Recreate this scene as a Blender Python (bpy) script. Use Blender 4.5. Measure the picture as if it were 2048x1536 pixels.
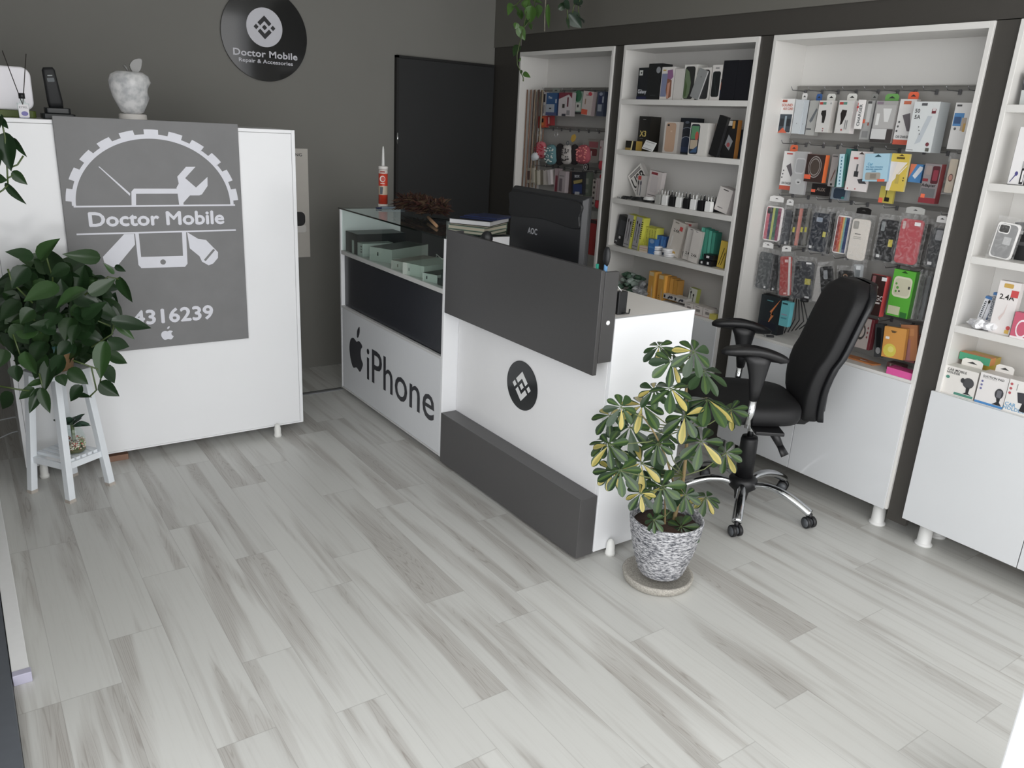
import bpy, bmesh, math, random
from mathutils import Matrix, Vector, noise
for o in list(bpy.data.objects): bpy.data.objects.remove(o)
SC = bpy.context.scene
COL = SC.collection
PI = math.pi

# ---------------------------------------------------------------- camera
cam_data = bpy.data.cameras.new('camera')
cam = bpy.data.objects.new('camera', cam_data)
COL.objects.link(cam)
yaw, pit, rol = 0.62242, 0.31633, 0.05622
fw = Vector((math.sin(yaw)*math.cos(pit), math.cos(yaw)*math.cos(pit), -math.sin(pit)))
rt = Vector((math.cos(yaw), -math.sin(yaw), 0)); up = rt.cross(fw)
r2 = rt*math.cos(rol) + up*math.sin(rol); u2 = -rt*math.sin(rol) + up*math.cos(rol)
cam.matrix_world = Matrix(((r2.x, u2.x, -fw.x, 0.0), (r2.y, u2.y, -fw.y, 0.0), (r2.z, u2.z, -fw.z, 1.62), (0, 0, 0, 1)))
cam_data.sensor_width = 36.0
cam_data.lens = 36.0*1582.53/2048
cam_data.clip_start = 0.02
SC.camera = cam

# ---------------------------------------------------------------- sky and light
SC.view_settings.view_transform = 'Standard'
SC.view_settings.look = 'None'
SC.view_settings.exposure = 0.0
SC.view_settings.gamma = 1.0
SC.view_settings.use_curve_mapping = False
world = bpy.data.worlds.new('sky'); SC.world = world
world.use_nodes = True
wn = world.node_tree.nodes; wl = world.node_tree.links
bg = wn['Background']
bg.inputs['Color'].default_value = (0.96, 0.975, 1.0, 1)
bg.inputs['Strength'].default_value = 2.12

def area(name, loc, rot, sx, sy, power, col, portal=False):
    l = bpy.data.lights.new(name, 'AREA'); l.shape = 'RECTANGLE'; l.size = sx; l.size_y = sy
    l.energy = power; l.color = col
    if portal: l.cycles.is_portal = True
    o = bpy.data.objects.new(name, l); COL.objects.link(o); o.location = loc; o.rotation_euler = rot
    return o
# daylight of the glazed shop front behind the camera and the glazed left corner
area('front_daylight', (1.2, -1.15, 1.55), (PI/2, 0, 0), 4.2, 2.4, 42, (1.0, 0.975, 0.94))
area('side_daylight', (-1.1, 0.6, 1.5), (PI/2, 0, -PI/2), 3.0, 2.2, 20, (0.96, 0.975, 1.0))

# ---------------------------------------------------------------- colours and materials
def srgb(h):
    if len(h) == 3: h = ''.join(c*2 for c in h)
    v = [int(h[i:i+2], 16)/255 for i in (0, 2, 4)]
    return [c/12.92 if c <= .04045 else ((c+.055)/1.055)**2.4 for c in v]
MATS = {}
def mat(h, rough=.5, metal=0, gain=1.0, spec=.5, coat=0, mottle=.03, scale=30, bump=0, sheen=0, sat=1.0):
    key = (h, rough, metal, gain, spec, coat, mottle, scale, bump, sheen, sat)
    if key in MATS: return MATS[key]
    m = bpy.data.materials.new('paint_'+h); m.use_nodes = True
    nt = m.node_tree; b = nt.nodes['Principled BSDF']
    c = [min(.9, x*gain) for x in srgb(h)]; g_ = sum(c)/3; c = [g_+(x-g_)*sat for x in c]
    tc = nt.nodes.new('ShaderNodeTexCoord'); nz = nt.nodes.new('ShaderNodeTexNoise')
    nz.inputs['Scale'].default_value = scale; nz.inputs['Detail'].default_value = 3
    nt.links.new(tc.outputs['Object'], nz.inputs['Vector'])
    mx = nt.nodes.new('ShaderNodeMix'); mx.data_type = 'RGBA'
    mx.inputs['A'].default_value = (*[x*(1-mottle) for x in c], 1)
    mx.inputs['B'].default_value = (*[min(.95, x*(1+mottle)) for x in c], 1)
    nt.links.new(nz.outputs['Fac'], mx.inputs['Factor'])
    nt.links.new(mx.outputs['Result'], b.inputs['Base Color'])
    b.inputs['Roughness'].default_value = rough; b.inputs['Metallic'].default_value = metal
    b.inputs['Specular IOR Level'].default_value = spec
    b.inputs['Coat Weight'].default_value = coat
    b.inputs['Coat Roughness'].default_value = .05
    if sheen: b.inputs['Sheen Weight'].default_value = sheen
    if bump:
        bp = nt.nodes.new('ShaderNodeBump'); bp.inputs['Strength'].default_value = bump
        bp.inputs['Distance'].default_value = .002
        nt.links.new(nz.outputs['Fac'], bp.inputs['Height']); nt.links.new(bp.outputs['Normal'], b.inputs['Normal'])
    MATS[key] = m
    return m
def printed(h):
    return mat(h, rough=.42, gain=1.0, mottle=.02, sat=.86)
def clear_film(name, tint, rough, opacity):
    m = bpy.data.materials.new(name); m.use_nodes = True; nt = m.node_tree
    b = nt.nodes['Principled BSDF']; out = nt.nodes['Material Output']
    b.inputs['Base Color'].default_value = (*tint, 1); b.inputs['Roughness'].default_value = rough
    b.inputs['Specular IOR Level'].default_value = .8
    tr = nt.nodes.new('ShaderNodeBsdfTransparent'); mix = nt.nodes.new('ShaderNodeMixShader')
    tc = nt.nodes.new('ShaderNodeTexCoord'); nz = nt.nodes.new('ShaderNodeTexNoise')
    nz.inputs['Scale'].default_value = 45; nz.inputs['Detail'].default_value = 4; nz.inputs['Distortion'].default_value = 1.5
    nt.links.new(tc.outputs['Object'], nz.inputs['Vector'])
    rp = nt.nodes.new('ShaderNodeMapRange'); rp.inputs['From Min'].default_value = .45; rp.inputs['From Max'].default_value = .7
    rp.inputs['To Min'].default_value = opacity*.3; rp.inputs['To Max'].default_value = opacity*2.2
    nt.links.new(nz.outputs['Fac'], rp.inputs['Value'])
    bp = nt.nodes.new('ShaderNodeBump'); bp.inputs['Strength'].default_value = .5; bp.inputs['Distance'].default_value = .004
    nt.links.new(nz.outputs['Fac'], bp.inputs['Height']); nt.links.new(bp.outputs['Normal'], b.inputs['Normal'])
    nt.links.new(rp.outputs['Result'], mix.inputs['Fac'])
    nt.links.new(tr.outputs[0], mix.inputs[1]); nt.links.new(b.outputs[0], mix.inputs[2])
    nt.links.new(mix.outputs[0], out.inputs['Surface'])
    return m
FILM = clear_film('plastic_film', (.85, .85, .85), .08, .10)
def glass_mat(name, col, refl=.08, dens=.12):
    m = bpy.data.materials.new(name); m.use_nodes = True; nt = m.node_tree
    out = nt.nodes['Material Output']; b = nt.nodes['Principled BSDF']; nt.nodes.remove(b)
    tr = nt.nodes.new('ShaderNodeBsdfTransparent'); tr.inputs[0].default_value = (*col, 1)
    gl = nt.nodes.new('ShaderNodeBsdfGlossy'); gl.inputs['Roughness'].default_value = .02
    fr = nt.nodes.new('ShaderNodeFresnel'); fr.inputs['IOR'].default_value = 1.5
    mix = nt.nodes.new('ShaderNodeMixShader')
    ge = nt.nodes.new('ShaderNodeNewGeometry'); inv = nt.nodes.new('ShaderNodeMath'); inv.operation = 'SUBTRACT'; inv.inputs[0].default_value = 1
    nt.links.new(ge.outputs['Backfacing'], inv.inputs[1]); mu = nt.nodes.new('ShaderNodeMath'); mu.operation = 'MULTIPLY'
    nt.links.new(fr.outputs[0], mu.inputs[0]); nt.links.new(inv.outputs[0], mu.inputs[1])
    nt.links.new(mu.outputs[0], mix.inputs[0]); nt.links.new(tr.outputs[0], mix.inputs[1]); nt.links.new(gl.outputs[0], mix.inputs[2])
    nt.links.new(mix.outputs[0], out.inputs['Surface'])
    return m
GLASS = glass_mat('clear_glass', (.93, .97, .955))
WHITE = mat('f1f2f4', rough=.16, gain=.96, mottle=.01, scale=8)
WHITE_SHADED = mat('eceae6', rough=.35, gain=.82, mottle=.01, scale=8)  # white melamine, darkened to stand in for the dimmer light inside cabinets
GREYLAM = mat('484746', rough=.3, mottle=.05, scale=60)
CHROME = mat('d8dadc', rough=.12, metal=1)
BLACKP = mat('1b1c1e', rough=.45)

# ---------------------------------------------------------------- mesh builder
class MB:
    def __init__(s): s.v = []; s.f = []; s.m = []; s.mats = []; s.M = Matrix.Identity(4); s.sm = []
    def mi(s, m):
        if m not in s.mats: s.mats.append(m)
        return s.mats.index(m)
    def add(s, vs, fs, m, smooth=False):
        b = len(s.v); s.v += [tuple(s.M @ Vector(p)) for p in vs]
        k = s.mi(m)
        for f in fs: s.f.append([b+i for i in f]); s.m.append(k); s.sm.append(smooth)
    def box(s, x0, x1, y0, y1, z0, z1, m):
        s.add([(x0,y0,z0),(x1,y0,z0),(x1,y1,z0),(x0,y1,z0),(x0,y0,z1),(x1,y0,z1),(x1,y1,z1),(x0,y1,z1)],
              [(3,2,1,0),(4,5,6,7),(0,1,5,4),(1,2,6,5),(2,3,7,6),(3,0,4,7)], m)
    def prism(s, poly, z0, z1, m, smooth=False):
        n = len(poly); a = sum(poly[i][0]*poly[(i+1)%n][1]-poly[(i+1)%n][0]*poly[i][1] for i in range(n))
        if a < 0: poly = poly[::-1]
        s.add([(x,y,z0) for x,y in poly]+[(x,y,z1) for x,y in poly],
              [tuple(range(n-1,-1,-1)), tuple(range(n,2*n))]+[(i,(i+1)%n,n+(i+1)%n,n+i) for i in range(n)], m, smooth)
    def face(s, poly, z, m):
        n = len(poly); a = sum(poly[i][0]*poly[(i+1)%n][1]-poly[(i+1)%n][0]*poly[i][1] for i in range(n))
        if a < 0: poly = poly[::-1]
        s.add([(x,y,z) for x,y in poly], [tuple(range(n))], m)
    def rings(s, R, m, cap0=True, cap1=True, smooth=True):
        n = len(R[0]); vs = [p for r in R for p in r]; fs = []
        for i in range(len(R)-1):
            for j in range(n):
                a = i*n+j; b = i*n+(j+1)%n; fs.append((a, b, b+n, a+n))
        if cap0: fs.append(tuple(range(n-1,-1,-1)))
        if cap1: fs.append(tuple(range((len(R)-1)*n, len(R)*n)))
        s.add(vs, fs, m, smooth)
    def lathe(s, prof, m, n=24, cx=0, cy=0, cap0=True, cap1=True):
        s.rings([[(cx+r*math.cos(2*PI*k/n), cy+r*math.sin(2*PI*k/n), z) for k in range(n)] for r, z in prof], m, cap0, cap1)
    def tube(s, pts, r, m, n=8, flat=1.0):
        pts = [Vector(p) for p in pts]; R = []
        rr = r if isinstance(r, (list, tuple)) else [r]*len(pts)
        prev = None
        for i, p in enumerate(pts):
            t = (pts[min(i+1, len(pts)-1)]-pts[max(i-1, 0)]).normalized()
            if prev is None:
                a = Vector((0,0,1)) if abs(t.z) < .9 else Vector((1,0,0)); nrm = t.cross(a).normalized()
            else: nrm = (prev - t*prev.dot(t)).normalized()
            prev = nrm; b = t.cross(nrm)
            R.append([tuple(p + rr[i]*(nrm*math.cos(2*PI*k/n)+b*flat*math.sin(2*PI*k/n))) for k in range(n)])
        s.rings(R, m)
    def ball(s, c, r, m, n=16, sx=1, sy=1, sz=1):
        R = []
        for i in range(1, n//2):
            th = PI*i/(n//2)
            R.append([(c[0]+r*sx*math.sin(th)*math.cos(2*PI*k/n), c[1]+r*sy*math.sin(th)*math.sin(2*PI*k/n), c[2]-r*sz*math.cos(th)) for k in range(n)])
        s.rings(R, m)
    def text(s, txt, x, y, h, z, m, width=None, weight=0, align='LEFT', sx=1.0, bold=0):
        vs, fs, tw = text_mesh(txt, weight)
        kx = h*sx if width is None else width/max(tw, .01)
        ox = {'LEFT': 0, 'CENTER': -tw*kx/2}[align]
        s.add([(x+ox+a*kx, y+b*h, z) for a, b in vs], fs, m)
        if bold:
            for i, (e, g) in enumerate(((bold, 0), (-bold, 0), (0, bold), (0, -bold))): s.add([(x+ox+a*kx+e*h, y+b*h+g*h, z+.00003*(i+1)) for a, b in vs], fs, m)
    def build(s, name, parent=None, M=None, bevel=0, seg=2, subsurf=0, auto=False):
        me = bpy.data.meshes.new(name); me.from_pydata(s.v, [], s.f)
        for m in s.mats: me.materials.append(m)
        me.polygons.foreach_set('material_index', s.m); me.polygons.foreach_set('use_smooth', s.sm)
        me.update()
        o = bpy.data.objects.new(name, me); COL.objects.link(o)
        if parent: o.parent = parent
        if M is not None: o.matrix_world = M
        if bevel:
            b = o.modifiers.new('bevel', 'BEVEL'); b.width = bevel; b.segments = seg; b.limit_method = 'ANGLE'; b.angle_limit = .6
            b.harden_normals = False
        if subsurf:
            b = o.modifiers.new('sub', 'SUBSURF'); b.levels = subsurf; b.render_levels = subsurf
        return o
TX = {}
def text_mesh(txt, weight=0):
    """letters of the built-in font as faces, cap height 1, starting at x=0"""
    k = (txt, weight)
    if k in TX: return TX[k]
    cu = bpy.data.curves.new('lettering', 'FONT'); cu.body = txt; cu.size = 1; cu.offset = weight; cu.resolution_u = 3
    cu.space_character = 1.0 + weight*1.5
    o = bpy.data.objects.new('lettering', cu); COL.objects.link(o)
    dg = bpy.context.evaluated_depsgraph_get(); me = bpy.data.meshes.new_from_object(o.evaluated_get(dg))
    vs = [(v.co.x, v.co.y) for v in me.vertices]; fs = [tuple(p.vertices) for p in me.polygons]
    bpy.data.objects.remove(o); bpy.data.curves.remove(cu); bpy.data.meshes.remove(me)
    if not vs: TX[k] = ([], [], .1); return TX[k]
    x0 = min(a for a, b in vs); x1 = max(a for a, b in vs); cap = .729
    # keep the font's own cap height as the unit
    vs = [((a-x0)/cap, b/cap) for a, b in vs]
    out = []
    for f in fs:
        a = sum(vs[f[i]][0]*vs[f[(i+1)%len(f)]][1]-vs[f[(i+1)%len(f)]][0]*vs[f[i]][1] for i in range(len(f)))
        out.append(f if a > 0 else f[::-1])
    TX[k] = (vs, out, (x1-x0)/cap)
    return TX[k]
def rrect(x0, x1, y0, y1, r, n=4):
    r = min(r, (x1-x0)/2*.98, (y1-y0)/2*.98); P = []
    for cx, cy, a in ((x1-r,y1-r,0),(x0+r,y1-r,90),(x0+r,y0+r,180),(x1-r,y0+r,270)):
        for k in range(n+1):
            t = math.radians(a+90*k/n); P.append((cx+r*math.cos(t), cy+r*math.sin(t)))
    return P
def ell(cx, cy, rx, ry, n=20): return [(cx+rx*math.cos(2*PI*k/n), cy+ry*math.sin(2*PI*k/n)) for k in range(n)]
def catmull(P, n=5, closed=True):
    out = []; N = len(P)
    for i in range(N if closed else N-1):
        p = [P[(i+j-1) % N] if closed else P[max(0, min(N-1, i+j-1))] for j in range(4)]
        for k in range(n):
            t = k/n
            out.append(tuple(.5*(2*p[1][d]+(-p[0][d]+p[2][d])*t+(2*p[0][d]-5*p[1][d]+4*p[2][d]-p[3][d])*t*t+(-p[0][d]+3*p[1][d]-3*p[2][d]+p[3][d])*t**3) for d in range(len(P[0]))))
    if not closed: out.append(tuple(P[-1]))
    return out
APPLE = catmull([(.52,.74),(.33,.79),(.14,.71),(.05,.50),(.09,.27),(.20,.08),(.31,.01),(.42,.04),(.52,.065),(.62,.035),(.74,.01),(.85,.11),(.93,.26),(.83,.36),(.79,.50),(.82,.62),(.90,.69),(.82,.76),(.68,.79),(.56,.745)], 4)
APPLE_LEAF = catmull([(.52,.81),(.54,.92),(.64,1.0),(.70,1.0),(.69,.90),(.60,.81)], 4)
def coin_logo(s, cx, cy, r, z, m):
    for P in ([(0,1),(.64,.37),(.40,.13),(0,.53),(-.40,.13),(-.64,.37)], [(0,-1),(.64,-.37),(.40,-.13),(0,-.53),(-.40,-.13),(-.64,-.37)],
              [(.24,0),(0,.24),(-.24,0),(0,-.24)], [(1,0),(.77,.23),(.54,0),(.77,-.23)], [(-1,0),(-.77,.23),(-.54,0),(-.77,-.23)]):
        s.face([(cx+a*r, cy+b*r) for a, b in P], z, m)
def empty(name, loc=(0,0,0), rz=0.0, M=None):
    o = bpy.data.objects.new(name, None); COL.objects.link(o); o.empty_display_size = .05
    if M is not None: o.matrix_world = M
    else: o.location = loc; o.rotation_euler = (0, 0, rz)
    return o
def tag(o, label, cat, group=None, kind=None):
    o['label'] = label; o['category'] = cat
    if group: o['group'] = group
    if kind: o['kind'] = kind
    return o
def part(mb, name, parent, bevel=0, label=None, **k):
    o = mb.build(name, parent, bevel=bevel, **k)
    if label: o['label'] = label
    return o
def struct(mb, name, label=None, bevel=0):
    o = mb.build(name, bevel=bevel); o['kind'] = 'structure'
    if label: o['label'] = label
    return o
def facing_left(x, y, z, roll=0.0, tilt=0.0):      # local x to the right as seen from the room, y up, z out of the shelf wall
    M = Matrix(((0,0,-1,x),(-1,0,0,y),(0,1,0,z),(0,0,0,1)))
    return M @ Matrix.Rotation(roll, 4, 'Z') @ Matrix.Rotation(-tilt, 4, 'X')
def facing_front(x, y, z):
    return Matrix(((1,0,0,x),(0,0,-1,y),(0,1,0,z),(0,0,0,1)))
def box_obj(name, x0, x1, y0, y1, z0, z1, m, parent=None, bevel=0.0015, label=None):
    s = MB(); s.box(x0, x1, y0, y1, z0, z1, m)
    return part(s, name, parent, bevel, label)
# ---------------------------------------------------------------- room
def floor_material():
    m = bpy.data.materials.new('laminate_floor'); m.use_nodes = True; nt = m.node_tree; N = nt.nodes; Lk = nt.links.new
    b = N['Principled BSDF']
    def mth(op, a, c=None, d=None):
        n = N.new('ShaderNodeMath'); n.operation = op
        for i, v in enumerate((a, c, d)):
            if v is None: continue
            if isinstance(v, (int, float)): n.inputs[i].default_value = v
            else: Lk(v, n.inputs[i])
        return n.outputs[0]
    tc = N.new('ShaderNodeTexCoord'); sp = N.new('ShaderNodeSeparateXYZ'); Lk(tc.outputs['Object'], sp.inputs[0])
    X, Y = sp.outputs[0], sp.outputs[1]
    xs = mth('DIVIDE', mth('SUBTRACT', X, .07), .16); row = mth('FLOOR', xs); u = mth('SUBTRACT', xs, row)
    ramp = N.new('ShaderNodeValToRGB'); ramp.color_ramp.interpolation = 'CONSTANT'
    offs = [.28,.51,.835,.19,.80,.45,.63,.19,.92,.09,.61,.147,.81,.337,.749,.28,.83,.5,.12,.7,.3]
    el = ramp.color_ramp.elements
    el[0].position = 0; el[0].color = (offs[0],)*3+(1,)
    el[1].position = 1/21; el[1].color = (offs[1]/.96,)*3+(1,)
    el[0].color = (offs[0]/.96,)*3+(1,)
    for i in range(2, 21):
        e = el.new(i/21); e.color = (offs[i]/.96,)*3+(1,)
    Lk(mth('DIVIDE', mth('ADD', row, .5), 21), ramp.inputs[0])
    v = mth('SUBTRACT', mth('DIVIDE', Y, .96), ramp.outputs[0]); idx = mth('FLOOR', v); vf = mth('SUBTRACT', v, idx)
    cmb = N.new('ShaderNodeCombineXYZ'); Lk(row, cmb.inputs[0]); Lk(idx, cmb.inputs[1])
    wn_ = N.new('ShaderNodeTexWhiteNoise'); wn_.noise_dimensions = '2D'; Lk(cmb.outputs[0], wn_.inputs['Vector'])
    rnd = wn_.outputs['Value']
    # joints
    du = mth('MINIMUM', u, mth('SUBTRACT', 1, u)); dv = mth('MINIMUM', vf, mth('SUBTRACT', 1, vf))
    j = mth('MAXIMUM', mth('LESS_THAN', du, .006), mth('LESS_THAN', dv, .0016))
    # long wandering grain, different on every board
    gx = mth('ADD', mth('MULTIPLY', X, 1.0), mth('MULTIPLY', rnd, 37.0)); gy = mth('ADD', Y, mth('MULTIPLY', rnd, 91.0))
    def nz(sx, sy, detail, dist=0.0, rough=.5):
        c = N.new('ShaderNodeCombineXYZ'); Lk(mth('MULTIPLY', gx, sx), c.inputs[0]); Lk(mth('MULTIPLY', gy, sy), c.inputs[1])
        n = N.new('ShaderNodeTexNoise'); n.inputs['Scale'].default_value = 1; n.inputs['Detail'].default_value = detail
        n.inputs['Distortion'].default_value = dist; n.inputs['Roughness'].default_value = rough
        Lk(c.outputs[0], n.inputs['Vector']); return n.outputs['Fac']
    def rng(x, a, b_, lo=0., hi=1.):
        n = N.new('ShaderNodeMapRange'); n.interpolation_type = 'SMOOTHSTEP'
        n.inputs['From Min'].default_value = a; n.inputs['From Max'].default_value = b_
        n.inputs['To Min'].default_value = lo; n.inputs['To Max'].default_value = hi
        Lk(x, n.inputs['Value']); return n.outputs[0]
    swirl = nz(15, .8, 2.0, .4)
    ring = mth('ABSOLUTE', mth('SINE', mth('MULTIPLY', swirl, 85.0)))
    ring = rng(ring, .0, .55, 1, 0)
    patch = rng(nz(10.5, .75, 2.0, .45), .48, .64)
    veins = mth('MULTIPLY', ring, patch)
    fine = nz(95, 3.0, 5.0, .3, .65)
    streak = rng(nz(30, 1.3, 4.0, .6), .52, .78)
    fac = mth('ADD', mth('ADD', mth('MULTIPLY', veins, .34), mth('MULTIPLY', patch, .48)), mth('MULTIPLY', streak, .30))
    fac = mth('ADD', fac, mth('MULTIPLY', mth('SUBTRACT', fine, .5), .50))
    cl = N.new('ShaderNodeMix'); cl.data_type = 'RGBA'; cl.clamp_factor = True
    cl.inputs['A'].default_value = (.60, .60, .575, 1); cl.inputs['B'].default_value = (.33, .305, .28, 1)
    Lk(fac, cl.inputs['Factor'])
    hv = N.new('ShaderNodeHueSaturation'); Lk(cl.outputs['Result'], hv.inputs['Color']); Lk(rng(rnd, 0, 1, .965, 1.035), hv.inputs['Value'])
    jm = N.new('ShaderNodeMix'); jm.data_type = 'RGBA'; Lk(mth('MULTIPLY', j, .28), jm.inputs['Factor']); Lk(hv.outputs[0], jm.inputs['A'])
    jm.inputs['B'].default_value = (.2, .19, .18, 1)
    Lk(jm.outputs['Result'], b.inputs['Base Color'])
    b.inputs['Roughness'].default_value = .36; b.inputs['Specular IOR Level'].default_value = .45
    bp = N.new('ShaderNodeBump'); bp.inputs['Strength'].default_value = .12; bp.inputs['Distance'].default_value = .001
    Lk(fine, bp.inputs['Height']); Lk(bp.outputs[0], b.inputs['Normal'])
    return m
s = MB(); s.box(-.035, 3.46, -1.2, 4.92, -.06, 0, floor_material()); struct(s, 'floor', 'pale grey wood look laminate planks running towards the back wall')
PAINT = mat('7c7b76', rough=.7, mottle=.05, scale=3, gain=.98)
PAINT_SHADED = mat('78766f', rough=.7, mottle=.05, scale=3, gain=.72)  # back wall paint again, with the light falloff put into its colour
s = MB(); s.box(-.6, 3.5, 4.90, 5.0, -.06, 2.75, PAINT); struct(s, 'wall_back', 'mid grey painted back wall')
s = MB(); s.box(3.44, 3.54, -1.2, 4.90, -.06, 2.75, PAINT_SHADED); s.box(3.205, 3.44, .4, 4.582, 2.178, 2.75, PAINT_SHADED); s.box(3.205, 3.44, 4.582, 4.90, 2.112, 2.75, PAINT_SHADED)
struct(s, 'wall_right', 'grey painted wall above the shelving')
s = MB(); s.box(-.6, -.5, 1.75, 4.90, -.06, 2.75, PAINT); struct(s, 'wall_left')  # unseen wall, run forward to keep side daylight off the far shelves
s = MB(); s.box(-.6, 3.54, -1.2, 5.0, 2.75, 2.85, mat('d8d8d4', rough=.8)); struct(s, 'ceiling')
s = MB(); s.box(-.5, -.036, -1.2, 4.9, -.06, .028, mat('5c6066', rough=.5, mottle=.08)); struct(s, 'trim_1', 'dark grey sill along the left edge of the floor', .003)
s = MB(); s.box(-.034, .010, 2.36, 4.88, 0, .032, mat('fafafc', rough=.3)); s.box(-.034, .014, 2.335, 2.362, 0, .034, mat('b4b2c4', rough=.5))
struct(s, 'baseboard_left', 'white trunking strip on the floor with a lavender end cap', .002)
s = MB(); s.box(1.985, 2.10, .50, .565, 0, .9, mat('eef0f4', rough=.3)); s.box(2.03, 2.05, .566, .58, 0, .9, mat('f4f4f6', rough=.25)); struct(s, 'trim_2', 'white post in the near right corner of the photo', .003)
# dark laminate frame around the four niches
s = MB()
DK = mat('474440', rough=.42, mottle=.05, scale=50, gain=.8)
s.box(3.212, 3.235, .4, 4.582, 2.072, 2.178, DK)
s.box(3.212, 3.235, 4.582, 4.895, .0, 2.112, DK)
for y0, y1 in ((3.573, 3.656), (2.563, 2.645), (1.503, 1.591), (.5, .58)): s.box(3.212, 3.235, y0, y1, .06, 2.075, DK)
struct(s, 'trim_3', 'dark grey laminate frame between the white shelf cabinets')
# threshold strip where the floor steps behind the counter
s = MB(); s.box(1.41, 1.86, 4.385, 4.41, 0, .006, mat('8c8e90', rough=.4, metal=.4)); s.box(1.41, 1.86, 4.41, 4.425, 0, .004, mat('2a2a2a')); struct(s, 'trim_4', 'thin metal threshold strip across the floor beside the counter')
# black door in the back wall
s = MB(); s.box(2.469, 3.20, 4.872, 4.898, 0, 1.985, mat('232425', rough=.55, mottle=.08, scale=5))
d = struct(s, 'door_1', 'tall black door leaf in the back wall', .002)
s = MB(); s.box(2.455, 2.472, 4.868, 4.90, 0, 2.0, mat('141414', rough=.5)); s.box(2.455, 3.20, 4.868, 4.90, 1.985, 2.0, mat('141414', rough=.5)); part(s, 'door_frame', d)
s = MB(); s.tube([(2.463, 4.864, 1.46), (2.463, 4.864, 1.53)], .006, CHROME); part(s, 'hinge', d)

# ---------------------------------------------------------------- white shelf cabinets
def cabinet(y0, y1, zbase, shelves, label, pegs=False, split=None, door_over=0.0, legs=()):
    t = tag(empty('shelf_cabinet', (3.20, (y0+y1)/2, 0)), label, 'cabinet', 'white shelf cabinets along the right wall')
    oy = (y0+y1)/2; T = .018
    def bx(name, x0, x1, a, b, z0, z1, m=WHITE_SHADED, bev=.0012, lab=None):
        s = MB(); s.box(x0-3.20, x1-3.20, a-oy, b-oy, z0, z1, m); return part(s, name, t, bev, lab)
    bx('side_panel', 3.20, 3.43, y1-T, y1, .105, 2.071); bx('side_panel', 3.20, 3.43, y0, y0+T, .105, 2.071)
    bx('top_panel', 3.20, 3.43, y0+T, y1-T, 2.047, 2.071)
    bx('back_panel', 3.422, 3.432, y0+T, y1-T, .105, 2.047)
    bx('bottom_panel', 3.20, 3.42, y0+T, y1-T, .105, .123)
    bx('shelf', 3.20, 3.42, y0+T, y1-T, zbase-.018, zbase)
    for z in shelves: bx('shelf', 3.20, 3.42, y0+T, y1-T, z-.027, z)
    a, b = (y0+T*.6, y1-T*.6) if not door_over else (y0-door_over, y1+door_over)
    sp = split if split else (a+b)/2
    dm = mat('dfe1e3', rough=.13, gain=.92, mottle=.01, scale=6)
    xf = 3.186 if door_over else 3.190
    for k, (p, q) in enumerate(((sp+.0015, b), (a, sp-.0015))):
        dd = bx('door', xf, 3.199, p, q, .104, zbase-(.012 if not door_over else .002), dm)
        if k == 0 and not door_over:
            s = MB(); M = Matrix.Translation((xf-3.2, (p+.055)-oy, zbase-.075)) @ Matrix.Rotation(-PI/2, 4, 'Y')
            s.M = M; s.lathe([(.013, 0), (.013, .006), (.010, .009)], mat('3a3a3c', rough=.3, metal=.6), 16); s.lathe([(.004, .009), (.003, .0095)], BLACKP, 8)
            part(s, 'lock', dd)
    LG = mat('e4e4e2', rough=.35)
    for (lx, ly) in legs:
        s = MB(); s.lathe([(.036, 0), (.036, .006), (.031, .011), (.028, .014), (.027, .106)], LG, 24, lx-3.2, ly-oy); part(s, 'leg', t)
    if pegs:
        GB = mat('b4b2ae', rough=.4, gain=.85); RL = mat('8e8c88', rough=.35, metal=.4)
        s = MB(); s.box(.205, .221, y0+T+.002-oy, y1-T-.002-oy, zbase, 1.868, GB); part(s, 'peg_board', t, .001, 'light grey slatted back board')
        for z in (1.865, 1.628, 1.389, 1.142, .905):
            s = MB(); s.box(.1995, .2045, y0+T+.004-oy, y1-T-.004-oy, z-.019, z, RL); s.box(.196, .2045, y0+T+.004-oy, y1-T-.004-oy, z-.003, z, RL); part(s, 'slat_rail', t)
    return t
lg = lambda y0, y1: [(3.25, y0+.055), (3.25, y1-.055), (3.38, y0+.045), (3.38, y1-.045)]
cabinet(3.656, 4.579, .69, [], 'farthest white cabinet, full of hanging pouches and memory card packs', pegs=True, legs=lg(3.656, 4.579))
cabinet(2.645, 3.573, .705, [1.789, 1.518, 1.245, .970], 'white cabinet with open shelves of phone boxes behind the monitor', legs=lg(2.645, 3.573))
cabinet(1.591, 2.563, .694, [], 'white cabinet of hanging phone cases behind the office chair', pegs=True, split=2.105, legs=lg(1.591, 2.563))
cabinet(.56, 1.503, .685, [1.785, 1.508, 1.235, .962], 'nearest white cabinet with car holder boxes, cut by the right edge', door_over=.009, split=1.048, legs=[(3.25, 1.43), (3.38, 1.44), (3.25, .62), (3.38, .62)])

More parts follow.
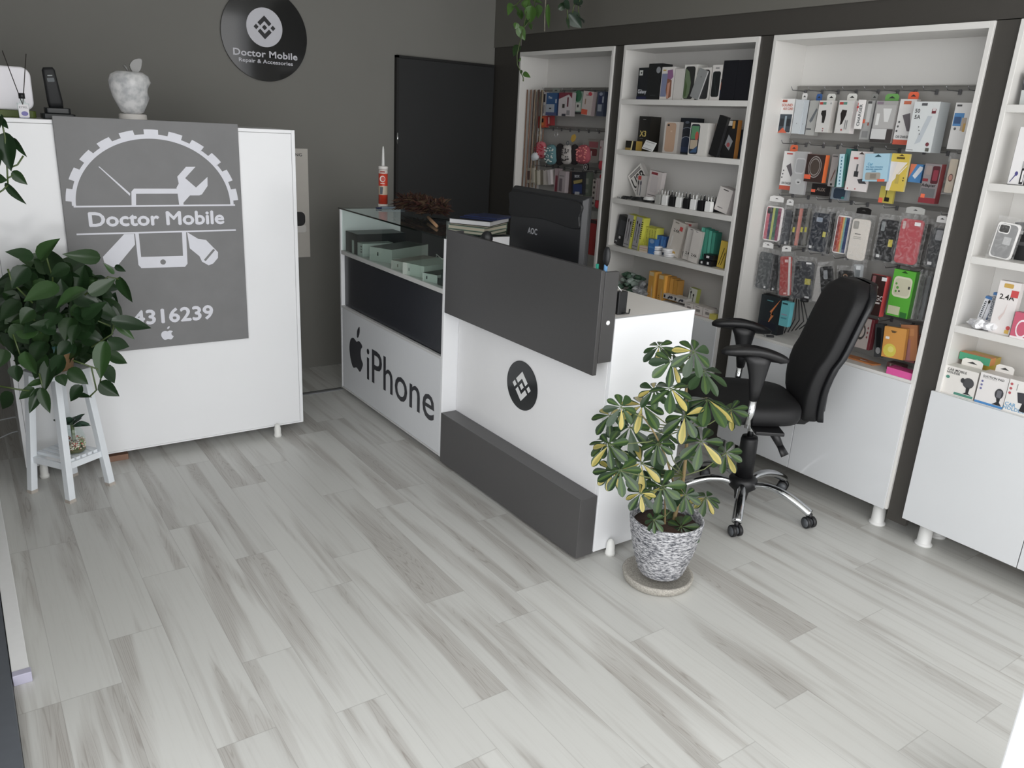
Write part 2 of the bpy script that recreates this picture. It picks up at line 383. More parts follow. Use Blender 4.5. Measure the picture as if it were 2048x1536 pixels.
# ---------------------------------------------------------------- white partition cabinet with sign board
t = tag(empty('partition_cabinet', (.765, 3.85, 0)), 'tall white glossy cabinet back carrying the grey shop sign board', 'cabinet')
def pb(name, x0, x1, y0, y1, z0, z1, m=WHITE, bev=.0015, lab=None, parent=None):
    s = MB(); s.box(x0-.765, x1-.765, y0-3.85, y1-3.85, z0, z1, m); return part(s, name, parent or t, bev, lab)
pb('back_board', .143, 1.386, 3.851, 3.862, .058, 1.522)
pb('side_panel', .125, .142, 3.85, 4.20, .05, 1.539); pb('side_panel', 1.387, 1.404, 3.85, 4.20, .05, 1.539)
pb('top_panel', .142, 1.387, 3.85, 4.20, 1.523, 1.539); pb('bottom_panel', .142, 1.387, 3.85, 4.20, .05, .0575)
FT = mat('e6e6e2', rough=.45)
for fx in (.19, 1.256, ):
    s = MB(); s.lathe([(.020, 0), (.020, .012), (.017, .015), (.017, .045), (.012, .064), (.004, .072)], FT, 20, fx-.765, -.019); part(s, 'foot', t)
for fx in (.19, 1.256):
    s = MB(); s.lathe([(.020, 0), (.020, .012), (.017, .015), (.017, .05)], FT, 20, fx-.765, .30); part(s, 'foot', t)

# the board
BD = mat('8b8b8c', rough=.5, mottle=.12, scale=9, gain=.70); LT = mat('d9dae2', rough=.35, gain=1.0)
t = tag(empty('sign_board', M=facing_front(.762, 3.8355, 1.05)), 'grey sign board with a white gear, phone and tools emblem on the white cabinet', 'sign')
s = MB(); s.box(-.3705, .3705, -.505, .505, -.012, 0, BD); part(s, 'panel', t, .001)
X0, Z0 = .762, 1.05
def P2(L): return [(x-X0, z-Z0) for x, z in L]
s = MB(); cx, cz = .760, 1.197
ring = []; arc = []
n = 96
for k in range(n+1):
    a = PI*k/n; arc.append((a, k))
inner = [(cx+.282*1.135*math.cos(a), cz+.281*math.sin(a)) for a, k in arc]
outer = []
for i in range(11):     # eleven teeth
    a0 = PI*(i+.5)/11; w = PI/11*.5/2*1.15
    for aa, r in ((a0-w*1.02-.002, .300), (a0-w, .320), (a0+w, .320), (a0+w*1.02+.002, .300)):
        outer.append((aa, r))
outer = [(0, .300)]+outer+[(PI, .300)]
def rad(a):
    for (a0, r0), (a1, r1) in zip(outer, outer[1:]):
        if a0 <= a <= a1: return r0 if a1-a0 < 1e-6 else r0+(r1-r0)*(a-a0)/(a1-a0)
    return .3
al = sorted(set([a for a, k in arc]+[a for a, r in outer]))
vs = []; fs = []
for a in al:
    r = rad(a)
    vs += [(cx+r*1.115*math.cos(a)-X0, cz+r*math.sin(a)-Z0, .0006), (cx+.2815*1.135*math.cos(a)-X0, cz+.2815*math.sin(a)-Z0, .0006)]
for i in range(len(al)-1): fs.append((2*i, 2*i+2, 2*i+3, 2*i+1))
s.add(vs, fs, LT)
s.box(.431-X0, 1.101-X0, 1.190-Z0, 1.197-Z0, 0, .0006, LT)
part(s, 'gear_emblem', t)
s = MB(); s.face(P2([(.541,1.358),(.545,1.359),(.655,1.247),(.653,1.237)]), .0006, LT)
part(s, 'needle_emblem', t)
s = MB(); s.face(P2([(.894,1.363),(.935,1.364),(.887,1.314),(.931,1.273),(.984,1.320),(.982,1.280),(.955,1.243),(.943,1.238),(.902,1.238),(.871,1.205),(.862,1.262),(.846,1.270),(.858,1.290),(.854,1.320)]), .0007, LT)
part(s, 'wrench_emblem', t)
s = MB(); s.face(P2([(.615,1.073),(.521,.977),(.525,.952),(.558,.93),(.575,.935),(.655,1.026),(.655,1.073)]), .0007, LT)
part(s, 'handle_emblem', t)
s = MB(); s.face(P2([(.878,1.074),(.925,1.042),(.959,1.036),(1.010,.977),(1.008,.95),(.985,.925),(.964,.917),(.935,.936),(.925,.962),(.885,1.0)]), .0007, LT); s.face(P2([(.990,.994),(.997,.987),(.951,.937),(.944,.944)]), .0009, BD)
part(s, 'screwdriver_emblem', t)
s = MB()     # phone: frame pieces
s.face(P2([(.656,1.197),(.660,1.255),(.672,1.268),(.858,1.268),(.870,1.255),(.872,1.197),(.853,1.197),(.850,1.246),(.678,1.246),(.674,1.197)]), .0008, LT)
s.face(P2([(.659,1.08),(.661,.935),(.672,.920),(.858,.916),(.870,.930),(.874,1.075),(.856,1.075),(.853,.967),(.675,.970),(.674,1.08)]), .0008, LT)
s.face([(a-X0, b-Z0) for a, b in ell(.765, .943, .012, .012)], .0012, BD)
s.box(.430-X0, 1.098-X0, 1.074-Z0, 1.081-Z0, 0, .001, LT)
part(s, 'phone_emblem', t)
s = MB(); s.text('Doctor Mobile', .484-X0, 1.110-Z0, .061, .0009, LT, width=.561, weight=0, bold=.044); part(s, 'lettering', t)
s = MB(); s.text('4316239', .618-X0, .662-Z0, .067, .0009, LT, width=.350, weight=0, bold=.044); part(s, 'phone_number', t)
s = MB(); s.face([(.727-X0+a*.061, .578-Z0+b*.055) for a, b in APPLE], .0009, LT); s.face([(.727-X0+a*.061, .580-Z0+b*.062) for a, b in APPLE_LEAF], .0009, LT); part(s, 'fruit_emblem', t)

# round sign on the back wall
t = tag(empty('round_sign', M=facing_front(1.625, 4.892, 2.032)), 'round black sign with white lettering high on the grey back wall', 'sign')
s = MB(); s.prism(ell(0, 0, .249, .249, 72), -.004, .006, mat('1a1b1c', rough=.07, mottle=.0)); part(s, 'disc', t, .001)
s = MB(); LW = mat('cfcfd6', rough=.4); s.face(ell(-.002, .040, .104, .104, 48), .0068, LW); coin_logo(s, -.002, .040, .063, .0074, mat('1c1c20')); part(s, 'coin_emblem', t)
s = MB(); s.text('Doctor Mobile', -.187, -.119, .037, .0068, LW, width=.374, weight=.022); s.text('Repair & Accessories', -.157, -.152, .021, .0068, LW, width=.315, weight=.016); part(s, 'lettering', t)

# poster on the back wall, half hidden by the partition
t = tag(empty('poster', M=facing_front(1.60, 4.893, 1.078)), 'pale phone advertising poster on the back wall, half hidden by the partition', 'poster')
s = MB(); s.box(-.27, .262, -.333, .333, -.002, .002, mat('c9c5be', rough=.5)); part(s, 'sheet', t)
s = MB(); s.text('SAMSUNG', .085, .288, .018, .0026, mat('4a4a4a'), width=.14, weight=.02); part(s, 'lettering', t)
s = MB(); s.face(rrect(.05, .235, -.135, -.048, .03), .0026, mat('28282a')); s.face(rrect(.05, .24, -.175, -.13, .012), .0026, mat('dcdad6')); part(s, 'phone_picture', t)

# ---------------------------------------------------------------- reception counter
t = tag(empty('reception_counter', (1.93, 2.6, 0)), 'white reception counter with dark grey screen and plinth and a round black emblem', 'counter')
GL = mat('464545', rough=.33, mottle=.06, scale=70, gain=.95)
def rb(name, x0, x1, y0, y1, z0, z1, m, bev=.0012, lab=None):
    s = MB(); s.box(x0-1.93, x1-1.93, y0-2.6, y1-2.6, z0, z1, m); return part(s, name, t, bev, lab)
rb('front_panel', 1.923, 1.941, 2.080, 3.142, .03, .972, mat('eeeeef', rough=.2, gain=1.0, mottle=.01))
rb('side_panel', 1.924, 2.337, 2.061, 2.079, .020, .9735, WHITE)
rb('side_panel', 1.941, 2.337, 3.124, 3.142, .020, .953, WHITE)
rb('worktop', 1.941, 2.332, 2.079, 3.142, .954, .9725, mat('f0ece8', rough=.3))
rb('plinth', 1.838, 1.9225, 2.066, 3.142, .012, .266, mat('504f4f', rough=.33, mottle=.06, scale=70, gain=1.0), .0016)
rb('screen_panel', 1.840, 1.858, 2.066, 3.139, .767, 1.152, GL, .0016)
rb('screen_return', 1.8585, 1.922, 2.064, 2.082, .812, 1.146, GL)
rb('screen_return', 1.8585, 1.922, 3.121, 3.139, .812, 1.146, GL)
rb('screen_shelf', 1.8585, 1.922, 2.083, 3.120, 1.00, 1.018, GL)
s = MB(); s.M = Matrix.Translation((1.889-1.93, 2.0635-2.6, .962)) @ Matrix.Rotation(PI/2, 4, 'X'); s.lathe([(.0085, 0), (.0085, .002), (.006, .003)], mat('f6f6f6', rough=.4), 16); part(s, 'screw_cap', t)
s = MB(); s.M = facing_left(1.9225-1.93, 2.603-2.6, .556); s.prism(ell(0, 0, .1115, .1085, 64), 0, .003, mat('242629', rough=.12)); em = part(s, 'round_emblem', t, .0006)
s = MB(); s.M = facing_left(1.9225-1.93, 2.603-2.6, .556); coin_logo(s, 0, -.003, .067, .0036, mat('e4e4e4', rough=.4)); part(s, 'coin_mark', em)
s = MB(); s.lathe([(.021, 0), (.021, .014), (.018, .016), (.017, .044), (.012, .062), (.004, .070)], FT, 20, 1.995-1.93, 2.040-2.6); part(s, 'foot', t)
s = MB(); s.lathe([(.021, 0), (.021, .014), (.018, .016)], FT, 20, 2.26-1.93, 2.12-2.6); part(s, 'foot', t)

# ---------------------------------------------------------------- glass display counter
t = tag(empty('display_counter', (2.03, 3.75, 0)), 'white display counter with glass top, dark band and large dark lettering', 'counter')
def db(name, x0, x1, y0, y1, z0, z1, m, bev=.001, lab=None):
    s = MB(); s.box(x0-2.03, x1-2.03, y0-3.75, y1-3.75, z0, z1, m); return part(s, name, t, bev, lab)
FRM = mat('dcdcdc', rough=.25, gain=.9)
db('lower_front', 1.842, 1.858, 3.165, 4.345, .040, .532, mat('e2e4e7', rough=.2, gain=1.0, mottle=.01))
db('edge_strip', 1.839, 1.858, 3.165, 4.345, .5325, .546, FRM)
db('edge_strip', 1.840, 1.858, 3.165, 4.345, .030, .0395, FRM)
db('end_panel', 1.840, 2.225, 4.346, 4.362, .030, 1.108, WHITE)
db('end_panel', 1.840, 2.225, 3.1435, 3.161, .030, 1.108, WHITE)
db('middle_front', 1.862, 1.878, 3.165, 4.345, .5465, .850, mat('33353b', rough=.25, gain=.9))
db('display_shelf', 1.841, 2.225, 3.165, 4.345, .851, .873, mat('d4d4d2', rough=.35, gain=.9))
db('lower_shelf', 1.879, 2.225, 3.165, 4.345, .5, .516, WHITE_SHADED)
db('glass_top', 1.836, 2.235, 3.165, 4.366, 1.1085, 1.1165, GLASS, .0008)
db('glass_edge', 1.8345, 1.8358, 3.165, 4.366, 1.1085, 1.1165, mat('0e1614', rough=.1), 0, 'dark green front edge of the glass')
db('glass_front', 1.848, 1.853, 3.165, 4.345, .8735, 1.108, GLASS, 0)
db('rear_post', 2.205, 2.223, 3.75, 3.768, .8735, 1.108, FRM)
db('rear_panel', 2.226, 2.24, 3.165, 3.66, .4, 1.105, mat('3c3e42', rough=.5))
APM = mat('3a3b40', rough=.3)
s = MB(); s.M = facing_left(1.8418-2.03, 4.145-3.75, .335)
s.face([((a-.5)*.215, (b-.5)*.235-.018) for a, b in APPLE], .0008, APM); s.face([((a-.5)*.215+.008, (b-.5)*.235-.005+(b-.8)*.1) for a, b in APPLE_LEAF], .0008, APM); part(s, 'fruit_emblem', t)
s = MB(); s.M = facing_left(1.8418-2.03, 4.0-3.75, .190); s.text('iPhone', 0, 0, .205, .0008, APM, width=.785, weight=.006); part(s, 'lettering', t)
# stock: kind, name, label, category, group, front x, y, z, width, height, thickness, roll, colours, print
ITEMS = [
('box','cable_box','slim white box with orange lettering above a dark picture, leftmost of the top hooks','box','boxes hung on the top hook row',3.3,2.5081,1.7277,0.0719,0.1527,0.02,0.0,'e6e4e2','e6e4e2',[('r',0.05,0.02,0.97,0.55,'3c4650'),('r',0.1,0.2,0.9,0.42,'20242a'),('r',0.45,0.05,0.6,0.5,'8fa0aa'),('p',[(0.02,0.0),(0.75,0.0),(0.4,0.16)],'d85a32'),('r',0.08,0.9,0.45,0.97,'b05038'),('t','SOUND',0.08,0.78,0.08,'c25636'),('t','AUX CORD',0.2,0.68,0.07,'c25636')],{}),
('box','slim_box','left one of two plain pale slim boxes side by side on the top hook row','box','boxes hung on the top hook row',3.3,2.4427,1.7259,0.0435,0.1503,0.03,0.0,'ccd2d6','b8bec2',[('e',0.5,0.3,0.06,0.02,'9aa0a4')],{'tab': 'e6e4e2'}),
('box','slim_box','right one of two plain pale slim boxes side by side on the top hook row','box','boxes hung on the top hook row',3.304,2.4119,1.7247,0.0333,0.1503,0.03,0.0,'c4cbd0','3c3c3e',[('e',0.5,0.3,0.06,0.02,'9aa0a4')],{}),
('box','charger_box','grey box with a slanted silver charger picture and green foot, top hook row','box','boxes hung on the top hook row',3.31,2.3717,1.7223,0.0468,0.152,0.03,0.0,'b8b8b4','a8a8a4',[('p',[(0.25,0.42),(0.85,0.78),(0.98,0.74),(0.6,0.42),(0.4,0.36)],'70757a'),('r',0.05,0.16,0.6,0.2,'55585a')],{'tab': '2f62a8'}),
('box','car_charger_box','white box picturing a black car charger, left of its twin on the top hook row','box','boxes hung on the top hook row',3.29,2.2973,1.7296,0.0673,0.1362,0.034,0.0,'d6d4d0','dedad4',[('p',[(0.3,0.68),(0.62,0.7),(0.66,0.55),(0.6,0.3),(0.42,0.3),(0.38,0.5),(0.26,0.58)],'2a2826'),('r',0.05,0.87,0.3,0.95,'c03c34'),('r',0.31,0.87,0.55,0.95,'5c9080'),('e',0.9,0.91,0.06,0.03,'aaaaaa'),('r',0.55,0.1,0.62,0.14,'b03c40'),('r',0.55,0.03,0.62,0.07,'7a2c50')],{'tab': 'e0e0da'}),
('box','car_charger_box','white box picturing a black car charger, right of its twin on the top hook row','box','boxes hung on the top hook row',3.28,2.1872,1.7299,0.0738,0.1372,0.034,0.0,'d6d4d0','ece4e2',[('p',[(0.3,0.72),(0.62,0.7),(0.6,0.55),(0.42,0.28),(0.3,0.25),(0.3,0.4),(0.22,0.6)],'2a2422'),('r',0.05,0.87,0.3,0.95,'c03c34'),('r',0.31,0.87,0.55,0.95,'5c9080'),('r',0.6,0.12,0.66,0.4,'888888'),('r',0.72,0.12,0.78,0.4,'888888'),('r',0.4,0.08,0.5,0.13,'b03c40')],{'tab': 'e0e0da'}),
('box','charger_box','narrow white box edge with a column of small letters, top hook row','box','boxes hung on the top hook row',3.27,2.1106,1.7412,0.0285,0.1191,0.012,0.0,'ece8e6','ece8e6',[('tv','CHARGER',0.6,0.1,0.85,'444a4e'),('tv','+',0.1,0.6,0.9,'c03030')],{}),
('box','earphone_pack','clear grey blister pack with orange price sticker hung mid top row','pack','boxes hung on the top hook row',3.3,2.0877,1.7199,0.0457,0.1597,0.025,0.0,'a8a8a6','98989a',[('r',0.35,0.45,0.75,0.92,'c6c6c4'),('r',0.05,0.42,0.3,0.52,'f0623a'),('r',0.6,0.36,0.75,0.44,'a04838'),('r',0.2,0.05,0.8,0.22,'8e8e8e'),('r',0.3,0.92,0.7,0.98,'4a4a4a')],{'tab': '8c8c88'}),
('box','car_charger_box','large grey box showing a silver car charger behind a window, beside the white hub box','box','boxes hung on the top hook row',3.28,1.9982,1.7142,0.0954,0.1666,0.03,0.0,'a6a4a2','8e8a88',[('r',0.04,0.35,0.96,0.9,'b4b2b0'),('p',[(0.38,0.82),(0.78,0.82),(0.7,0.5),(0.52,0.5)],'dcdcda'),('r',0.12,0.42,0.26,0.7,'e0e0de'),('r',0,0.08,0.72,0.33,'d0d0ce'),('r',0.72,0.0,1,0.33,'46403e'),('r',0,0,0.72,0.08,'3e3a38'),('r',0.05,0.92,0.35,0.98,'8a7a88')],{'tab': '6fae58'}),
('box','car_charger_box','white car charger box with orange foot tucked left of the big hub box','box','boxes hung on the top hook row',3.29,1.9122,1.7163,0.07,0.1786,0.03,0.0,'dcdad8','d0ccc8',[('r',0,0,1,0.11,'cc5438'),('p',[(0.3,0.65),(0.75,0.7),(0.98,0.3),(0.75,0.3)],'6a6468'),('t','CAR CHARGER',0.12,0.15,0.055,'3a3a3a'),('r',0.25,0.89,0.7,0.96,'cc6a48'),('e',0.18,0.5,0.06,0.025,'5a5a5a'),('e',0.15,0.4,0.06,0.025,'5a5a5a'),('e',0.12,0.3,0.06,0.025,'5a5a5a')],{'tab': 'f06030'}),
('box','usb_hub_box','large pale box printed 50 5A with a white charging hub picture, top hook row','box','boxes hung on the top hook row',3.25,1.8086,1.6986,0.105,0.1925,0.075,0.0,'d2d6d6','b6bcbe',[('p',[(0.3,0.15),(0.52,0.2),(0.8,0.72),(0.62,0.72)],'b9c0c6'),('t','50',0.08,0.78,0.08,'4a4a4c'),('t','5A',0.1,0.66,0.08,'4a4a4c'),('r',0.3,0.92,0.52,0.97,'55565a'),('r',0.74,0.77,0.9,0.86,'7a3038'),('r',0.76,0.82,0.88,0.88,'cfc8c8'),('e',0.82,0.16,0.07,0.04,'7a3a42'),('r',0.78,0.02,0.92,0.09,'5a5a52'),('e',0.35,0.5,0.02,0.012,'444'),('e',0.39,0.43,0.02,0.012,'444'),('e',0.43,0.36,0.02,0.012,'444'),('r',0.04,0.03,0.3,0.04,'777777')],{}),
('box','gadget_box','white box with a blue picture at the right end of the top hook row','box','boxes hung on the top hook row',3.28,1.6783,1.7074,0.064,0.1725,0.03,0.0,'d6d4d2','c8c8c8',[('r',0.05,0.5,0.65,0.78,'4a88c0'),('r',0.1,0.55,0.5,0.7,'3a5a86'),('r',0.55,0.4,0.85,0.68,'b0a090'),('r',0.7,0.38,0.85,0.56,'c09a50'),('r',0.1,0.92,0.4,0.96,'555555'),('e',0.25,0.44,0.08,0.03,'6a6a6a')],{}),
('box','car_charger_box','white car charger box with orange foot at the left end of the second hook row','box','boxes hung on the second hook row',3.3,2.4526,1.4819,0.0652,0.1768,0.025,0.0,'e6e4e2','e6e4e2',[('r',0,0,1,0.11,'cc5438'),('p',[(0.35,0.62),(0.7,0.7),(0.98,0.42),(0.85,0.35)],'6a6468'),('t','CAR CHARGER',0.15,0.15,0.06,'3a3a3a'),('r',0.25,0.92,0.75,0.96,'c8504a'),('e',0.18,0.5,0.06,0.02,'5a5a5a'),('e',0.15,0.41,0.06,0.02,'5a5a5a'),('e',0.12,0.32,0.06,0.02,'5a5a5a')],{'tab': 'e8622c'}),
('box','earphone_pack','clear silvery pack with a rounded white frame, second in the second hook row','pack','boxes hung on the second hook row',3.28,2.3694,1.477,0.0785,0.1929,0.014,0.0,'b4b4b4','a4a4a6',[('rr',0.15,0.48,0.8,0.85,'c8c8ca'),('rr',0.19,0.51,0.76,0.82,'a8a8aa'),('e',0.5,0.3,0.2,0.07,'c8c8c8'),('r',0.45,0.27,0.6,0.3,'4a4a4a')],{}),
('box','aux_cable_box','black box showing a coiled grey cable with an orange side, second hook row','box','boxes hung on the second hook row',3.27,2.2858,1.5041,0.0963,0.1212,0.03,0.0,'3c2a26','ff7022',[('e',0.5,0.55,0.36,0.4,'98908c'),('e',0.5,0.55,0.33,0.36,'463833'),('e',0.5,0.55,0.28,0.32,'98908c'),('e',0.5,0.55,0.25,0.28,'50443c'),('r',0,0.1,0.36,0.26,'f05a28')],{'ss': 'ff7022'}),
('box','aux_cable_box','black AUX box hanging below the coiled cable box','box','boxes hung on the second hook row',3.295,2.2629,1.4112,0.0782,0.0507,0.03,0.0,'1e1a1a','1e1a1a',[('t','AUX',0.35,0.4,0.3,'8a7a70'),('r',0.0,0.25,0.28,0.5,'f0603a')],{}),
('box','ear_thermometer_box','grey box with a pale blue printed edge, second hook row','box','boxes hung on the second hook row',3.29,2.2012,1.5013,0.0354,0.1395,0.03,0.0,'9a9694','3a8078',[('p',[(0.3,0.2),(0.7,0.55),(0.8,0.5),(0.4,0.15)],'6a4a42'),('r',0.1,0.92,0.8,0.96,'5a5a5a'),('r',0.35,0.03,0.65,0.1,'3a3a3a')],{}),
('box','slim_box','narrow pale blue box edge with blue script beside the teal box','box','boxes hung on the second hook row',3.265,2.149,1.5042,0.0251,0.1411,0.02,0.08,'bfe0ea','3a8078',[('bv',0.5,0.05,0.95,'3a7a96')],{}),
('box','gadget_box','teal box edge-on behind the pale blue edge, second hook row','box','boxes hung on the second hook row',3.3,2.1492,1.5296,0.0244,0.1374,0.05,0.0,'3a7c78','2c605c',[('r',0.2,0.1,0.5,0.5,'2c5c5a')],{}),
('box','phone_case_pack','clear pack with dark blue contents below the teal box','pack','boxes hung on the second hook row',3.31,2.1648,1.4022,0.0836,0.0529,0.02,0.0,'7a8690','8a9298',[('rr',0.15,0.1,0.85,0.95,'2a3a4c'),('e',0.75,0.2,0.1,0.1,'2a7a78')],{}),
('box','adapter_card','white hanging card with a small black adapter, second hook row','card','boxes hung on the second hook row',3.27,2.0641,1.5071,0.1053,0.1665,0.006,0.0,'e2dad8','c8c0be',[('r',0.3,0.36,0.5,0.5,'3a3a3c'),('r',0.36,0.5,0.44,0.68,'6a6a6c'),('rr',0.18,0.8,0.38,0.85,'c03c3c'),('p',[(0.5,0.3),(0.75,0.33),(0.95,0.2),(0.6,0.2)],'4a484c'),('r',0.1,0.04,0.15,0.07,'b04040'),('r',0.45,0.04,0.5,0.07,'b04040'),('p',[(0.38,0.93),(0.62,0.93),(0.5,0.99)],'3a2a26')],{}),
('box','eye_thermometer_box','light blue box with a grey oval gadget printed on its front, second hook row','box','boxes hung on the second hook row',3.245,1.9726,1.5298,0.111,0.1142,0.035,0.071,'a6cfe2','7aa4c0',[('rr',0.1,0.05,0.72,0.32,'a8a094'),('r',0.3,0.1,0.55,0.28,'8c8478'),('p',[(0.4,0.88),(0.68,0.88),(0.54,0.97)],'1e4a5a'),('t','Car',0.15,0.58,0.1,'4a9ac0'),('t','Free Space Detective',0.1,0.5,0.055,'3a86ac'),('t','automatic measuring',0.1,0.42,0.055,'3a86ac'),('t','mode',0.35,0.35,0.055,'3a86ac'),('r',0.62,0,0.92,0.09,'f0603a')],{}),
('box','usb_cable_pack','yellow topped card pack holding a white cable, second hook row','pack','boxes hung on the second hook row',3.26,1.881,1.5167,0.0781,0.1501,0.012,0.0,'d8bc38','e0d080',[('p',[(0,0),(0,0.78),(0.4,0.78),(0.3,0.3),(0.2,0)],'ddd6d2'),('p',[(0.4,0.78),(0.95,0.78),(0.3,0.3),(0.2,0.3)],'e6dcd0'),('p',[(0.92,0.7),(0.98,0.7),(0.3,0.25),(0.22,0.0),(0.15,0),(0.2,0.25)],'e8dfd8'),('r',0.3,0.86,0.75,0.91,'5a4a20'),('p',[(0.4,0.94),(0.7,0.94),(0.55,0.99)],'4a3c20'),('r',0.45,0.2,0.65,0.45,'c0a844'),('r',0.85,0.35,0.92,0.38,'3a3420'),('r',0.85,0.28,0.92,0.31,'3a3420')],{}),
('box','usb_cable_pack','yellow pack with an orange sticker hanging below the yellow topped cable pack','pack','boxes hung on the second hook row',3.3,1.9344,1.4205,0.0637,0.0692,0.012,0.0,'c4b440','c4b440',[('r',0.4,0.1,0.75,0.35,'1e1c18'),('r',0.45,0.3,0.5,0.8,'1e1c18'),('r',0,0,0.3,0.3,'f0603a')],{}),
('box','tag_pack','blue and orange pack with a white stick shape, second hook row','pack','boxes hung on the second hook row',3.29,1.8211,1.5182,0.0536,0.0726,0.02,0.0,'3f86c4','3a78b0',[('p',[(0,1),(0.5,1),(0,0.2)],'e07850'),('p',[(0.3,0.35),(0.75,0.9),(1,0.85),(1,0.7),(0.55,0.2)],'d6dce6')],{}),
('box','adapter_pack','dark red framed pack with a windowed adapter and orange sticker, second hook row','pack','boxes hung on the second hook row',3.255,1.734,1.4843,0.0674,0.1537,0.035,0.0,'8a8284','8a2c34',[('r',0,0,1,0.14,'8c2c36'),('rr',0.5,0.5,0.95,0.95,'57222a'),('rr',0.58,0.58,0.88,0.85,'8c3040'),('rr',0.1,0.72,0.45,0.95,'9a8c88'),('r',0.02,0.55,0.35,0.62,'8c2c36'),('t','Adapter',0.02,0.42,0.08,'1e1c1c'),('r',0.05,0.15,0.9,0.38,'6a6a6c'),('r',0.1,0.13,0.35,0.23,'ff6a3c')],{'ss': '8a2c34'}),
('case','phone_case','cream phone case in a clear bag at the right end of the second hook row','phone case','boxes hung on the second hook row',3.29,1.6748,1.5191,0.0316,0.1306,0.02,0.0,'c8bca8','c8bca8',[('e',0.5,0.45,0.3,0.12,'5a3428'),('e',0.5,0.45,0.24,0.09,'c88c78')],{'hole': 0}),
('case','phone_case','white rimmed case striped pink, yellow and green, leftmost of the third hook row','phone case','phone cases hung on the third hook row',3.28,2.4753,1.2297,0.0952,0.1649,0.014,0.0,'e8e2e0','e8e2e0',[('r',0.05,0.02,0.25,0.98,'c0586a'),('r',0.25,0.02,0.42,0.98,'3a3c5c'),('r',0.42,0.02,0.56,0.98,'b8c060'),('r',0.56,0.02,0.75,0.98,'3c6a58'),('r',0.75,0.02,0.95,0.98,'8c3c5c')],{'hdr': 'e6e4e2'}),
('case','phone_case','plain dark grey case right of the pink, yellow and green striped one','phone case','phone cases hung on the third hook row',3.3,2.4121,1.2204,0.0457,0.1639,0.014,0.0,'43454a','43454a',[('r',0.65,0,0.85,0.08,'d8d8d8')],{'hdr': 'e6e4e2', 'hole': 0}),
('case','phone_case','black case seen edge-on in the sleeve bundle left of the navy case','phone case','phone cases hung on the third hook row',3.29,2.3579,1.2287,0.0157,0.1739,0.07,0.0,'2a2826','2a2826',[('r',0.1,0.36,0.9,0.5,'c8c02c')],{'hole': 0}),
('case','phone_case','salmon pink case seen edge-on in the sleeve bundle left of the navy case','phone case','phone cases hung on the third hook row',3.294,2.3388,1.231,0.0156,0.1732,0.07,0.0,'c07468','c07468',[('r',0.3,0,0.7,1,'d08c80')],{'hole': 0}),
('case','phone_case','smoky black case seen edge-on in the sleeve bundle left of the navy case','phone case','phone cases hung on the third hook row',3.298,2.3199,1.2334,0.0155,0.1726,0.07,0.0,'302e2c','302e2c',[('r',0.1,0.36,0.9,0.5,'c8c02c')],{'hole': 0}),
('case','phone_case','smoke grey case seen edge-on in the sleeve bundle left of the navy case','phone case','phone cases hung on the third hook row',3.302,2.3011,1.2358,0.0154,0.172,0.07,0.0,'7a7872','7a7872',[('r',0.1,0.36,0.9,0.5,'c8c02c')],{'hole': 0}),
('case','phone_case','dark navy case with a pale camera window and yellow label, third hook row','phone case','phone cases hung on the third hook row',3.27,2.2101,1.2244,0.0822,0.1741,0.014,0.0,'1e2430','1e2430',[('rr',0.25,0.78,0.65,0.9,'8c98a8'),('r',0.05,0.05,0.22,0.12,'d8d8d8'),('r',0.8,0.4,1,0.54,'c8c02c')],{'hole': 0}),
('case','phone_case','stack of black cases edge-on with a yellow label right of the navy case','phone case','phone cases hung on the third hook row',3.3,2.1795,1.2245,0.0328,0.1892,0.06,0.0,'2c2c2e','2c2c2e',[('r',0.0,0.4,0.5,0.52,'c8c02c'),('r',0.4,0.55,0.5,1,'b8b8b8')],{'hole': 0}),
('case','phone_case','white rimmed case striped red, orange and blue, mid third hook row','phone case','phone cases hung on the third hook row',3.28,2.098,1.2289,0.0664,0.1674,0.014,0.0,'e8e2e0','e8e2e0',[('r',0.05,0.02,0.25,0.98,'8c2c24'),('r',0.25,0.02,0.45,0.98,'c0502c'),('r',0.45,0.02,0.58,0.98,'c8a454'),('r',0.58,0.02,0.7,0.98,'6aa4a0'),('r',0.7,0.02,0.95,0.98,'20386a')],{'hole': 0}),
('case','phone_case','whitish case in a see-through pack with black hanger, third hook row','phone case','phone cases hung on the third hook row',3.265,2.0044,1.2206,0.0823,0.1776,0.03,0.0,'d6cfc6','d6cfc6',[('rr',0.08,0.76,0.4,0.96,'9a968e'),('r',0.25,0.63,0.6,0.65,'5a5650'),('r',0.2,0.56,0.65,0.57,'8a867e'),('r',0.2,0.52,0.65,0.53,'8a867e')],{'hdr': '1a1818', 'hole': 0}),
('case','phone_case','black case with a tall pale camera slot and yellow label, left of the red case','phone case','phone cases hung on the third hook row',3.28,1.8822,1.2338,0.0856,0.1747,0.014,0.0,'1c1c20','1c1c20',[('rr',0.08,0.72,0.28,0.96,'7c8284'),('r',0.1,0.06,0.28,0.13,'d8d8d8'),('r',0.62,0.36,0.85,0.54,'c8b82c')],{'hole': 0}),
('case','phone_case','dusty red case in a white cradle, the widest of the third hook row','phone case','phone cases hung on the third hook row',3.255,1.7717,1.246,0.0947,0.1833,0.022,0.0,'b0444c','d8d0cc',[('rr',0.08,0.78,0.22,0.96,'c0a8a4'),('r',0.62,0.88,0.9,0.96,'e8e8e8')],{'hole': 0, 'hdr': 'b0b0ac'}),
('case','phone_case','grey case with a square camera window at the right end of the third hook row','phone case','phone cases hung on the third hook row',3.29,1.6734,1.2342,0.052,0.1587,0.02,0.0,'3e4043','3e4043',[('rr',0.3,0.7,0.85,0.97,'98999c'),('r',0.1,0.04,0.45,0.12,'d8d8d8')],{'hole': 0, 'hdr': 'e6e4e2'}),
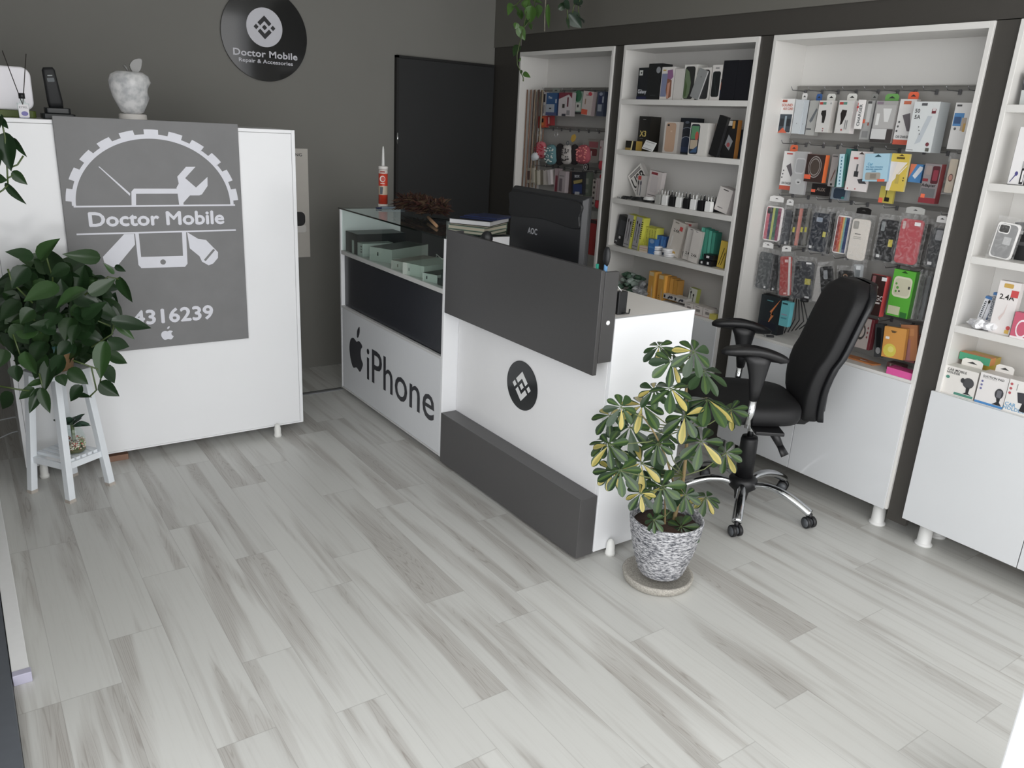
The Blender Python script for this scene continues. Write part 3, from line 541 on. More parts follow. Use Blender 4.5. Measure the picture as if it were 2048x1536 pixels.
('case','phone_case','bundle of dark cases edge-on right of the dusty red case','phone case','phone cases hung on the third hook row',3.32,1.7362,1.2379,0.0304,0.1666,0.05,0.0,'3a3836','3a3836',[('r',0.3,0,0.4,1,'77736e')],{'hole': 0}),
('case','phone_case','slate grey case, leftmost of the fourth hook row','phone case','phone cases hung on the fourth hook row',3.28,2.4847,0.9986,0.0743,0.1802,0.014,0.0,'4a4e50','4a4e50',[('e',0.2,0.88,0.06,0.03,'222'),('e',0.2,0.8,0.06,0.03,'222'),('r',0.7,0.02,0.85,0.08,'d8d8d8')],{'hdr': 'e6e4e2', 'hole': 0}),
('case','phone_case','glossy black case beside the slate grey one, fourth hook row','phone case','phone cases hung on the fourth hook row',3.3,2.4399,0.9942,0.0449,0.1798,0.03,0.0,'242528','242528',[('r',0.6,0.02,0.85,0.08,'d8d8d8'),('r',0.15,0.3,0.22,0.9,'a8a8a8')],{'hole': 0}),
('case','phone_case','brick red case with white edge, fourth hook row','phone case','phone cases hung on the fourth hook row',3.27,2.35,0.9964,0.0614,0.1879,0.026,0.148,'a83e3a','d8d4d2',[('r',0.45,0.86,0.75,0.93,'d8b8b4'),('r',0.8,0,1,1,'d8d4d2'),('r',0.4,0.02,0.7,0.07,'e8b8b4')],{'hole': 0, 'hdr': 'e6e4e2'}),
('case','phone_case','dark slate case with a yellow label, fourth hook row','phone case','phone cases hung on the fourth hook row',3.275,2.2525,0.9933,0.0984,0.1783,0.014,0.073,'32343a','32343a',[('rr',0.06,0.76,0.3,0.95,'1c1c20'),('r',0.62,0.4,0.95,0.56,'b8ae3c'),('r',0.7,0.02,0.95,0.08,'d8d8d8'),('r',0.6,0.95,0.9,1,'e8e8e8')],{'hole': 0}),
('case','phone_case','black case with a pale camera square tilted against white sleeves, fourth hook row','phone case','phone cases hung on the fourth hook row',3.27,2.1241,1.0057,0.0614,0.1505,0.014,0.253,'18181a','18181a',[('rr',0.3,0.62,0.65,0.9,'8a8e92')],{'hole': 0}),
('case','phone_case','white case peeking out behind the tilted black one','phone case','phone cases hung on the fourth hook row',3.3,2.1806,0.9872,0.0481,0.1665,0.012,0.0,'c8c4c0','c8c4c0',[],{'hole': 0}),
('case','phone_case','black case with a bronze ring behind the chair top','phone case','phone cases hung on the fourth hook row',3.28,2.0364,1.0059,0.0714,0.1407,0.014,0.118,'1a1816','1a1816',[('e',0.5,0.84,0.16,0.07,'a07858'),('e',0.5,0.84,0.09,0.04,'1a1816')],{'hole': 0}),
('case','phone_case','silvery clear case right of the bronze ring case','phone case','phone cases hung on the fourth hook row',3.295,1.9931,1.0367,0.044,0.1502,0.02,0.078,'a8acae','a8acae',[('r',0.2,0.2,0.8,0.9,'70767a'),('r',0.3,0.85,0.8,0.97,'e0e4e6')],{'hole': 0}),
('box','phone_case_box','dark brown case box with a red edge and white mark, fourth hook row','phone case','phone cases hung on the fourth hook row',3.27,1.8736,0.998,0.077,0.1754,0.022,0.0,'3c2624','c83c3c',[('t','GO',0.5,0.38,0.13,'d8d0ce'),('r',0.9,0,1,1,'d84848'),('r',0.65,0.88,0.95,0.97,'e8e8e8'),('rr',0.1,0.78,0.3,0.97,'8c5a5c'),('e',0.45,0.7,0.09,0.04,'a89a98'),('r',0.5,0.3,0.8,0.34,'d8d0ce')],{'ss': 'd84444'}),
('box','phone_case_box','bright green case box with a cream window, fourth hook row','phone case','phone cases hung on the fourth hook row',3.26,1.7611,1.028,0.0962,0.1989,0.03,0.0,'55b02c','3f8c24',[('rr',0.08,0.42,0.92,0.86,'d6d4b8'),('rr',0.14,0.46,0.86,0.82,'c8c4a8'),('r',0.05,0.04,0.6,0.22,'c8c8a4'),('e',0.3,0.62,0.06,0.03,'5aa03c'),('e',0.25,0.54,0.05,0.025,'5aa03c'),('e',0.22,0.7,0.05,0.025,'5aa03c'),('e',0.4,0.55,0.04,0.02,'333'),('r',0.78,0.62,0.86,0.68,'333333'),('p',[(0.35,0.94),(0.65,0.94),(0.5,0.99)],'255214'),('r',0.65,0.0,0.95,0.12,'2f7030')],{}),
('case','phone_case','smoke grey case seen edge-on right of the green box','phone case','phone cases hung on the fourth hook row',3.29,1.7159,1.0224,0.015,0.189,0.05,0.0,'8c8c86','8c8c86',[],{'hole': 0}),
('case','phone_case','near black case seen edge-on right of the green box','phone case','phone cases hung on the fourth hook row',3.3,1.6991,1.0217,0.0149,0.1886,0.05,0.0,'4a4a48','4a4a48',[],{'hole': 0}),
('case','phone_case','mid grey case seen edge-on right of the green box','phone case','phone cases hung on the fourth hook row',3.31,1.6824,1.0209,0.0148,0.1882,0.05,0.0,'66686a','66686a',[],{'hole': 0}),
('box','earphone_box','dark teal box with an orange lightning bolt, lowest hook row','box','things hung on the lowest hook row',3.29,2.4194,0.7887,0.123,0.185,0.05,0.0,'20282c','181c22',[('p',[(0.9,0.92),(0.55,0.5),(0.72,0.5),(0.45,0.2),(0.62,0.55),(0.5,0.58),(0.95,0.98)],'d07838'),('r',0.65,0.24,0.8,0.3,'d8d8d8'),('r',0.3,0.86,0.6,0.885,'4a8a90'),('r',0.1,0.1,0.9,0.3,'1a1e2c')],{}),
('box','charger_box','small turquoise box hung beside the lightning bolt box','box','things hung on the lowest hook row',3.26,2.3106,0.818,0.0506,0.1206,0.03,0.0,'5ab0b8','6ac4cc',[('r',0.1,0.88,0.7,0.95,'2a4a50'),('r',0.15,0.3,0.8,0.36,'3a8a94'),('r',0.15,0.45,0.8,0.5,'8a8a9c')],{'ss': '62c8d4'}),
('box','car_holder_box','pale box with a grey ring and dark red edge half behind the chair back','box','things hung on the lowest hook row',3.3,1.9131,0.8138,0.0772,0.1385,0.03,0.0,'c0b4ae','7a2430',[('e',0.3,0.55,0.3,0.28,'4a4644'),('e',0.3,0.55,0.22,0.2,'c0b4ae'),('r',0.85,0,1,1,'7c2a34'),('e',0.72,0.7,0.05,0.04,'8a4a4c'),('e',0.72,0.55,0.05,0.04,'8a4a4c'),('e',0.72,0.4,0.05,0.04,'8a4a4c')],{'ss': '7a2430'}),
('box','memory_card_pouch','orange hanging pouch with a yellow blob, lowest hook row','pouch','things hung on the lowest hook row',3.25,1.7413,0.8184,0.0979,0.1334,0.02,0.078,'dc9838','dc9838',[('e',0.35,0.24,0.3,0.22,'dccc3c'),('e',0.4,0.28,0.14,0.1,'e8dc6a'),('p',[(0.3,0.9),(0.6,0.88),(0.5,0.82),(0.38,0.82)],'6a5030'),('r',0.1,0.6,0.28,0.68,'e8e4dc')],{}),
('box','memory_card_pouch','dull orange pouch right behind the bright orange one','pouch','things hung on the lowest hook row',3.28,1.6931,0.8281,0.0729,0.1521,0.012,0.186,'b87848','a86a48',[('r',0.2,0.7,0.8,0.9,'c88850'),('r',0,0,0.6,0.6,'a8706c')],{}),
('box','earphone_pouch','dusky pink pouch at the right end of the lowest hook row','pouch','things hung on the lowest hook row',3.3,1.687,0.8033,0.0471,0.1232,0.02,0.0,'9c5c58','9c5c58',[('r',0.2,0.2,0.7,0.7,'7c3c40')],{}),
('box','earphone_pouch','black and clear pouch left of the bright orange one','pouch','things hung on the lowest hook row',3.3,1.8382,0.7987,0.0368,0.1471,0.03,0.15,'46484a','46484a',[('rr',0.2,0.3,0.8,0.9,'1a1c1e'),('e',0.5,0.2,0.3,0.1,'a8a8a8')],{}),
('box','earphone_pouch','brownish heap of packs just above the pink box','pouch','things hung on the lowest hook row',3.27,1.7296,0.7101,0.0667,0.0307,0.05,0.0,'5a3c3a','5a3c3a',[('r',0.2,0.2,0.3,0.9,'8a7a78'),('r',0.55,0.1,0.65,0.9,'8a6a6a')],{}),
('box','flat_box','flat bright pink box lying on the cabinet ledge under the orange pouches','box','',3.207,1.6686,0.7082,0.1124,0.0284,0.06,0.0,'e0449a','c03080',[],{'up': 1}),
('box','cable_pack','cream cable pack with an orange sticker in the farthest cabinet','pack','packs hung on the upper hooks of the farthest cabinet',3.3,4.4739,1.7597,0.0627,0.1486,0.02,0.0,'98908c','98908c',[('r',0.15,0.48,0.4,0.58,'f06a48'),('p',[(0.2,0.1),(0.4,0.1),(0.8,0.8),(0.6,0.8)],'88946c')],{}),
('box','cable_pack','slim white and black pack in the farthest cabinet','pack','packs hung on the upper hooks of the farthest cabinet',3.27,4.3698,1.7588,0.0254,0.1433,0.02,0.0,'b8b4b4','b8b4b4',[('r',0.05,0.58,0.7,0.92,'2c2428'),('r',0.2,0.1,0.5,0.45,'6a6668')],{}),
('box','memory_card_pack','blue memory card pack with a white window in the farthest cabinet','pack','packs hung on the upper hooks of the farthest cabinet',3.26,4.2817,1.7579,0.1135,0.1368,0.03,0.0,'2a5484','27406c',[('r',0,0.14,0.78,0.5,'9ea6b0'),('r',0.3,0.28,0.5,0.34,'333'),('t','Flex',0.2,0.74,0.12,'c8d4e0'),('r',0.85,0.55,0.95,0.72,'c8d0d8'),('r',0,0,1,0.13,'4a5078')],{'tab': '8a9088'}),
('box','memory_card_pack','white memory card pack with a dark red roof shape in the farthest cabinet','pack','packs hung on the upper hooks of the farthest cabinet',3.25,4.1296,1.7575,0.1325,0.1389,0.03,0.0,'c0b8ba','a09898',[('p',[(0,1),(0,0.72),(0.75,0.92),(1,0.75),(1,1)],'7c2c3c'),('r',0.3,0.35,0.48,0.52,'3a3834'),('r',0.65,0.4,0.76,0.8,'6c2c3a'),('r',0.3,0.0,0.6,0.1,'3a3a44'),('r',0.65,0.05,0.9,0.25,'8a8688')],{}),
('box','memory_card_pack','pale pack with a green disc and tiny black chip in the farthest cabinet','pack','packs hung on the upper hooks of the farthest cabinet',3.29,4.0538,1.7698,0.0916,0.1328,0.025,0.0,'8ea898','8a9a90',[('e',0.5,0.8,0.38,0.26,'2c6a48'),('r',0.2,0.15,0.85,0.5,'c2c2ba'),('r',0.45,0.3,0.62,0.42,'2a2c2a'),('r',0,0,1,0.1,'2c2c2c')],{}),
('box','memory_card_pack','white pack with a red badge and orange foot in the farthest cabinet','pack','packs hung on the upper hooks of the farthest cabinet',3.26,3.9268,1.7666,0.0929,0.1374,0.03,-0.086,'bcb0ac','a09090',[('r',0.0,0.02,0.62,0.24,'cc5030'),('e',0.7,0.9,0.2,0.08,'bc3040'),('r',0.25,0.45,0.35,0.68,'8a7058'),('r',0.3,0.82,0.6,0.86,'8a6a70')],{}),
('box','memory_card_pack','navy and clear pack near the right side of the farthest cabinet','pack','packs hung on the upper hooks of the farthest cabinet',3.27,3.8166,1.7648,0.0622,0.1392,0.025,0.0,'40485c','40485c',[('r',0.15,0.2,0.75,0.48,'8c929c'),('r',0.2,0.5,0.75,0.9,'283054'),('e',0.5,0.9,0.25,0.07,'8a90a0'),('r',0.75,0.55,0.95,0.8,'a8acb8')],{}),
('box','memory_card_pack','grey green pack squeezed against the right side of the farthest cabinet','pack','packs hung on the upper hooks of the farthest cabinet',3.3,3.8016,1.764,0.0292,0.1312,0.02,0.0,'5c6660','5c6660',[('r',0.2,0.2,0.7,0.5,'3a423c')],{}),
('box','battery_pack','red and orange battery pack with black letters in the farthest cabinet','pack','packs hung on the upper hooks of the farthest cabinet',3.3,4.4282,1.6473,0.0794,0.0723,0.03,0.081,'c8562c','b03428',[('r',0,0,0.35,1,'b82c28'),('r',0.35,0.2,0.75,0.9,'d88030'),('r',0.4,0.45,0.75,0.8,'2a1c18')],{}),
('box','battery_pack','dark red battery pack beside the orange one in the farthest cabinet','pack','packs hung on the upper hooks of the farthest cabinet',3.31,4.3689,1.6553,0.0581,0.0591,0.03,0.128,'9c2c30','9c2c30',[('r',0.45,0.2,0.7,0.9,'c8a8a4')],{}),
('pouch','coin_pouch','pink and red speckled pouch at the left of the pouch row','pouch','furry pouches hung in the farthest cabinet',3.26,4.4012,1.4704,0.1035,0.0963,0.05,0.0,'c4646e','c4646e',[],{'spk': 'a02c3a'}),
('pouch','coin_pouch','teal pouch with a white speckled edge','pouch','furry pouches hung in the farthest cabinet',3.25,4.2699,1.4475,0.1023,0.1102,0.05,0.096,'5a848a','5a848a',[],{'spk': 'c8ccc8'}),
('pouch','coin_pouch','plain black pouch between the teal and the cow print one','pouch','furry pouches hung in the farthest cabinet',3.27,4.204,1.4538,0.0643,0.118,0.05,0.091,'241e20','241e20',[],{}),
('pouch','coin_pouch','black on white cow print pouch','pouch','furry pouches hung in the farthest cabinet',3.25,4.1044,1.4588,0.0842,0.106,0.05,0.098,'b4aeaa','b4aeaa',[],{'spk': '2a2626'}),
('pouch','coin_pouch','plain black pouch right of the cow print one','pouch','furry pouches hung in the farthest cabinet',3.27,4.0541,1.4607,0.0619,0.1096,0.05,0.083,'261f22','261f22',[],{}),
('pouch','coin_pouch','pink pouch with a lighter speckled stripe right of the black one','pouch','furry pouches hung in the farthest cabinet',3.25,3.9437,1.4686,0.1128,0.0995,0.05,0.091,'a84c58','a84c58',[],{'spk': 'd88a84'}),
('pouch','coin_pouch','dark brown round pouch beside the right pink one','pouch','furry pouches hung in the farthest cabinet',3.28,3.9078,1.4695,0.0339,0.0607,0.05,0.099,'4a2c28','4a2c28',[],{}),
('pouch','coin_pouch','small white tuft below the left pink pouch','pouch','furry pouches hung in the farthest cabinet',3.24,4.4267,1.4257,0.0606,0.0457,0.04,0.23,'c8ccd0','c8ccd0',[],{}),
('box','earphone_pack','clear pack with dark red earphones in the farthest cabinet','pack','small packs in the middle rows of the farthest cabinet',3.28,3.8588,1.4925,0.1067,0.1389,0.03,0.0,'7e7a74','7e7a74',[('rr',0.15,0.3,0.85,0.6,'5c2a2c'),('r',0.1,0.65,0.9,0.9,'8c4a50'),('r',0.3,0.3,0.4,0.5,'b0a8a4')],{}),
('box','cable_pack','slim pinkish white pack by the right side of the farthest cabinet','pack','small packs in the middle rows of the farthest cabinet',3.26,3.7609,1.5003,0.0319,0.1181,0.02,0.0,'b8a8a8','b8a8a8',[('e',0.3,0.65,0.2,0.06,'8a4a50')],{}),
('box','phone_case_pack','cream framed pack with a maroon panel in the farthest cabinet','pack','small packs in the middle rows of the farthest cabinet',3.26,4.4747,1.2998,0.092,0.0974,0.02,0.103,'a8a294','a8a294',[('r',0.22,0.2,0.72,0.8,'57403e')],{}),
('box','slim_box','olive edged slim box in the row right of the maroon panel pack','box','small packs in the middle rows of the farthest cabinet',3.27,4.4212,1.2912,0.021,0.0962,0.05,0.133,'8c8672','8c8672',[('r',0.3,0.95,0.7,0.99,'444444')],{}),
('box','slim_box','cream slim box in the row right of the maroon panel pack','box','small packs in the middle rows of the farthest cabinet',3.27,4.3875,1.2939,0.0301,0.0958,0.05,0.13,'cfc8b8','cfc8b8',[('r',0.3,0.95,0.7,0.99,'444444')],{}),
('box','slim_box','khaki edged slim box in the row right of the maroon panel pack','box','small packs in the middle rows of the farthest cabinet',3.27,4.3535,1.2967,0.0217,0.0953,0.05,0.134,'7c7464','7c7464',[('r',0.3,0.95,0.7,0.99,'444444')],{}),
('box','slim_box','off-white slim box in the row right of the maroon panel pack','box','small packs in the middle rows of the farthest cabinet',3.27,4.3191,1.2994,0.029,0.0948,0.05,0.132,'c8c0b8','c8c0b8',[('r',0.3,0.95,0.7,0.99,'444444')],{}),
('box','slim_box','greyish slim box in the row right of the maroon panel pack','box','small packs in the middle rows of the farthest cabinet',3.27,4.2327,1.3064,0.0183,0.0936,0.05,0.138,'8c8480','8c8480',[('r',0.3,0.95,0.7,0.99,'444444')],{}),
('box','slim_box','tilted white slim box in the row right of the maroon panel pack','box','small packs in the middle rows of the farthest cabinet',3.25,4.2425,1.3065,0.0302,0.0938,0.05,0.209,'c8c0c0','c8c0c0',[],{}),
('box','cable_pack','maroon and white long pack in the farthest cabinet','pack','small packs in the middle rows of the farthest cabinet',3.27,4.1914,1.2927,0.0409,0.1462,0.03,0.0,'a89498','a89498',[('r',0.25,0,0.85,0.7,'7c2c3c')],{}),
('box','cable_pack','long white pack with a grey panel in the farthest cabinet','pack','small packs in the middle rows of the farthest cabinet',3.25,4.1057,1.2888,0.0691,0.1327,0.03,0.0,'a89c9e','a89c9e',[('r',0.1,0.05,0.55,0.65,'6c6066'),('r',0.1,0.75,0.8,0.8,'777')],{}),
('box','cable_pack','brown edge-on packs between the long white and the box pack','pack','small packs in the middle rows of the farthest cabinet',3.29,4.0926,1.2836,0.0465,0.1431,0.04,0.0,'685450','685450',[('r',0.2,0,0.35,1,'8c7c76'),('r',0.7,0,0.8,1,'3a2c2a')],{}),
('box','gadget_pack','black pack with a yellow patch and blue foot in the farthest cabinet','pack','small packs in the middle rows of the farthest cabinet',3.26,3.9606,1.293,0.1158,0.1373,0.03,0.071,'2a2a30','2a2a30',[('t','BOX',0.25,0.75,0.12,'c8ccd4'),('p',[(0.15,0.6),(0.9,0.68),(0.9,0.55),(0.2,0.45)],'98884c'),('r',0.15,0.05,0.9,0.45,'2c3c6c'),('r',0.3,0.0,0.7,0.12,'a8aab0')],{}),
('box','gadget_pack','grey green pack right of the black pack with the yellow patch','pack','small packs in the middle rows of the farthest cabinet',3.28,3.8956,1.2919,0.0605,0.1435,0.03,0.081,'5c6458','5c6458',[('r',0.1,0.5,0.8,0.75,'84887c'),('r',0.1,0.15,0.8,0.3,'70746a')],{}),
('box','badge_strip','tall grey strip of round dark badges in the farthest cabinet','pack','small packs in the middle rows of the farthest cabinet',3.27,3.8092,1.2494,0.0335,0.1582,0.02,0.0,'a09890','a09890',[('e',0.5,0.9,0.28,0.05,'3a3030'),('e',0.5,0.7,0.28,0.05,'3a3030'),('e',0.5,0.5,0.28,0.05,'3a3030'),('e',0.5,0.3,0.28,0.05,'3a3030'),('e',0.5,0.1,0.28,0.05,'3a3030')],{}),
('box','cable_pack','pale pink long pack next to the badge strip','pack','small packs in the middle rows of the farthest cabinet',3.25,3.7518,1.2752,0.039,0.1291,0.02,0.0,'b0a0a0','b0a0a0',[('r',0.3,0,0.4,0.9,'8c6c6c')],{}),
('pouch','red_charm','bright red charm upper right in the farthest cabinet','charm','small packs in the middle rows of the farthest cabinet',3.25,3.7499,1.4161,0.0401,0.0481,0.03,0.091,'b83040','b83040',[],{}),
('pouch','red_charm','small red charm midway down the right side of the farthest cabinet','charm','small packs in the middle rows of the farthest cabinet',3.25,3.7362,1.3516,0.0301,0.0257,0.03,0.0,'a82838','a82838',[],{}),
('pouch','red_charm','bright red charm low at the right side of the farthest cabinet','charm','small packs in the middle rows of the farthest cabinet',3.25,3.753,1.1885,0.0398,0.05,0.03,0.0,'b82838','b82838',[],{}),
('box','red_pack','long dark red pack behind the monitor in the farthest cabinet','pack','small packs in the middle rows of the farthest cabinet',3.27,3.7925,0.978,0.068,0.2164,0.05,0.0,'a02c2c','a02c2c',[('r',0,0.9,1,1,'3a2a2a')],{}),
('box','badge_tag','small black and white oval badge tag','charm','small packs in the middle rows of the farthest cabinet',3.22,3.8476,1.3984,0.0427,0.0396,0.01,0.122,'221f20','221f20',[('e',0.5,0.5,0.45,0.48,'b8b4b4'),('e',0.5,0.5,0.36,0.4,'1e1c1e'),('e',0.5,0.5,0.15,0.2,'a8a8a8')],{}),
('box','phone_box','black phone box with a white sticker and pale lettering, leftmost on the top shelf','phone box','phone boxes on the top shelf',3.224,3.4229,1.8715,0.0765,0.165,0.06,0.0,'1e2126','16181c',[('t','Galaxy',0.1,0.2,0.12,'d8dce4'),('r',0.1,0.3,0.4,0.32,'c8ccd0'),('r',0.1,0.76,0.45,0.92,'c8ccc8'),('e',0.3,0.84,0.08,0.03,'444'),('r',0,0,1,0.1,'22264c')],{}),
('box','phone_box','tall black phone box with a silver disc on the top shelf','phone box','phone boxes on the top shelf',3.224,3.3359,1.8809,0.0982,0.1838,0.08,0.0,'1f2122','141516',[('e',0.78,0.82,0.17,0.09,'8a8e92'),('r',0.3,0.12,0.7,0.13,'4a4e52')],{}),
('box','phone_box','white phone box with a purple and bronze figure print on the top shelf','phone box','phone boxes on the top shelf',3.224,3.2353,1.8712,0.0928,0.1644,0.07,0.0,'d6d2ce','c8c4c0',[('r',0.04,0.1,0.5,0.8,'7880a0'),('p',[(0.45,0.9),(0.85,0.92),(0.95,0.7),(0.75,0.6),(0.5,0.65)],'8c5c88'),('p',[(0.5,0.65),(0.85,0.6),(0.9,0.1),(0.6,0.02),(0.45,0.3)],'8c5a44'),('p',[(0.55,0.5),(0.75,0.55),(0.7,0.05),(0.55,0.05)],'c89078'),('r',0.1,0.88,0.35,0.92,'c0a040')],{}),
('box','phone_box','plain white phone box between the figure print and planet picture boxes','phone box','phone boxes on the top shelf',3.224,3.1521,1.8661,0.0617,0.1542,0.07,0.0,'cdc9c4','cdc9c4',[],{}),
('box','phone_box','white phone box picturing a green planet on a dark screen','phone box','phone boxes on the top shelf',3.224,3.074,1.875,0.0902,0.1719,0.07,0.0,'d4d2cc','c4c2bc',[('rr',0.08,0.03,0.85,0.95,'2c2c2c'),('p',[(0.1,0.06),(0.12,0.9),(0.4,0.8),(0.6,0.5),(0.55,0.2),(0.4,0.05)],'66785a'),('p',[(0.15,0.1),(0.16,0.6),(0.35,0.4),(0.3,0.1)],'4a6038')],{}),
('box','phone_box','white phone box with a dark phone behind the leaning grey phone','phone box','phone boxes on the top shelf',3.224,2.9716,1.8666,0.0746,0.1552,0.06,0.0,'d2cfca','c4c2bc',[('rr',0.05,0.04,0.88,0.94,'2a2a2c'),('rr',0.1,0.78,0.5,0.92,'1a1a1a')],{}),
('box','mobile_phone','silver grey phone leaning at a slant across two white boxes','phone','',3.215,3.0021,1.8668,0.0593,0.1441,0.008,-0.329,'8e9090','b8b8b8',[('rr',0.03,0.02,0.97,0.98,'8c8e8e'),('e',0.5,0.75,0.08,0.03,'777')],{}),
('box','phone_box','white phone box with a black screen left of the two black towers','phone box','phone boxes on the top shelf',3.224,2.8962,1.872,0.0622,0.1661,0.06,0.0,'d6d2ce','c4c2bc',[('rr',0.08,0.1,0.9,0.82,'1c2022'),('p',[(0.1,0.8),(0.12,0.8),(0.7,0.12),(0.68,0.12)],'4a5a58'),('r',0.3,0.89,0.7,0.93,'888888')],{}),
('box','mobile_phone','slim dark phone with a glowing orange edge picture on the top shelf','phone','',3.225,2.87,1.8388,0.0218,0.0996,0.012,0.0,'20222a','20222a',[('r',0.2,0.5,0.9,0.85,'b86a48'),('r',0.2,0.2,0.8,0.5,'3a5a88')],{}),
('box','phone_box','left one of the two plain black towers on the top shelf','phone box','phone boxes on the top shelf',3.224,2.8154,1.8815,0.0897,0.185,0.09,0.0,'14151d','101118',[],{}),
('box','phone_box','right one of the two plain black towers on the top shelf','phone box','phone boxes on the top shelf',3.224,2.7265,1.8811,0.0857,0.1842,0.09,0.0,'14151d','101118',[],{}),
('box','perfume_box','small black and gold box at the left of the second shelf','box','',3.224,3.4698,1.5432,0.086,0.0504,0.05,0.0,'1c1a16','b09030',[('p',[(0.5,0),(0.62,0),(0.72,1),(0.6,1)],'e8dca0'),('r',0.0,0.0,0.5,0.25,'a08438')],{}),
('box','phone_box','black phone box with gold lettering at the left of the second shelf','phone box','phone boxes on the second shelf',3.2701,3.423,1.6109,0.0922,0.1858,0.08,0.0,'1b1a18','24211c',[('t','X3',0.15,0.42,0.17,'d8c060'),('r',0.35,0.9,0.6,0.92,'888888'),('r',0.2,0.35,0.5,0.36,'888')],{}),
('box','price_card','small white spec card leaning on the gold lettered black box','card','',3.21,3.3077,1.5501,0.0844,0.051,0.003,-0.166,'dcdcda','dcdcda',[('r',0.1,0.8,0.9,0.9,'aaaaaa'),('r',0.1,0.5,0.7,0.54,'bbbbbb'),('r',0.1,0.1,0.9,0.16,'666666')],{'tilt': 0.4}),
('box','phone_box','white phone box with a rose gold phone on the second shelf','phone box','phone boxes on the second shelf',3.285,3.224,1.5994,0.1088,0.1629,0.06,0.0,'d2ccc6','c6c0ba',[('rr',0.12,0.04,0.8,0.97,'c8a488'),('rr',0.2,0.86,0.34,0.92,'2a2a2a'),('e',0.5,0.7,0.07,0.03,'d8bca4')],{}),
('box','phone_box','dark blue phone box with pale camera rings on the second shelf','phone box','phone boxes on the second shelf',3.3141,3.1318,1.611,0.1221,0.1859,0.05,0.0,'1f242c','181c22',[('e',0.45,0.55,0.42,0.2,'707888'),('e',0.45,0.55,0.38,0.18,'1f2530'),('e',0.45,0.3,0.36,0.2,'9098a4'),('e',0.45,0.3,0.32,0.18,'22304a'),('e',0.42,0.88,0.12,0.04,'5a6270'),('r',0.2,0.05,0.7,0.2,'28385a')],{}),
('box','phone_box','white phone box showing a green and red phone screen on the second shelf','phone box','phone boxes on the second shelf',3.212,2.9596,1.5988,0.1181,0.1615,0.05,0.0,'d8d5cf','cfccc6',[('rr',0.04,0.04,0.56,0.96,'30343c'),('r',0.08,0.5,0.52,0.9,'5a9068'),('e',0.42,0.6,0.1,0.14,'c04c3c'),('r',0.08,0.2,0.5,0.48,'b8a890'),('p',[(0.08,0.08),(0.5,0.1),(0.5,0.3),(0.3,0.2)],'3a5a80')],{}),
('box','phone_box','pinkish white phone box with three black lenses on the second shelf','phone box','phone boxes on the second shelf',3.35,2.976,1.601,0.0732,0.1659,0.05,0.0,'cfc4bc','c4bab2',[('e',0.2,0.86,0.09,0.04,'2a2424'),('e',0.35,0.8,0.09,0.04,'2a2424')],{}),
('box','phone_box','black folder like box leaning to the left on the second shelf','phone box','',3.222,2.8374,1.62,0.0554,0.1966,0.02,-0.222,'18181a','2c2c2e',[],{}),
('box','phone_box','black box with an orange corner and silver diamond badge on the second shelf','phone box','',3.245,2.7847,1.609,0.0879,0.182,0.03,0.0,'1c1b1c','c08030',[('p',[(0.45,0.62),(0.8,0.45),(0.6,0.2),(0.25,0.35)],'8a8c90'),('e',0.5,0.35,0.12,0.06,'9c4448'),('r',0.1,0.85,0.62,0.98,'c8c4bc'),('r',0.65,0.78,0.82,0.98,'c08830')],{}),
('box','phone_box','navy glass fronted box at the right end of the second shelf','phone box','',3.3008,2.7726,1.5939,0.049,0.1519,0.04,0.0,'2c3440','9a9a9a',[('p',[(0,0),(1,0),(1,0.7),(0.2,0.1)],'46505e'),('r',0,0.92,1,1,'b8b6b2')],{}),
('box','usb_cable_box','white box with big bold black USB letters balanced on its corner','box','',3.3,3.4538,1.3466,0.1257,0.1596,0.03,0.685,'dedad6','c8c4c0',[('t','USB',0.1,0.38,0.42,'1e1c1c'),('r',0.1,0.9,0.9,0.93,'1e1c1c'),('r',0.1,0.84,0.9,0.87,'1e1c1c'),('r',0.1,0.3,0.9,0.33,'1e1c1c')],{}),
('box','charger_box','white box with a red badge and two dark cable tips on the third shelf','box','',3.275,3.4031,1.3144,0.0804,0.1388,0.035,0.0,'cfcac6','d8d4d0',[('r',0.1,0.82,0.42,0.98,'c03c34'),('r',0.15,0.2,0.2,0.7,'4a4648'),('r',0.4,0.2,0.46,0.7,'4a5a68'),('e',0.18,0.7,0.08,0.1,'444'),('e',0.43,0.7,0.08,0.1,'445')],{'up': 1}),
('box','charger_box','tall pale box leaning left on the third shelf','box','',3.255,3.2827,1.3331,0.1002,0.1672,0.03,-0.097,'cfc6c4','c4bcba',[('r',0.15,0.88,0.65,0.96,'8c3038'),('r',0.1,0.2,0.8,0.22,'5a5656'),('r',0.1,0.12,0.8,0.13,'777'),('rr',0.2,0.3,0.75,0.85,'c4bcbc')],{}),
('box','power_bank_box','rounded white power bank box at the right end of the third shelf','box','',3.24,2.7636,1.3128,0.0867,0.1208,0.06,-0.2,'d6d0cc','ccc4c2',[('r',0.3,0.9,0.7,0.94,'4a4646'),('r',0.2,0.15,0.6,0.18,'6a6666')],{}),
('box','gadget_box','black box with a glossy window leaning at the left of the fourth shelf','box','',3.24,3.4999,1.0611,0.0767,0.1724,0.05,-0.157,'232426','1c1c1e',[('r',0.25,0.35,0.85,0.85,'3c3e42'),('r',0.4,0.22,0.6,0.3,'c8c8c8'),('r',0.1,0.08,0.3,0.12,'a8a8a8')],{}),
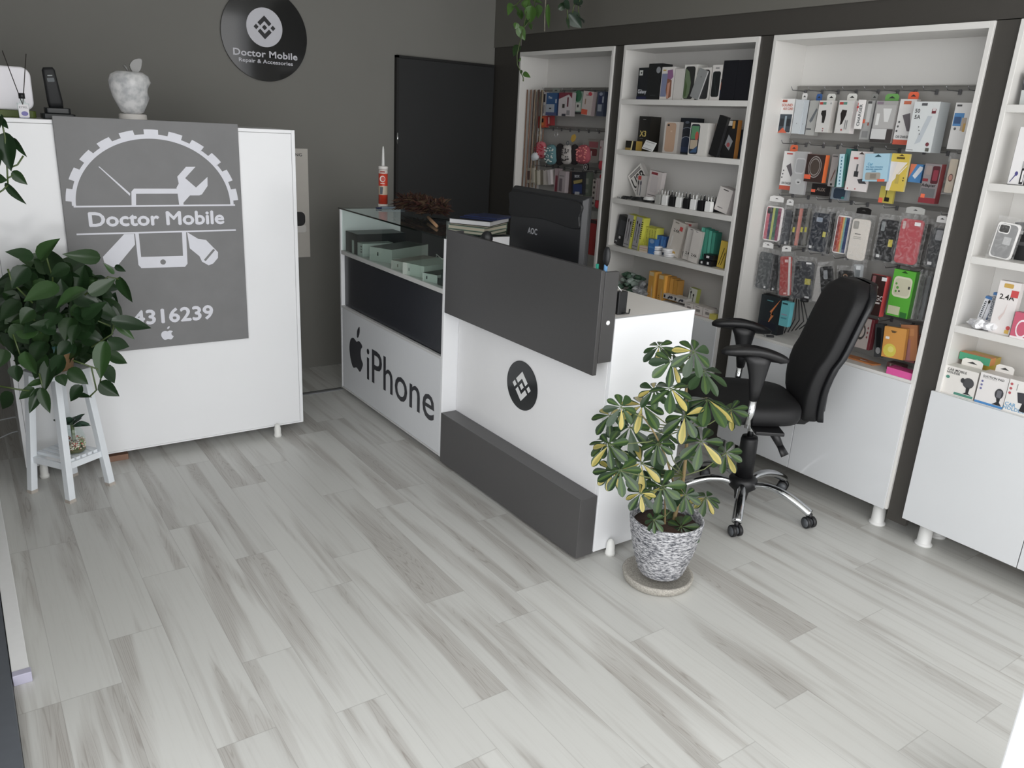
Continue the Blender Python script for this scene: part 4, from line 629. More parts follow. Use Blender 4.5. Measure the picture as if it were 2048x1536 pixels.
('box','cable_box','first from left of the two yellow edged grey cable boxes on the fourth shelf','box','yellow edged cable boxes on the fourth shelf',3.235,3.4262,1.0673,0.0621,0.189,0.05,-0.107,'a6a4a6','d8d840',[('r',0.2,0.25,0.26,0.85,'222'),('e',0.23,0.82,0.08,0.06,'222'),('r',0.52,0.2,0.58,0.75,'222'),('e',0.55,0.76,0.08,0.06,'222'),('r',0.82,0,1,1,'e0e048'),('r',0.05,0.08,0.7,0.1,'555'),('bv',0.9,0.35,0.9,'4a4a10')],{}),
('box','cable_box','second from left of the two yellow edged grey cable boxes on the fourth shelf','box','yellow edged cable boxes on the fourth shelf',3.235,3.352,1.0648,0.0605,0.1845,0.05,-0.1,'a6a4a6','d8d840',[('r',0.2,0.25,0.26,0.85,'222'),('e',0.23,0.82,0.08,0.06,'222'),('r',0.52,0.2,0.58,0.75,'222'),('e',0.55,0.76,0.08,0.06,'222'),('r',0.82,0,1,1,'e0e048'),('r',0.05,0.08,0.7,0.1,'555'),('bv',0.9,0.35,0.9,'4a4a10')],{}),
('box','cable_box','leftmost yellow cable box edge of the five right of the grey fronted ones','box','yellow edged cable boxes on the fourth shelf',3.26,3.3251,1.0402,0.0187,0.1404,0.06,0.0,'d4d444','d4d444',[('bv',0.5,0.35,0.9,'3c3c10'),('r',0,0.97,1,1,'a8a020')],{}),
('box','cable_box','second from left yellow cable box edge of the five right of the grey fronted ones','box','yellow edged cable boxes on the fourth shelf',3.26,3.3033,1.0399,0.0185,0.1397,0.06,0.0,'d4d444','d4d444',[('bv',0.5,0.35,0.9,'3c3c10'),('r',0,0.97,1,1,'a8a020')],{}),
('box','cable_box','middle yellow cable box edge of the five right of the grey fronted ones','box','yellow edged cable boxes on the fourth shelf',3.26,3.2817,1.0395,0.0184,0.1391,0.06,0.0,'d4d444','d4d444',[('bv',0.5,0.35,0.9,'3c3c10'),('r',0,0.97,1,1,'a8a020')],{}),
('box','cable_box','fourth from left yellow cable box edge of the five right of the grey fronted ones','box','yellow edged cable boxes on the fourth shelf',3.26,3.2603,1.0392,0.0183,0.1384,0.06,0.0,'d4d444','d4d444',[('bv',0.5,0.35,0.9,'3c3c10'),('r',0,0.97,1,1,'a8a020')],{}),
('box','cable_box','rightmost yellow cable box edge of the five right of the grey fronted ones','box','yellow edged cable boxes on the fourth shelf',3.26,3.239,1.0389,0.0181,0.1378,0.06,0.0,'d4d444','d4d444',[('bv',0.5,0.35,0.9,'3c3c10'),('r',0,0.97,1,1,'a8a020')],{}),
('box','tips_pack','small pinkish white stack in front of the yellow boxes','box','',3.215,3.2706,0.9868,0.0714,0.0337,0.04,0.0,'d8c8b8','d8c8b8',[('r',0,0.3,1,0.36,'c0a040'),('r',0,0.65,1,0.7,'b84a50')],{}),
('box','cable_pack','leftmost blue cable pack in the cluster of five on the fourth shelf','pack','blue cable packs on the fourth shelf',3.27,3.2509,1.0208,0.0191,0.1016,0.05,0.0,'2f66a8','244c86',[('r',0.1,0.1,0.4,0.8,'5a94d0')],{}),
('box','cable_pack','second from left blue cable pack in the cluster of five on the fourth shelf','pack','blue cable packs on the fourth shelf',3.27,3.2297,1.0206,0.019,0.1012,0.05,0.0,'3c7cc0','244c86',[('r',0.1,0.1,0.4,0.8,'5a94d0')],{}),
('box','cable_pack','middle blue cable pack in the cluster of five on the fourth shelf','pack','blue cable packs on the fourth shelf',3.27,3.2086,1.0204,0.0188,0.1008,0.05,0.0,'2f66a8','244c86',[('r',0.1,0.1,0.4,0.8,'5a94d0')],{}),
('box','cable_pack','fourth from left blue cable pack in the cluster of five on the fourth shelf','pack','blue cable packs on the fourth shelf',3.27,3.1877,1.0202,0.0187,0.1004,0.05,0.0,'3c7cc0','244c86',[('r',0.1,0.1,0.4,0.8,'5a94d0')],{}),
('box','cable_pack','rightmost blue cable pack in the cluster of five on the fourth shelf','pack','blue cable packs on the fourth shelf',3.27,3.167,1.02,0.0185,0.1,0.05,0.0,'2f66a8','244c86',[('r',0.1,0.1,0.4,0.8,'5a94d0')],{}),
('box','cable_pack','bright blue pack standing in front of the blue cable cluster','pack','',3.215,3.2122,1.0112,0.053,0.0824,0.03,0.0,'2f74bc','2868a8',[('e',0.5,0.85,0.35,0.14,'88a8cc'),('r',0.1,0.4,0.9,0.5,'4a90d0')],{}),
('box','charger_box','tall white box printed 2.4A with a red badge, left of the teal packs','box','',3.26,3.0781,1.0726,0.098,0.1903,0.035,-0.187,'ccc4ba','c2bab0',[('t','2.4A',0.2,0.68,0.09,'3a3632'),('r',0.62,0.76,0.85,0.88,'cc4440'),('r',0.2,0.93,0.5,0.96,'8a8478'),('e',0.62,0.1,0.12,0.04,'c8a040'),('rr',0.2,0.25,0.3,0.55,'d8d4ce')],{}),
('box','charger_box','white box edge with a red strap just right of the 2.4A box','box','',3.28,3.018,1.0694,0.0497,0.1988,0.05,0.0,'c0b8b0','b4aca4',[('r',0,0.9,1,0.96,'9c4448'),('r',0.2,0.05,0.6,0.2,'3a3a38')],{}),
('box','charger_box','rear one of the two slim white boxes printed 2.4A leaning on the teal packs','box','',3.245,2.9599,1.0593,0.0633,0.1732,0.02,-0.1,'d0cac4','c0bab4',[('t','2.4A',0.25,0.18,0.09,'3c3834'),('r',0.3,0.95,0.55,0.97,'6a6664'),('r',0.1,0.12,0.5,0.13,'aaaaaa')],{}),
('box','charger_box','front one of the two slim white boxes printed 2.4A leaning on the teal packs','box','',3.225,2.9004,1.0567,0.062,0.168,0.02,-0.1,'d0cac4','c0bab4',[('t','2.4A',0.25,0.18,0.09,'3c3834'),('r',0.3,0.95,0.55,0.97,'6a6664'),('r',0.1,0.12,0.5,0.13,'aaaaaa')],{}),
('box','cable_pack','leftmost teal green cable pack in the leaning stack of four','pack','teal cable packs on the fourth shelf',3.25,2.8804,1.0646,0.0232,0.1891,0.05,0.0,'52b09a','2f7c6a',[('r',0.1,0.02,0.3,0.98,'7ad0bc')],{}),
('box','cable_pack','second from left teal green cable pack in the leaning stack of four','pack','teal cable packs on the fourth shelf',3.26,2.8637,1.0612,0.0231,0.1824,0.05,0.0,'3f9a84','2f7c6a',[('r',0.1,0.02,0.3,0.98,'7ad0bc')],{}),
('box','cable_pack','third from left teal green cable pack in the leaning stack of four','pack','teal cable packs on the fourth shelf',3.27,2.8471,1.0579,0.0229,0.1758,0.05,0.0,'52b09a','2f7c6a',[('r',0.1,0.02,0.3,0.98,'7ad0bc')],{}),
('box','cable_pack','rightmost teal green cable pack in the leaning stack of four','pack','teal cable packs on the fourth shelf',3.28,2.8306,1.0546,0.0228,0.1692,0.05,0.0,'3f9a84','2f7c6a',[('r',0.1,0.02,0.3,0.98,'7ad0bc')],{}),
('box','battery_box','upper black little box with a white sticker at the foot of the teal packs','box','',3.225,2.8004,1.0171,0.0663,0.0262,0.05,0.0,'202024','18181a',[('r',0.3,0.3,0.6,0.75,'dcdcdc')],{'up': 1}),
('box','battery_box','lower left black little box with a white sticker at the foot of the teal packs','box','',3.225,2.8392,0.9829,0.0408,0.0258,0.05,0.0,'202024','18181a',[('r',0.3,0.3,0.6,0.75,'dcdcdc')],{'up': 1}),
('box','battery_box','lower right black little box with a white sticker at the foot of the teal packs','box','',3.225,2.7962,0.9847,0.0433,0.0294,0.05,0.0,'202024','18181a',[('r',0.3,0.3,0.6,0.75,'dcdcdc')],{'up': 1}),
('box','cable_pack','yellow pack with two black cables at the right end of the fourth shelf','pack','',3.25,2.7324,1.0405,0.0449,0.1381,0.02,-0.075,'d4b430','b8a028',[('p',[(0.2,0.1),(0.28,0.1),(0.7,0.75),(0.6,0.75)],'221c14'),('p',[(0.5,0.1),(0.58,0.1),(0.95,0.6),(0.85,0.6)],'221c14')],{}),
('box','cable_pack','first fronted orange pack with black dots, from the left in the bottom bay','pack','orange cable packs in the bottom bay',3.24,3.2065,0.7869,0.0487,0.1638,0.05,0.0,'d89c34','f0b038',[('p',[(0.6,0.35),(0.72,0.3),(0.8,0),(0.7,0)],'d8c0a0'),('p',[(0.6,0.35),(0.75,0.3),(0.6,0.55)],'dcc8a8'),('e',0.3,0.25,0.05,0.02,'3a2814'),('e',0.3,0.17,0.05,0.02,'3a2814'),('e',0.3,0.09,0.05,0.02,'3a2814'),('r',0.1,0.85,0.8,0.98,'d8c090'),('r',0.85,0,1,1,'f0b83c')],{}),
('box','cable_pack','second fronted orange pack with black dots, from the left in the bottom bay','pack','orange cable packs in the bottom bay',3.24,3.1284,0.7844,0.0489,0.1588,0.05,0.0,'d89c34','f0b038',[('p',[(0.6,0.35),(0.72,0.3),(0.8,0),(0.7,0)],'d8c0a0'),('p',[(0.6,0.35),(0.75,0.3),(0.6,0.55)],'dcc8a8'),('e',0.3,0.25,0.05,0.02,'3a2814'),('e',0.3,0.17,0.05,0.02,'3a2814'),('e',0.3,0.09,0.05,0.02,'3a2814'),('r',0.1,0.85,0.8,0.98,'d8c090'),('r',0.85,0,1,1,'f0b83c')],{}),
('box','cable_pack','left plain orange pack edge of the three right of the fronted ones','pack','orange cable packs in the bottom bay',3.26,3.0971,0.782,0.029,0.1541,0.05,0.0,'c8902c','b8842c',[('r',0.9,0,1,1,'a87420')],{}),
('box','cable_pack','middle plain orange pack edge of the three right of the fronted ones','pack','orange cable packs in the bottom bay',3.26,3.0666,0.7793,0.0286,0.1485,0.05,0.0,'dca038','b8842c',[('r',0.9,0,1,1,'a87420')],{}),
('box','cable_pack','right plain orange pack edge of the three right of the fronted ones','pack','orange cable packs in the bottom bay',3.26,3.0365,0.7765,0.0283,0.143,0.05,0.0,'c8902c','b8842c',[('r',0.9,0,1,1,'a87420')],{}),
('box','cable_pack','white pack with two black cables and a green top in the bottom bay','pack','',3.27,2.9162,0.7666,0.0551,0.119,0.03,-0.083,'c4c4b8','a8b050',[('r',0.2,0.3,0.28,0.8,'222'),('e',0.24,0.8,0.1,0.07,'222'),('r',0.58,0.2,0.66,0.7,'222'),('e',0.62,0.7,0.1,0.07,'222'),('e',0.15,0.93,0.06,0.03,'222')],{}),
('box','cable_pack','upper left small white pack with black pattern right in front of the orange packs','pack','patterned white packs in the bottom bay',3.225,3.0429,0.7552,0.0886,0.0263,0.06,0.0,'c8c4c0','c8c4c0',[('r',0.05,0.2,0.18,0.8,'2a2a2e'),('p',[(0.35,0.2),(0.55,0.9),(0.6,0.5),(0.45,0.1)],'2a2a34'),('e',0.7,0.55,0.12,0.3,'3a3a44')],{}),
('box','cable_pack','upper right small white pack with black pattern right in front of the orange packs','pack','patterned white packs in the bottom bay',3.225,2.9605,0.7542,0.083,0.0244,0.06,0.0,'c8c4c0','c8c4c0',[('r',0.05,0.2,0.18,0.8,'2a2a2e'),('p',[(0.35,0.2),(0.55,0.9),(0.6,0.5),(0.45,0.1)],'2a2a34'),('e',0.7,0.55,0.12,0.3,'3a3a44')],{}),
('box','cable_pack','lower left small white pack with black pattern right in front of the orange packs','pack','patterned white packs in the bottom bay',3.225,3.0427,0.7159,0.0917,0.0217,0.06,0.0,'c8c4c0','c8c4c0',[('r',0.05,0.2,0.18,0.8,'2a2a2e'),('p',[(0.35,0.2),(0.55,0.9),(0.6,0.5),(0.45,0.1)],'2a2a34'),('e',0.7,0.55,0.12,0.3,'3a3a44')],{}),
('box','cable_pack','lower right small white pack with black pattern right in front of the orange packs','pack','patterned white packs in the bottom bay',3.225,2.9559,0.717,0.0904,0.024,0.06,0.0,'c8c4c0','c8c4c0',[('r',0.05,0.2,0.18,0.8,'2a2a2e'),('p',[(0.35,0.2),(0.55,0.9),(0.6,0.5),(0.45,0.1)],'2a2a34'),('e',0.7,0.55,0.12,0.3,'3a3a44')],{}),
('box','charger_box','left rear white charger box in the bottom bay','box','white charger boxes in the bottom bay',3.26,2.9251,0.724,0.057,0.0379,0.06,0.0,'d6cec8','c8c0ba',[('r',0.2,0.8,0.7,0.86,'8a5a58')],{}),
('box','charger_box','middle rear white charger box in the bottom bay','box','white charger boxes in the bottom bay',3.26,2.8635,0.7237,0.0556,0.0375,0.06,0.0,'d6cec8','c8c0ba',[('r',0.2,0.8,0.7,0.86,'8a5a58')],{}),
('box','charger_box','right rear white charger box in the bottom bay','box','white charger boxes in the bottom bay',3.26,2.8053,0.7235,0.0544,0.037,0.06,0.0,'d6cec8','c8c0ba',[('r',0.2,0.8,0.7,0.86,'8a5a58')],{}),
('box','charger_box','left front white charger box with a grey picture in the bottom bay','box','white charger boxes in the bottom bay',3.212,2.8792,0.7303,0.0623,0.0506,0.045,0.0,'d4ccc6','c8c0ba',[('r',0.3,0.35,0.75,0.65,'88807c'),('r',0.0,0.02,1,0.06,'a04a54'),('r',0.2,0.85,0.6,0.9,'777')],{}),
('box','charger_box','middle front white charger box with a grey picture in the bottom bay','box','white charger boxes in the bottom bay',3.212,2.8129,0.7294,0.0608,0.0489,0.045,0.0,'d4ccc6','c8c0ba',[('r',0.3,0.35,0.75,0.65,'88807c'),('r',0.0,0.02,1,0.06,'a04a54'),('r',0.2,0.85,0.6,0.9,'777')],{}),
('box','charger_box','right front white charger box with a grey picture in the bottom bay','box','white charger boxes in the bottom bay',3.212,2.7482,0.7286,0.0593,0.0472,0.045,0.0,'d4ccc6','c8c0ba',[('r',0.3,0.35,0.75,0.65,'88807c'),('r',0.0,0.02,1,0.06,'a04a54'),('r',0.2,0.85,0.6,0.9,'777')],{}),
('box','tips_pack','small yellow box at the right end of the bottom bay','box','',3.206,2.701,0.7197,0.0478,0.0294,0.03,0.0,'c8bc50','c8bc50',[],{'up': 1}),
('box','speaker','dark rounded gadget cut by the right edge of the photo on the top shelf','speaker','',3.24,1.4462,1.843,0.0375,0.1137,0.08,0.071,'3a3a3e','3a3a3e',[('e',0.4,0.75,0.35,0.2,'8a8a8c'),('e',0.4,0.75,0.25,0.14,'2c2c30'),('r',0,0,1,0.45,'c0c4c2')],{}),
('box','cable_box','large white box with a black outline and a purple tipped cable picture','box','',3.225,1.4042,1.6092,0.0548,0.2024,0.05,0.0,'e6e4e4','2a2a2a',[('r',0,0,1,0.01,'333'),('r',0,0,0.015,1,'555'),('p',[(0.12,0.05),(0.45,0.22),(0.5,0.2),(0.15,0.04)],'4a4a80'),('e',0.45,0.2,0.1,0.04,'4a4688'),('r',0.7,0.3,0.95,0.42,'a8a8a8'),('rr',0.72,0.02,0.95,0.3,'2a2a2e'),('rr',0.8,0.06,0.92,0.26,'e6e4e4')],{}),
('case','phone_case','clear phone case with a white rim leaning on the third shelf of the right cabinet','phone case','',3.235,1.397,1.3046,0.0795,0.1329,0.012,-0.085,'e6e4e2','e6e4e2',[('rr',0.04,0.02,0.96,0.98,'8a8a8a'),('rr',0.08,0.7,0.6,0.97,'e8e6e4'),('rr',0.12,0.73,0.56,0.94,'3a3836'),('r',0.45,0.4,0.8,0.62,'b8b8b8')],{'hole': 0}),
('box','cable_pack','black glossy packs bundled behind the clear phone case','pack','',3.3,1.3649,1.3034,0.075,0.1368,0.05,0.0,'1c1c1e','1c1c1e',[('r',0.2,0.4,0.8,0.5,'4a4a4c'),('r',0.3,0.7,0.5,0.8,'aaaaaa')],{}),
('box','cable_box','white and blue slim box with a black cable picture in the right cabinet','box','',3.265,1.419,1.0247,0.0328,0.122,0.02,-0.148,'d8d8dc','3a74b0',[('r',0.0,0.92,1,1,'3a74b0'),('r',0.55,0.2,0.6,0.85,'2a2a2a'),('e',0.6,0.85,0.14,0.06,'1a1a1a'),('r',0.1,0.02,0.6,0.16,'3a58a0'),('bv',0.22,0.3,0.85,'444a50')],{}),
('box','cable_box','grey FAST CHARGING slim box, right one of the pair on the right cabinet','box','',3.25,1.3842,1.0352,0.023,0.1463,0.02,0.0,'b8b8bc','3a74b0',[('r',0,0.93,1,1,'3a74b0'),('tv','FAST CHARGING',0.3,0.1,0.9,'3a4450'),('r',0.1,0.02,0.8,0.12,'3a58a0')],{}),
('box','charger_box','large white box printed 2.4A with a red logo block on the right cabinet','box','',3.225,1.3337,1.0616,0.0756,0.1993,0.03,0.0,'e2dcda','d0cac8',[('t','2.4A',0.14,0.66,0.1,'2c2826'),('r',0.64,0.72,0.98,0.85,'cc3c3c'),('rr',0.24,0.88,0.68,0.96,'c8a040'),('p',[(0.3,0.3),(0.5,0.42),(0.6,0.6),(0.55,0.4),(0.4,0.25)],'d8c4c0'),('e',0.88,0.14,0.1,0.04,'cc4444'),('r',0.75,0.03,0.95,0.1,'d8b040')],{}),
('box','earphone_box','pink box with a white ring cut by the right edge of the photo','box','',3.208,1.2593,1.0109,0.0535,0.0978,0.03,0.0,'c8506c','b04060',[('e',0.65,0.4,0.4,0.36,'e8dce0'),('e',0.65,0.4,0.32,0.28,'c8506c'),('r',0,0,1,0.08,'e8e0e0')],{}),
('box','car_holder_box','white CAR MOBILE HOLDER box, leftmost of the three holder boxes','box','car phone holder boxes',3.21,1.4224,0.7412,0.1276,0.1124,0.07,0.0,'e0dcd6','d6d2cc',[('t','CAR MOBILE',0.06,0.84,0.085,'2c2c2c'),('t','HOLDER',0.06,0.74,0.085,'2c2c2c'),('rr',0.4,0.03,0.98,0.12,'4a8c7a'),('e',0.76,0.55,0.17,0.19,'4a4a4c'),('p',[(0.72,0.4),(0.84,0.4),(0.82,0.2),(0.92,0.14),(0.66,0.14),(0.74,0.2)],'2e2e30'),('e',0.58,0.6,0.06,0.09,'3a3a3c'),('e',0.12,0.6,0.06,0.06,'4a8c7a')],{'tab': 'e8e4dc', 'up': 1}),
('box','car_holder_box','white SUCTION PAD box, middle one of the three holder boxes','box','car phone holder boxes',3.207,1.2991,0.7461,0.1045,0.1221,0.07,0.0,'e0dcda','d2ccc8',[('t','SUCTION PAD',0.1,0.86,0.07,'3a3a3c'),('r',0.1,0.83,0.6,0.835,'444'),('r',0,0,1,0.07,'3484c4'),('e',0.78,0.45,0.15,0.17,'3a3a3e'),('rr',0.7,0.33,0.86,0.56,'6a6a70'),('p',[(0.72,0.3),(0.86,0.3),(0.85,0.18),(0.95,0.08),(0.62,0.08),(0.76,0.18)],'222226'),('e',0.12,0.72,0.04,0.035,'6a6aa0'),('e',0.12,0.6,0.04,0.035,'6a6aa0'),('e',0.12,0.48,0.04,0.035,'6a6aa0')],{'tab': 'e8e4de', 'up': 1}),
('box','car_holder_box','white CAR HOLDER box with blue letters, cut by the right edge of the photo','box','car phone holder boxes',3.204,1.1933,0.7476,0.101,0.1252,0.07,0.0,'e2dfdb','d2ccc8',[('t','CAR',0.03,0.18,0.11,'5a9ac4'),('t','HOLDER',0.0,0.06,0.11,'5a9ac4'),('p',[(0.35,0.65),(0.8,0.7),(0.75,0.35),(0.45,0.35)],'3c3c42'),('p',[(0.6,0.35),(0.8,0.35),(0.95,0.1),(0.55,0.1)],'222226'),('e',0.1,0.86,0.05,0.04,'b84c54'),('e',0.1,0.72,0.05,0.04,'b84c54'),('e',0.1,0.58,0.05,0.04,'b84c54'),('r',0.3,0.7,0.32,0.9,'888')],{'up': 1}),
('box','cable_pack','yellow box with a hanging slot behind the holder boxes','box','',3.33,1.4173,0.8126,0.108,0.0552,0.05,0.0,'e0c42c','c8a820',[('p',[(0.4,0.6),(0.6,0.6),(0.55,0.75),(0.45,0.75)],'5a5030')],{'up': 1}),
('box','cable_pack','green fronted box lying on the leftmost holder boxes','box','',3.285,1.4218,0.8301,0.1206,0.0302,0.045,0.0,'3f9c74','e09038',[('p',[(0.45,0.35),(0.6,0.5),(0.72,0.35)],'b8d8c8')],{'up': 1}),
]
# ---------------------------------------------------------------- stock on the shelves and hooks
def decals(s, w, h, dec, z0=0.0004):
    X = lambda u: (u-.5)*w
    Y = lambda v: (v-.5)*h
    z = z0
    for d in dec:
        z += .00012; k = d[0]
        if k == 'r': s.face([(X(d[1]),Y(d[2])),(X(d[3]),Y(d[2])),(X(d[3]),Y(d[4])),(X(d[1]),Y(d[4]))], z, printed(d[5]))
        elif k == 'rr':
            a, b, c, e = X(d[1]), X(d[3]), Y(d[2]), Y(d[4]); s.face(rrect(a, b, c, e, min(b-a, e-c)*.22), z, printed(d[5]))
        elif k == 'e': s.face(ell(X(d[1]), Y(d[2]), d[3]*w, d[4]*h, 16), z, printed(d[5]))
        elif k == 'p': s.face([(X(a), Y(b)) for a, b in d[1]], z, printed(d[2]))
        elif k == 't':
            vs, fs, tw = text_mesh(d[1], .02); hh = d[4]*h; avail = (.97-d[2])*w
            s.text(d[1], X(d[2]), Y(d[3]), hh, z, printed(d[5]), weight=.02, sx=min(1.0, avail/max(tw*hh, 1e-6)))
        elif k == 'bv':      # a column of unreadable small marks
            n = 9; st_ = (d[3]-d[2])/n
            for i in range(n): s.face([(X(d[1])-.12*w*(.7+.3*(i % 2)),Y(d[2]+st_*(i+.2))),(X(d[1])+.12*w,Y(d[2]+st_*(i+.2))),(X(d[1])+.12*w,Y(d[2]+st_*(i+.75))),(X(d[1])-.12*w*(.7+.3*(i % 2)),Y(d[2]+st_*(i+.75)))], z, printed(d[4]))
        elif k == 'tv':      # lettering running up the box
            vs, fs, tw = text_mesh(d[1], .02); L = (d[4]-d[3])*h; sz = min(L/tw, .5*w)
            s.add([(X(d[2])-b*sz+sz*.4, Y(d[3])+a*sz*(L/(tw*sz) if tw*sz else 1), z) for a, b in vs], fs, printed(d[5]))
for (kind, name, label, cat, group, x, y, z, w, h, th, roll, base, side, dec, kw) in ITEMS:
    M = facing_left(x, y, z, roll, kw.get('tilt', 0.0))
    bm, sm = printed(base), printed(kw.get('ss', side))
    if kind == 'box':
        s = MB()
        r = .003 if min(w, h) > .03 else .001
        s.add([(-w/2,-h/2,0),(w/2,-h/2,0),(w/2,h/2,0),(-w/2,h/2,0)], [(0,1,2,3)], bm)
        s.add([(-w/2,-h/2,0),(w/2,-h/2,0),(w/2,h/2,0),(-w/2,h/2,0),(-w/2,-h/2,-th),(w/2,-h/2,-th),(w/2,h/2,-th),(-w/2,h/2,-th)],
              [(7,6,5,4),(0,4,5,1),(1,5,6,2),(2,6,7,3),(3,7,4,0)], sm)
        decals(s, w, h, dec)
        if 'tab' in kw:
            t = empty(name, M=M); part(s, 'carton', t)
            q = MB(); hw = w*.32; q.prism([(-hw,h/2),(hw,h/2),(hw,h/2+.022),(hw*.7,h/2+.03),(-hw*.7,h/2+.03),(-hw,h/2+.022)], -th, -th+.0012, printed(kw['tab']))
            q.face([(-hw*.5,h/2+.012),(hw*.5,h/2+.012),(0,h/2+.021)], -th+.0016, printed('3a3a3a')); part(q, 'hang_tab', t)
        else: t = s.build(name, M=M)
    elif kind == 'case':
        t = empty(name, M=M)
        s = MB(); cm = mat(base, rough=.35, gain=1.05, sat=.9); s.prism(rrect(-w/2, w/2, -h/2, h/2, w*.16, 5), -min(th, .011), 0, cm)
        inner = [d for d in dec]
        decals(s, w*.97, h*.97, inner)
        if kw.get('hole', 1): s.face(rrect(-w*.4, -w*.08, h*.28, h*.45, .006), .0012, printed('1a1a1c'))
        part(s, 'case_shell', t, .001)
        q = MB(); e = .007; q.prism([(-w/2-e,-h/2-e),(w/2+e,-h/2-e),(w/2+e,h/2+.022),(-w/2-e,h/2+.022)], -th-.001, .003, FILM); part(q, 'plastic_sleeve', t)
        if 'hdr' in kw:
            q = MB(); q.prism([(-w*.42,h/2+.0225),(w*.42,h/2+.0225),(w*.42,h/2+.044),(w*.2,h/2+.050),(-w*.2,h/2+.050),(-w*.42,h/2+.044)], -.005, -.004, printed(kw['hdr']))
            q.face([(-.01,h/2+.035),(.01,h/2+.035),(.0,h/2+.041)], -.0036, printed('4a4a4a')); part(q, 'header_card', t)
    else:   # soft pouch
        w *= 1.18; h *= 1.15
        s = MB(); pm = mat(base, rough=.8, gain=1.05, sat=.9, bump=.6, scale=90); R = []
        rnd = random.Random(hash(label) % 1000 if False else len(label)*7+int(y*100))
        prof = rrect(-1, 1, -1, 1, .75, 5)
        for k in range(-3, 4):
            f = math.sqrt(max(0.02, 1-(k/3.2)**2)); R.append([(a*w/2*f*(1-.12*b), b*h/2*f, -th/2+k*th/6) for a, b in prof])
        s.rings(R, pm)
        if 'spk' in kw:
            km = mat(kw['spk'], rough=.8, gain=1.2)
            for _ in range(34):
                a, b = rnd.uniform(-.34, .40)*w, rnd.uniform(-.38, .38)*h
                e_ = ell(a, b, rnd.uniform(.02, .045)*w, rnd.uniform(.02, .045)*h, 6)
                s.prism(e_, -.006, .0025, km)
        s.tube([(0, h/2-.004, -th/2), (0, h/2+.010, -th/2)], .0015, CHROME, 6)
        t = s.build(name, M=M)
    tag(t, label, cat, group or None)

# hooks: copies of one prong that hangs on a slat rail
s = MB(); s.tube([(0,0,-.09),(0,0,.0),(0,.014,.012)], .0018, mat('8c8c8e', rough=.3, metal=.8), 6); s.box(-.006, .006, -.012, .008, -.1, -.097, mat('5a5a5c', rough=.4))
hook0 = s.build('wall_hook'); first = True
for zi, (z, ys, lab) in enumerate(((1.842, [2.49, 2.40, 2.315, 2.225, 2.12, 2.03, 1.95, 1.86, 1.765, 1.68], 'topmost'), (1.605, [2.50, 2.44, 2.345, 2.27, 2.18, 2.10, 1.97, 1.86, 1.76, 1.67], 'second'),
                          (1.366, [2.47, 2.38, 2.26, 2.15, 2.07, 1.93, 1.82, 1.68], 'third'), (1.118, [2.50, 2.36, 2.25, 2.12, 1.87, 1.76, 1.66], 'fourth'), (.885, [2.47, 2.37, 1.85, 1.75], 'lowest'))):
    for y in ys:
        o = hook0 if first else hook0.copy()
        if not first: COL.objects.link(o)
        first = False
        o.matrix_world = facing_left(3.295, y, z)
        tag(o, 'thin steel display hook on the '+lab+' rail behind the office chair', 'hook', 'display hooks on the '+lab+' rail')
for z, ys, lab in ((1.845, [4.42, 4.33, 4.22, 4.12, 4.02, 3.93, 3.80, 3.72], 'topmost'), (1.608, [4.42, 4.33, 4.24, 4.15, 4.05, 3.95, 3.85, 3.75], 'second'), (1.366, [4.47, 4.40, 4.34, 4.27, 4.18, 4.08, 3.95, 3.85], 'third')):
    for y in ys:
        o = hook0.copy(); COL.objects.link(o); o.matrix_world = facing_left(3.295, y, z)
        tag(o, 'thin steel display hook on the '+lab+' rail of the farthest cabinet', 'hook', 'display hooks on the '+lab+' rail of the farthest cabinet')

# strings of cords at the left of the farthest cabinet
rnd = random.Random(3)
for k in range(14):
    s = MB(); c = ['7a5c48', '8c7a68', '5c3c38', '6c5a44', '8a6a5a', '4a3a34', '9a8c78'][k % 7]; y = 4.548-.011*k; x = 3.255+.02*(k % 4)
    top = 1.845; bot = 1.22-.02*(k % 3) if k < 9 else 1.45
    s.tube([(x, y, top), (x, y-.001, (top+bot)/2+.1), (x, y+rnd.uniform(-.004, .004), (top+bot)/2-.1), (x, y, bot)], .0042, mat(c, rough=.7, gain=1.1), 6)
    tag(s.build('lanyard'), 'long brownish lanyard in the bunch at the left of the farthest cabinet' if k < 9 else 'short brownish lanyard in the bunch at the left of the farthest cabinet', 'lanyard', 'lanyards hung in the farthest cabinet')
def keyring(y, z, col, label, r=.016):
    s = MB(); s.tube([(3.262, y+r*math.cos(a), z+r*math.sin(a)) for a in [2*PI*k/18 for k in range(19)]], .0016, mat(col, rough=.2, metal=.7), 6)
    tag(s.build('key_ring'), label, 'key ring', 'key rings in the farthest cabinet')
keyring(4.395, 1.578, 'e8e8ea', 'bright steel ring, left of two hanging in the farthest cabinet'); keyring(4.215, 1.575, 'e8e8ea', 'bright steel ring, right of two hanging in the farthest cabinet')
keyring(4.09, 1.528, '6a7a8a', 'small dull ring above the cow print pouch', .012)
s = MB(); s.face([(0,0),(.02,.01),(.03,.035),(.015,.05),(-.01,.04),(-.02,.015)], 0, printed('c8a030')); s.prism([(0,0),(.02,.01),(.03,.035),(.015,.05),(-.01,.04),(-.02,.015)], -.004, -.0002, printed('c8a030'))
tag(s.build('yellow_charm', M=facing_left(3.262, 4.045, 1.535)), 'small yellow charm hanging above the right pink pouch', 'charm')

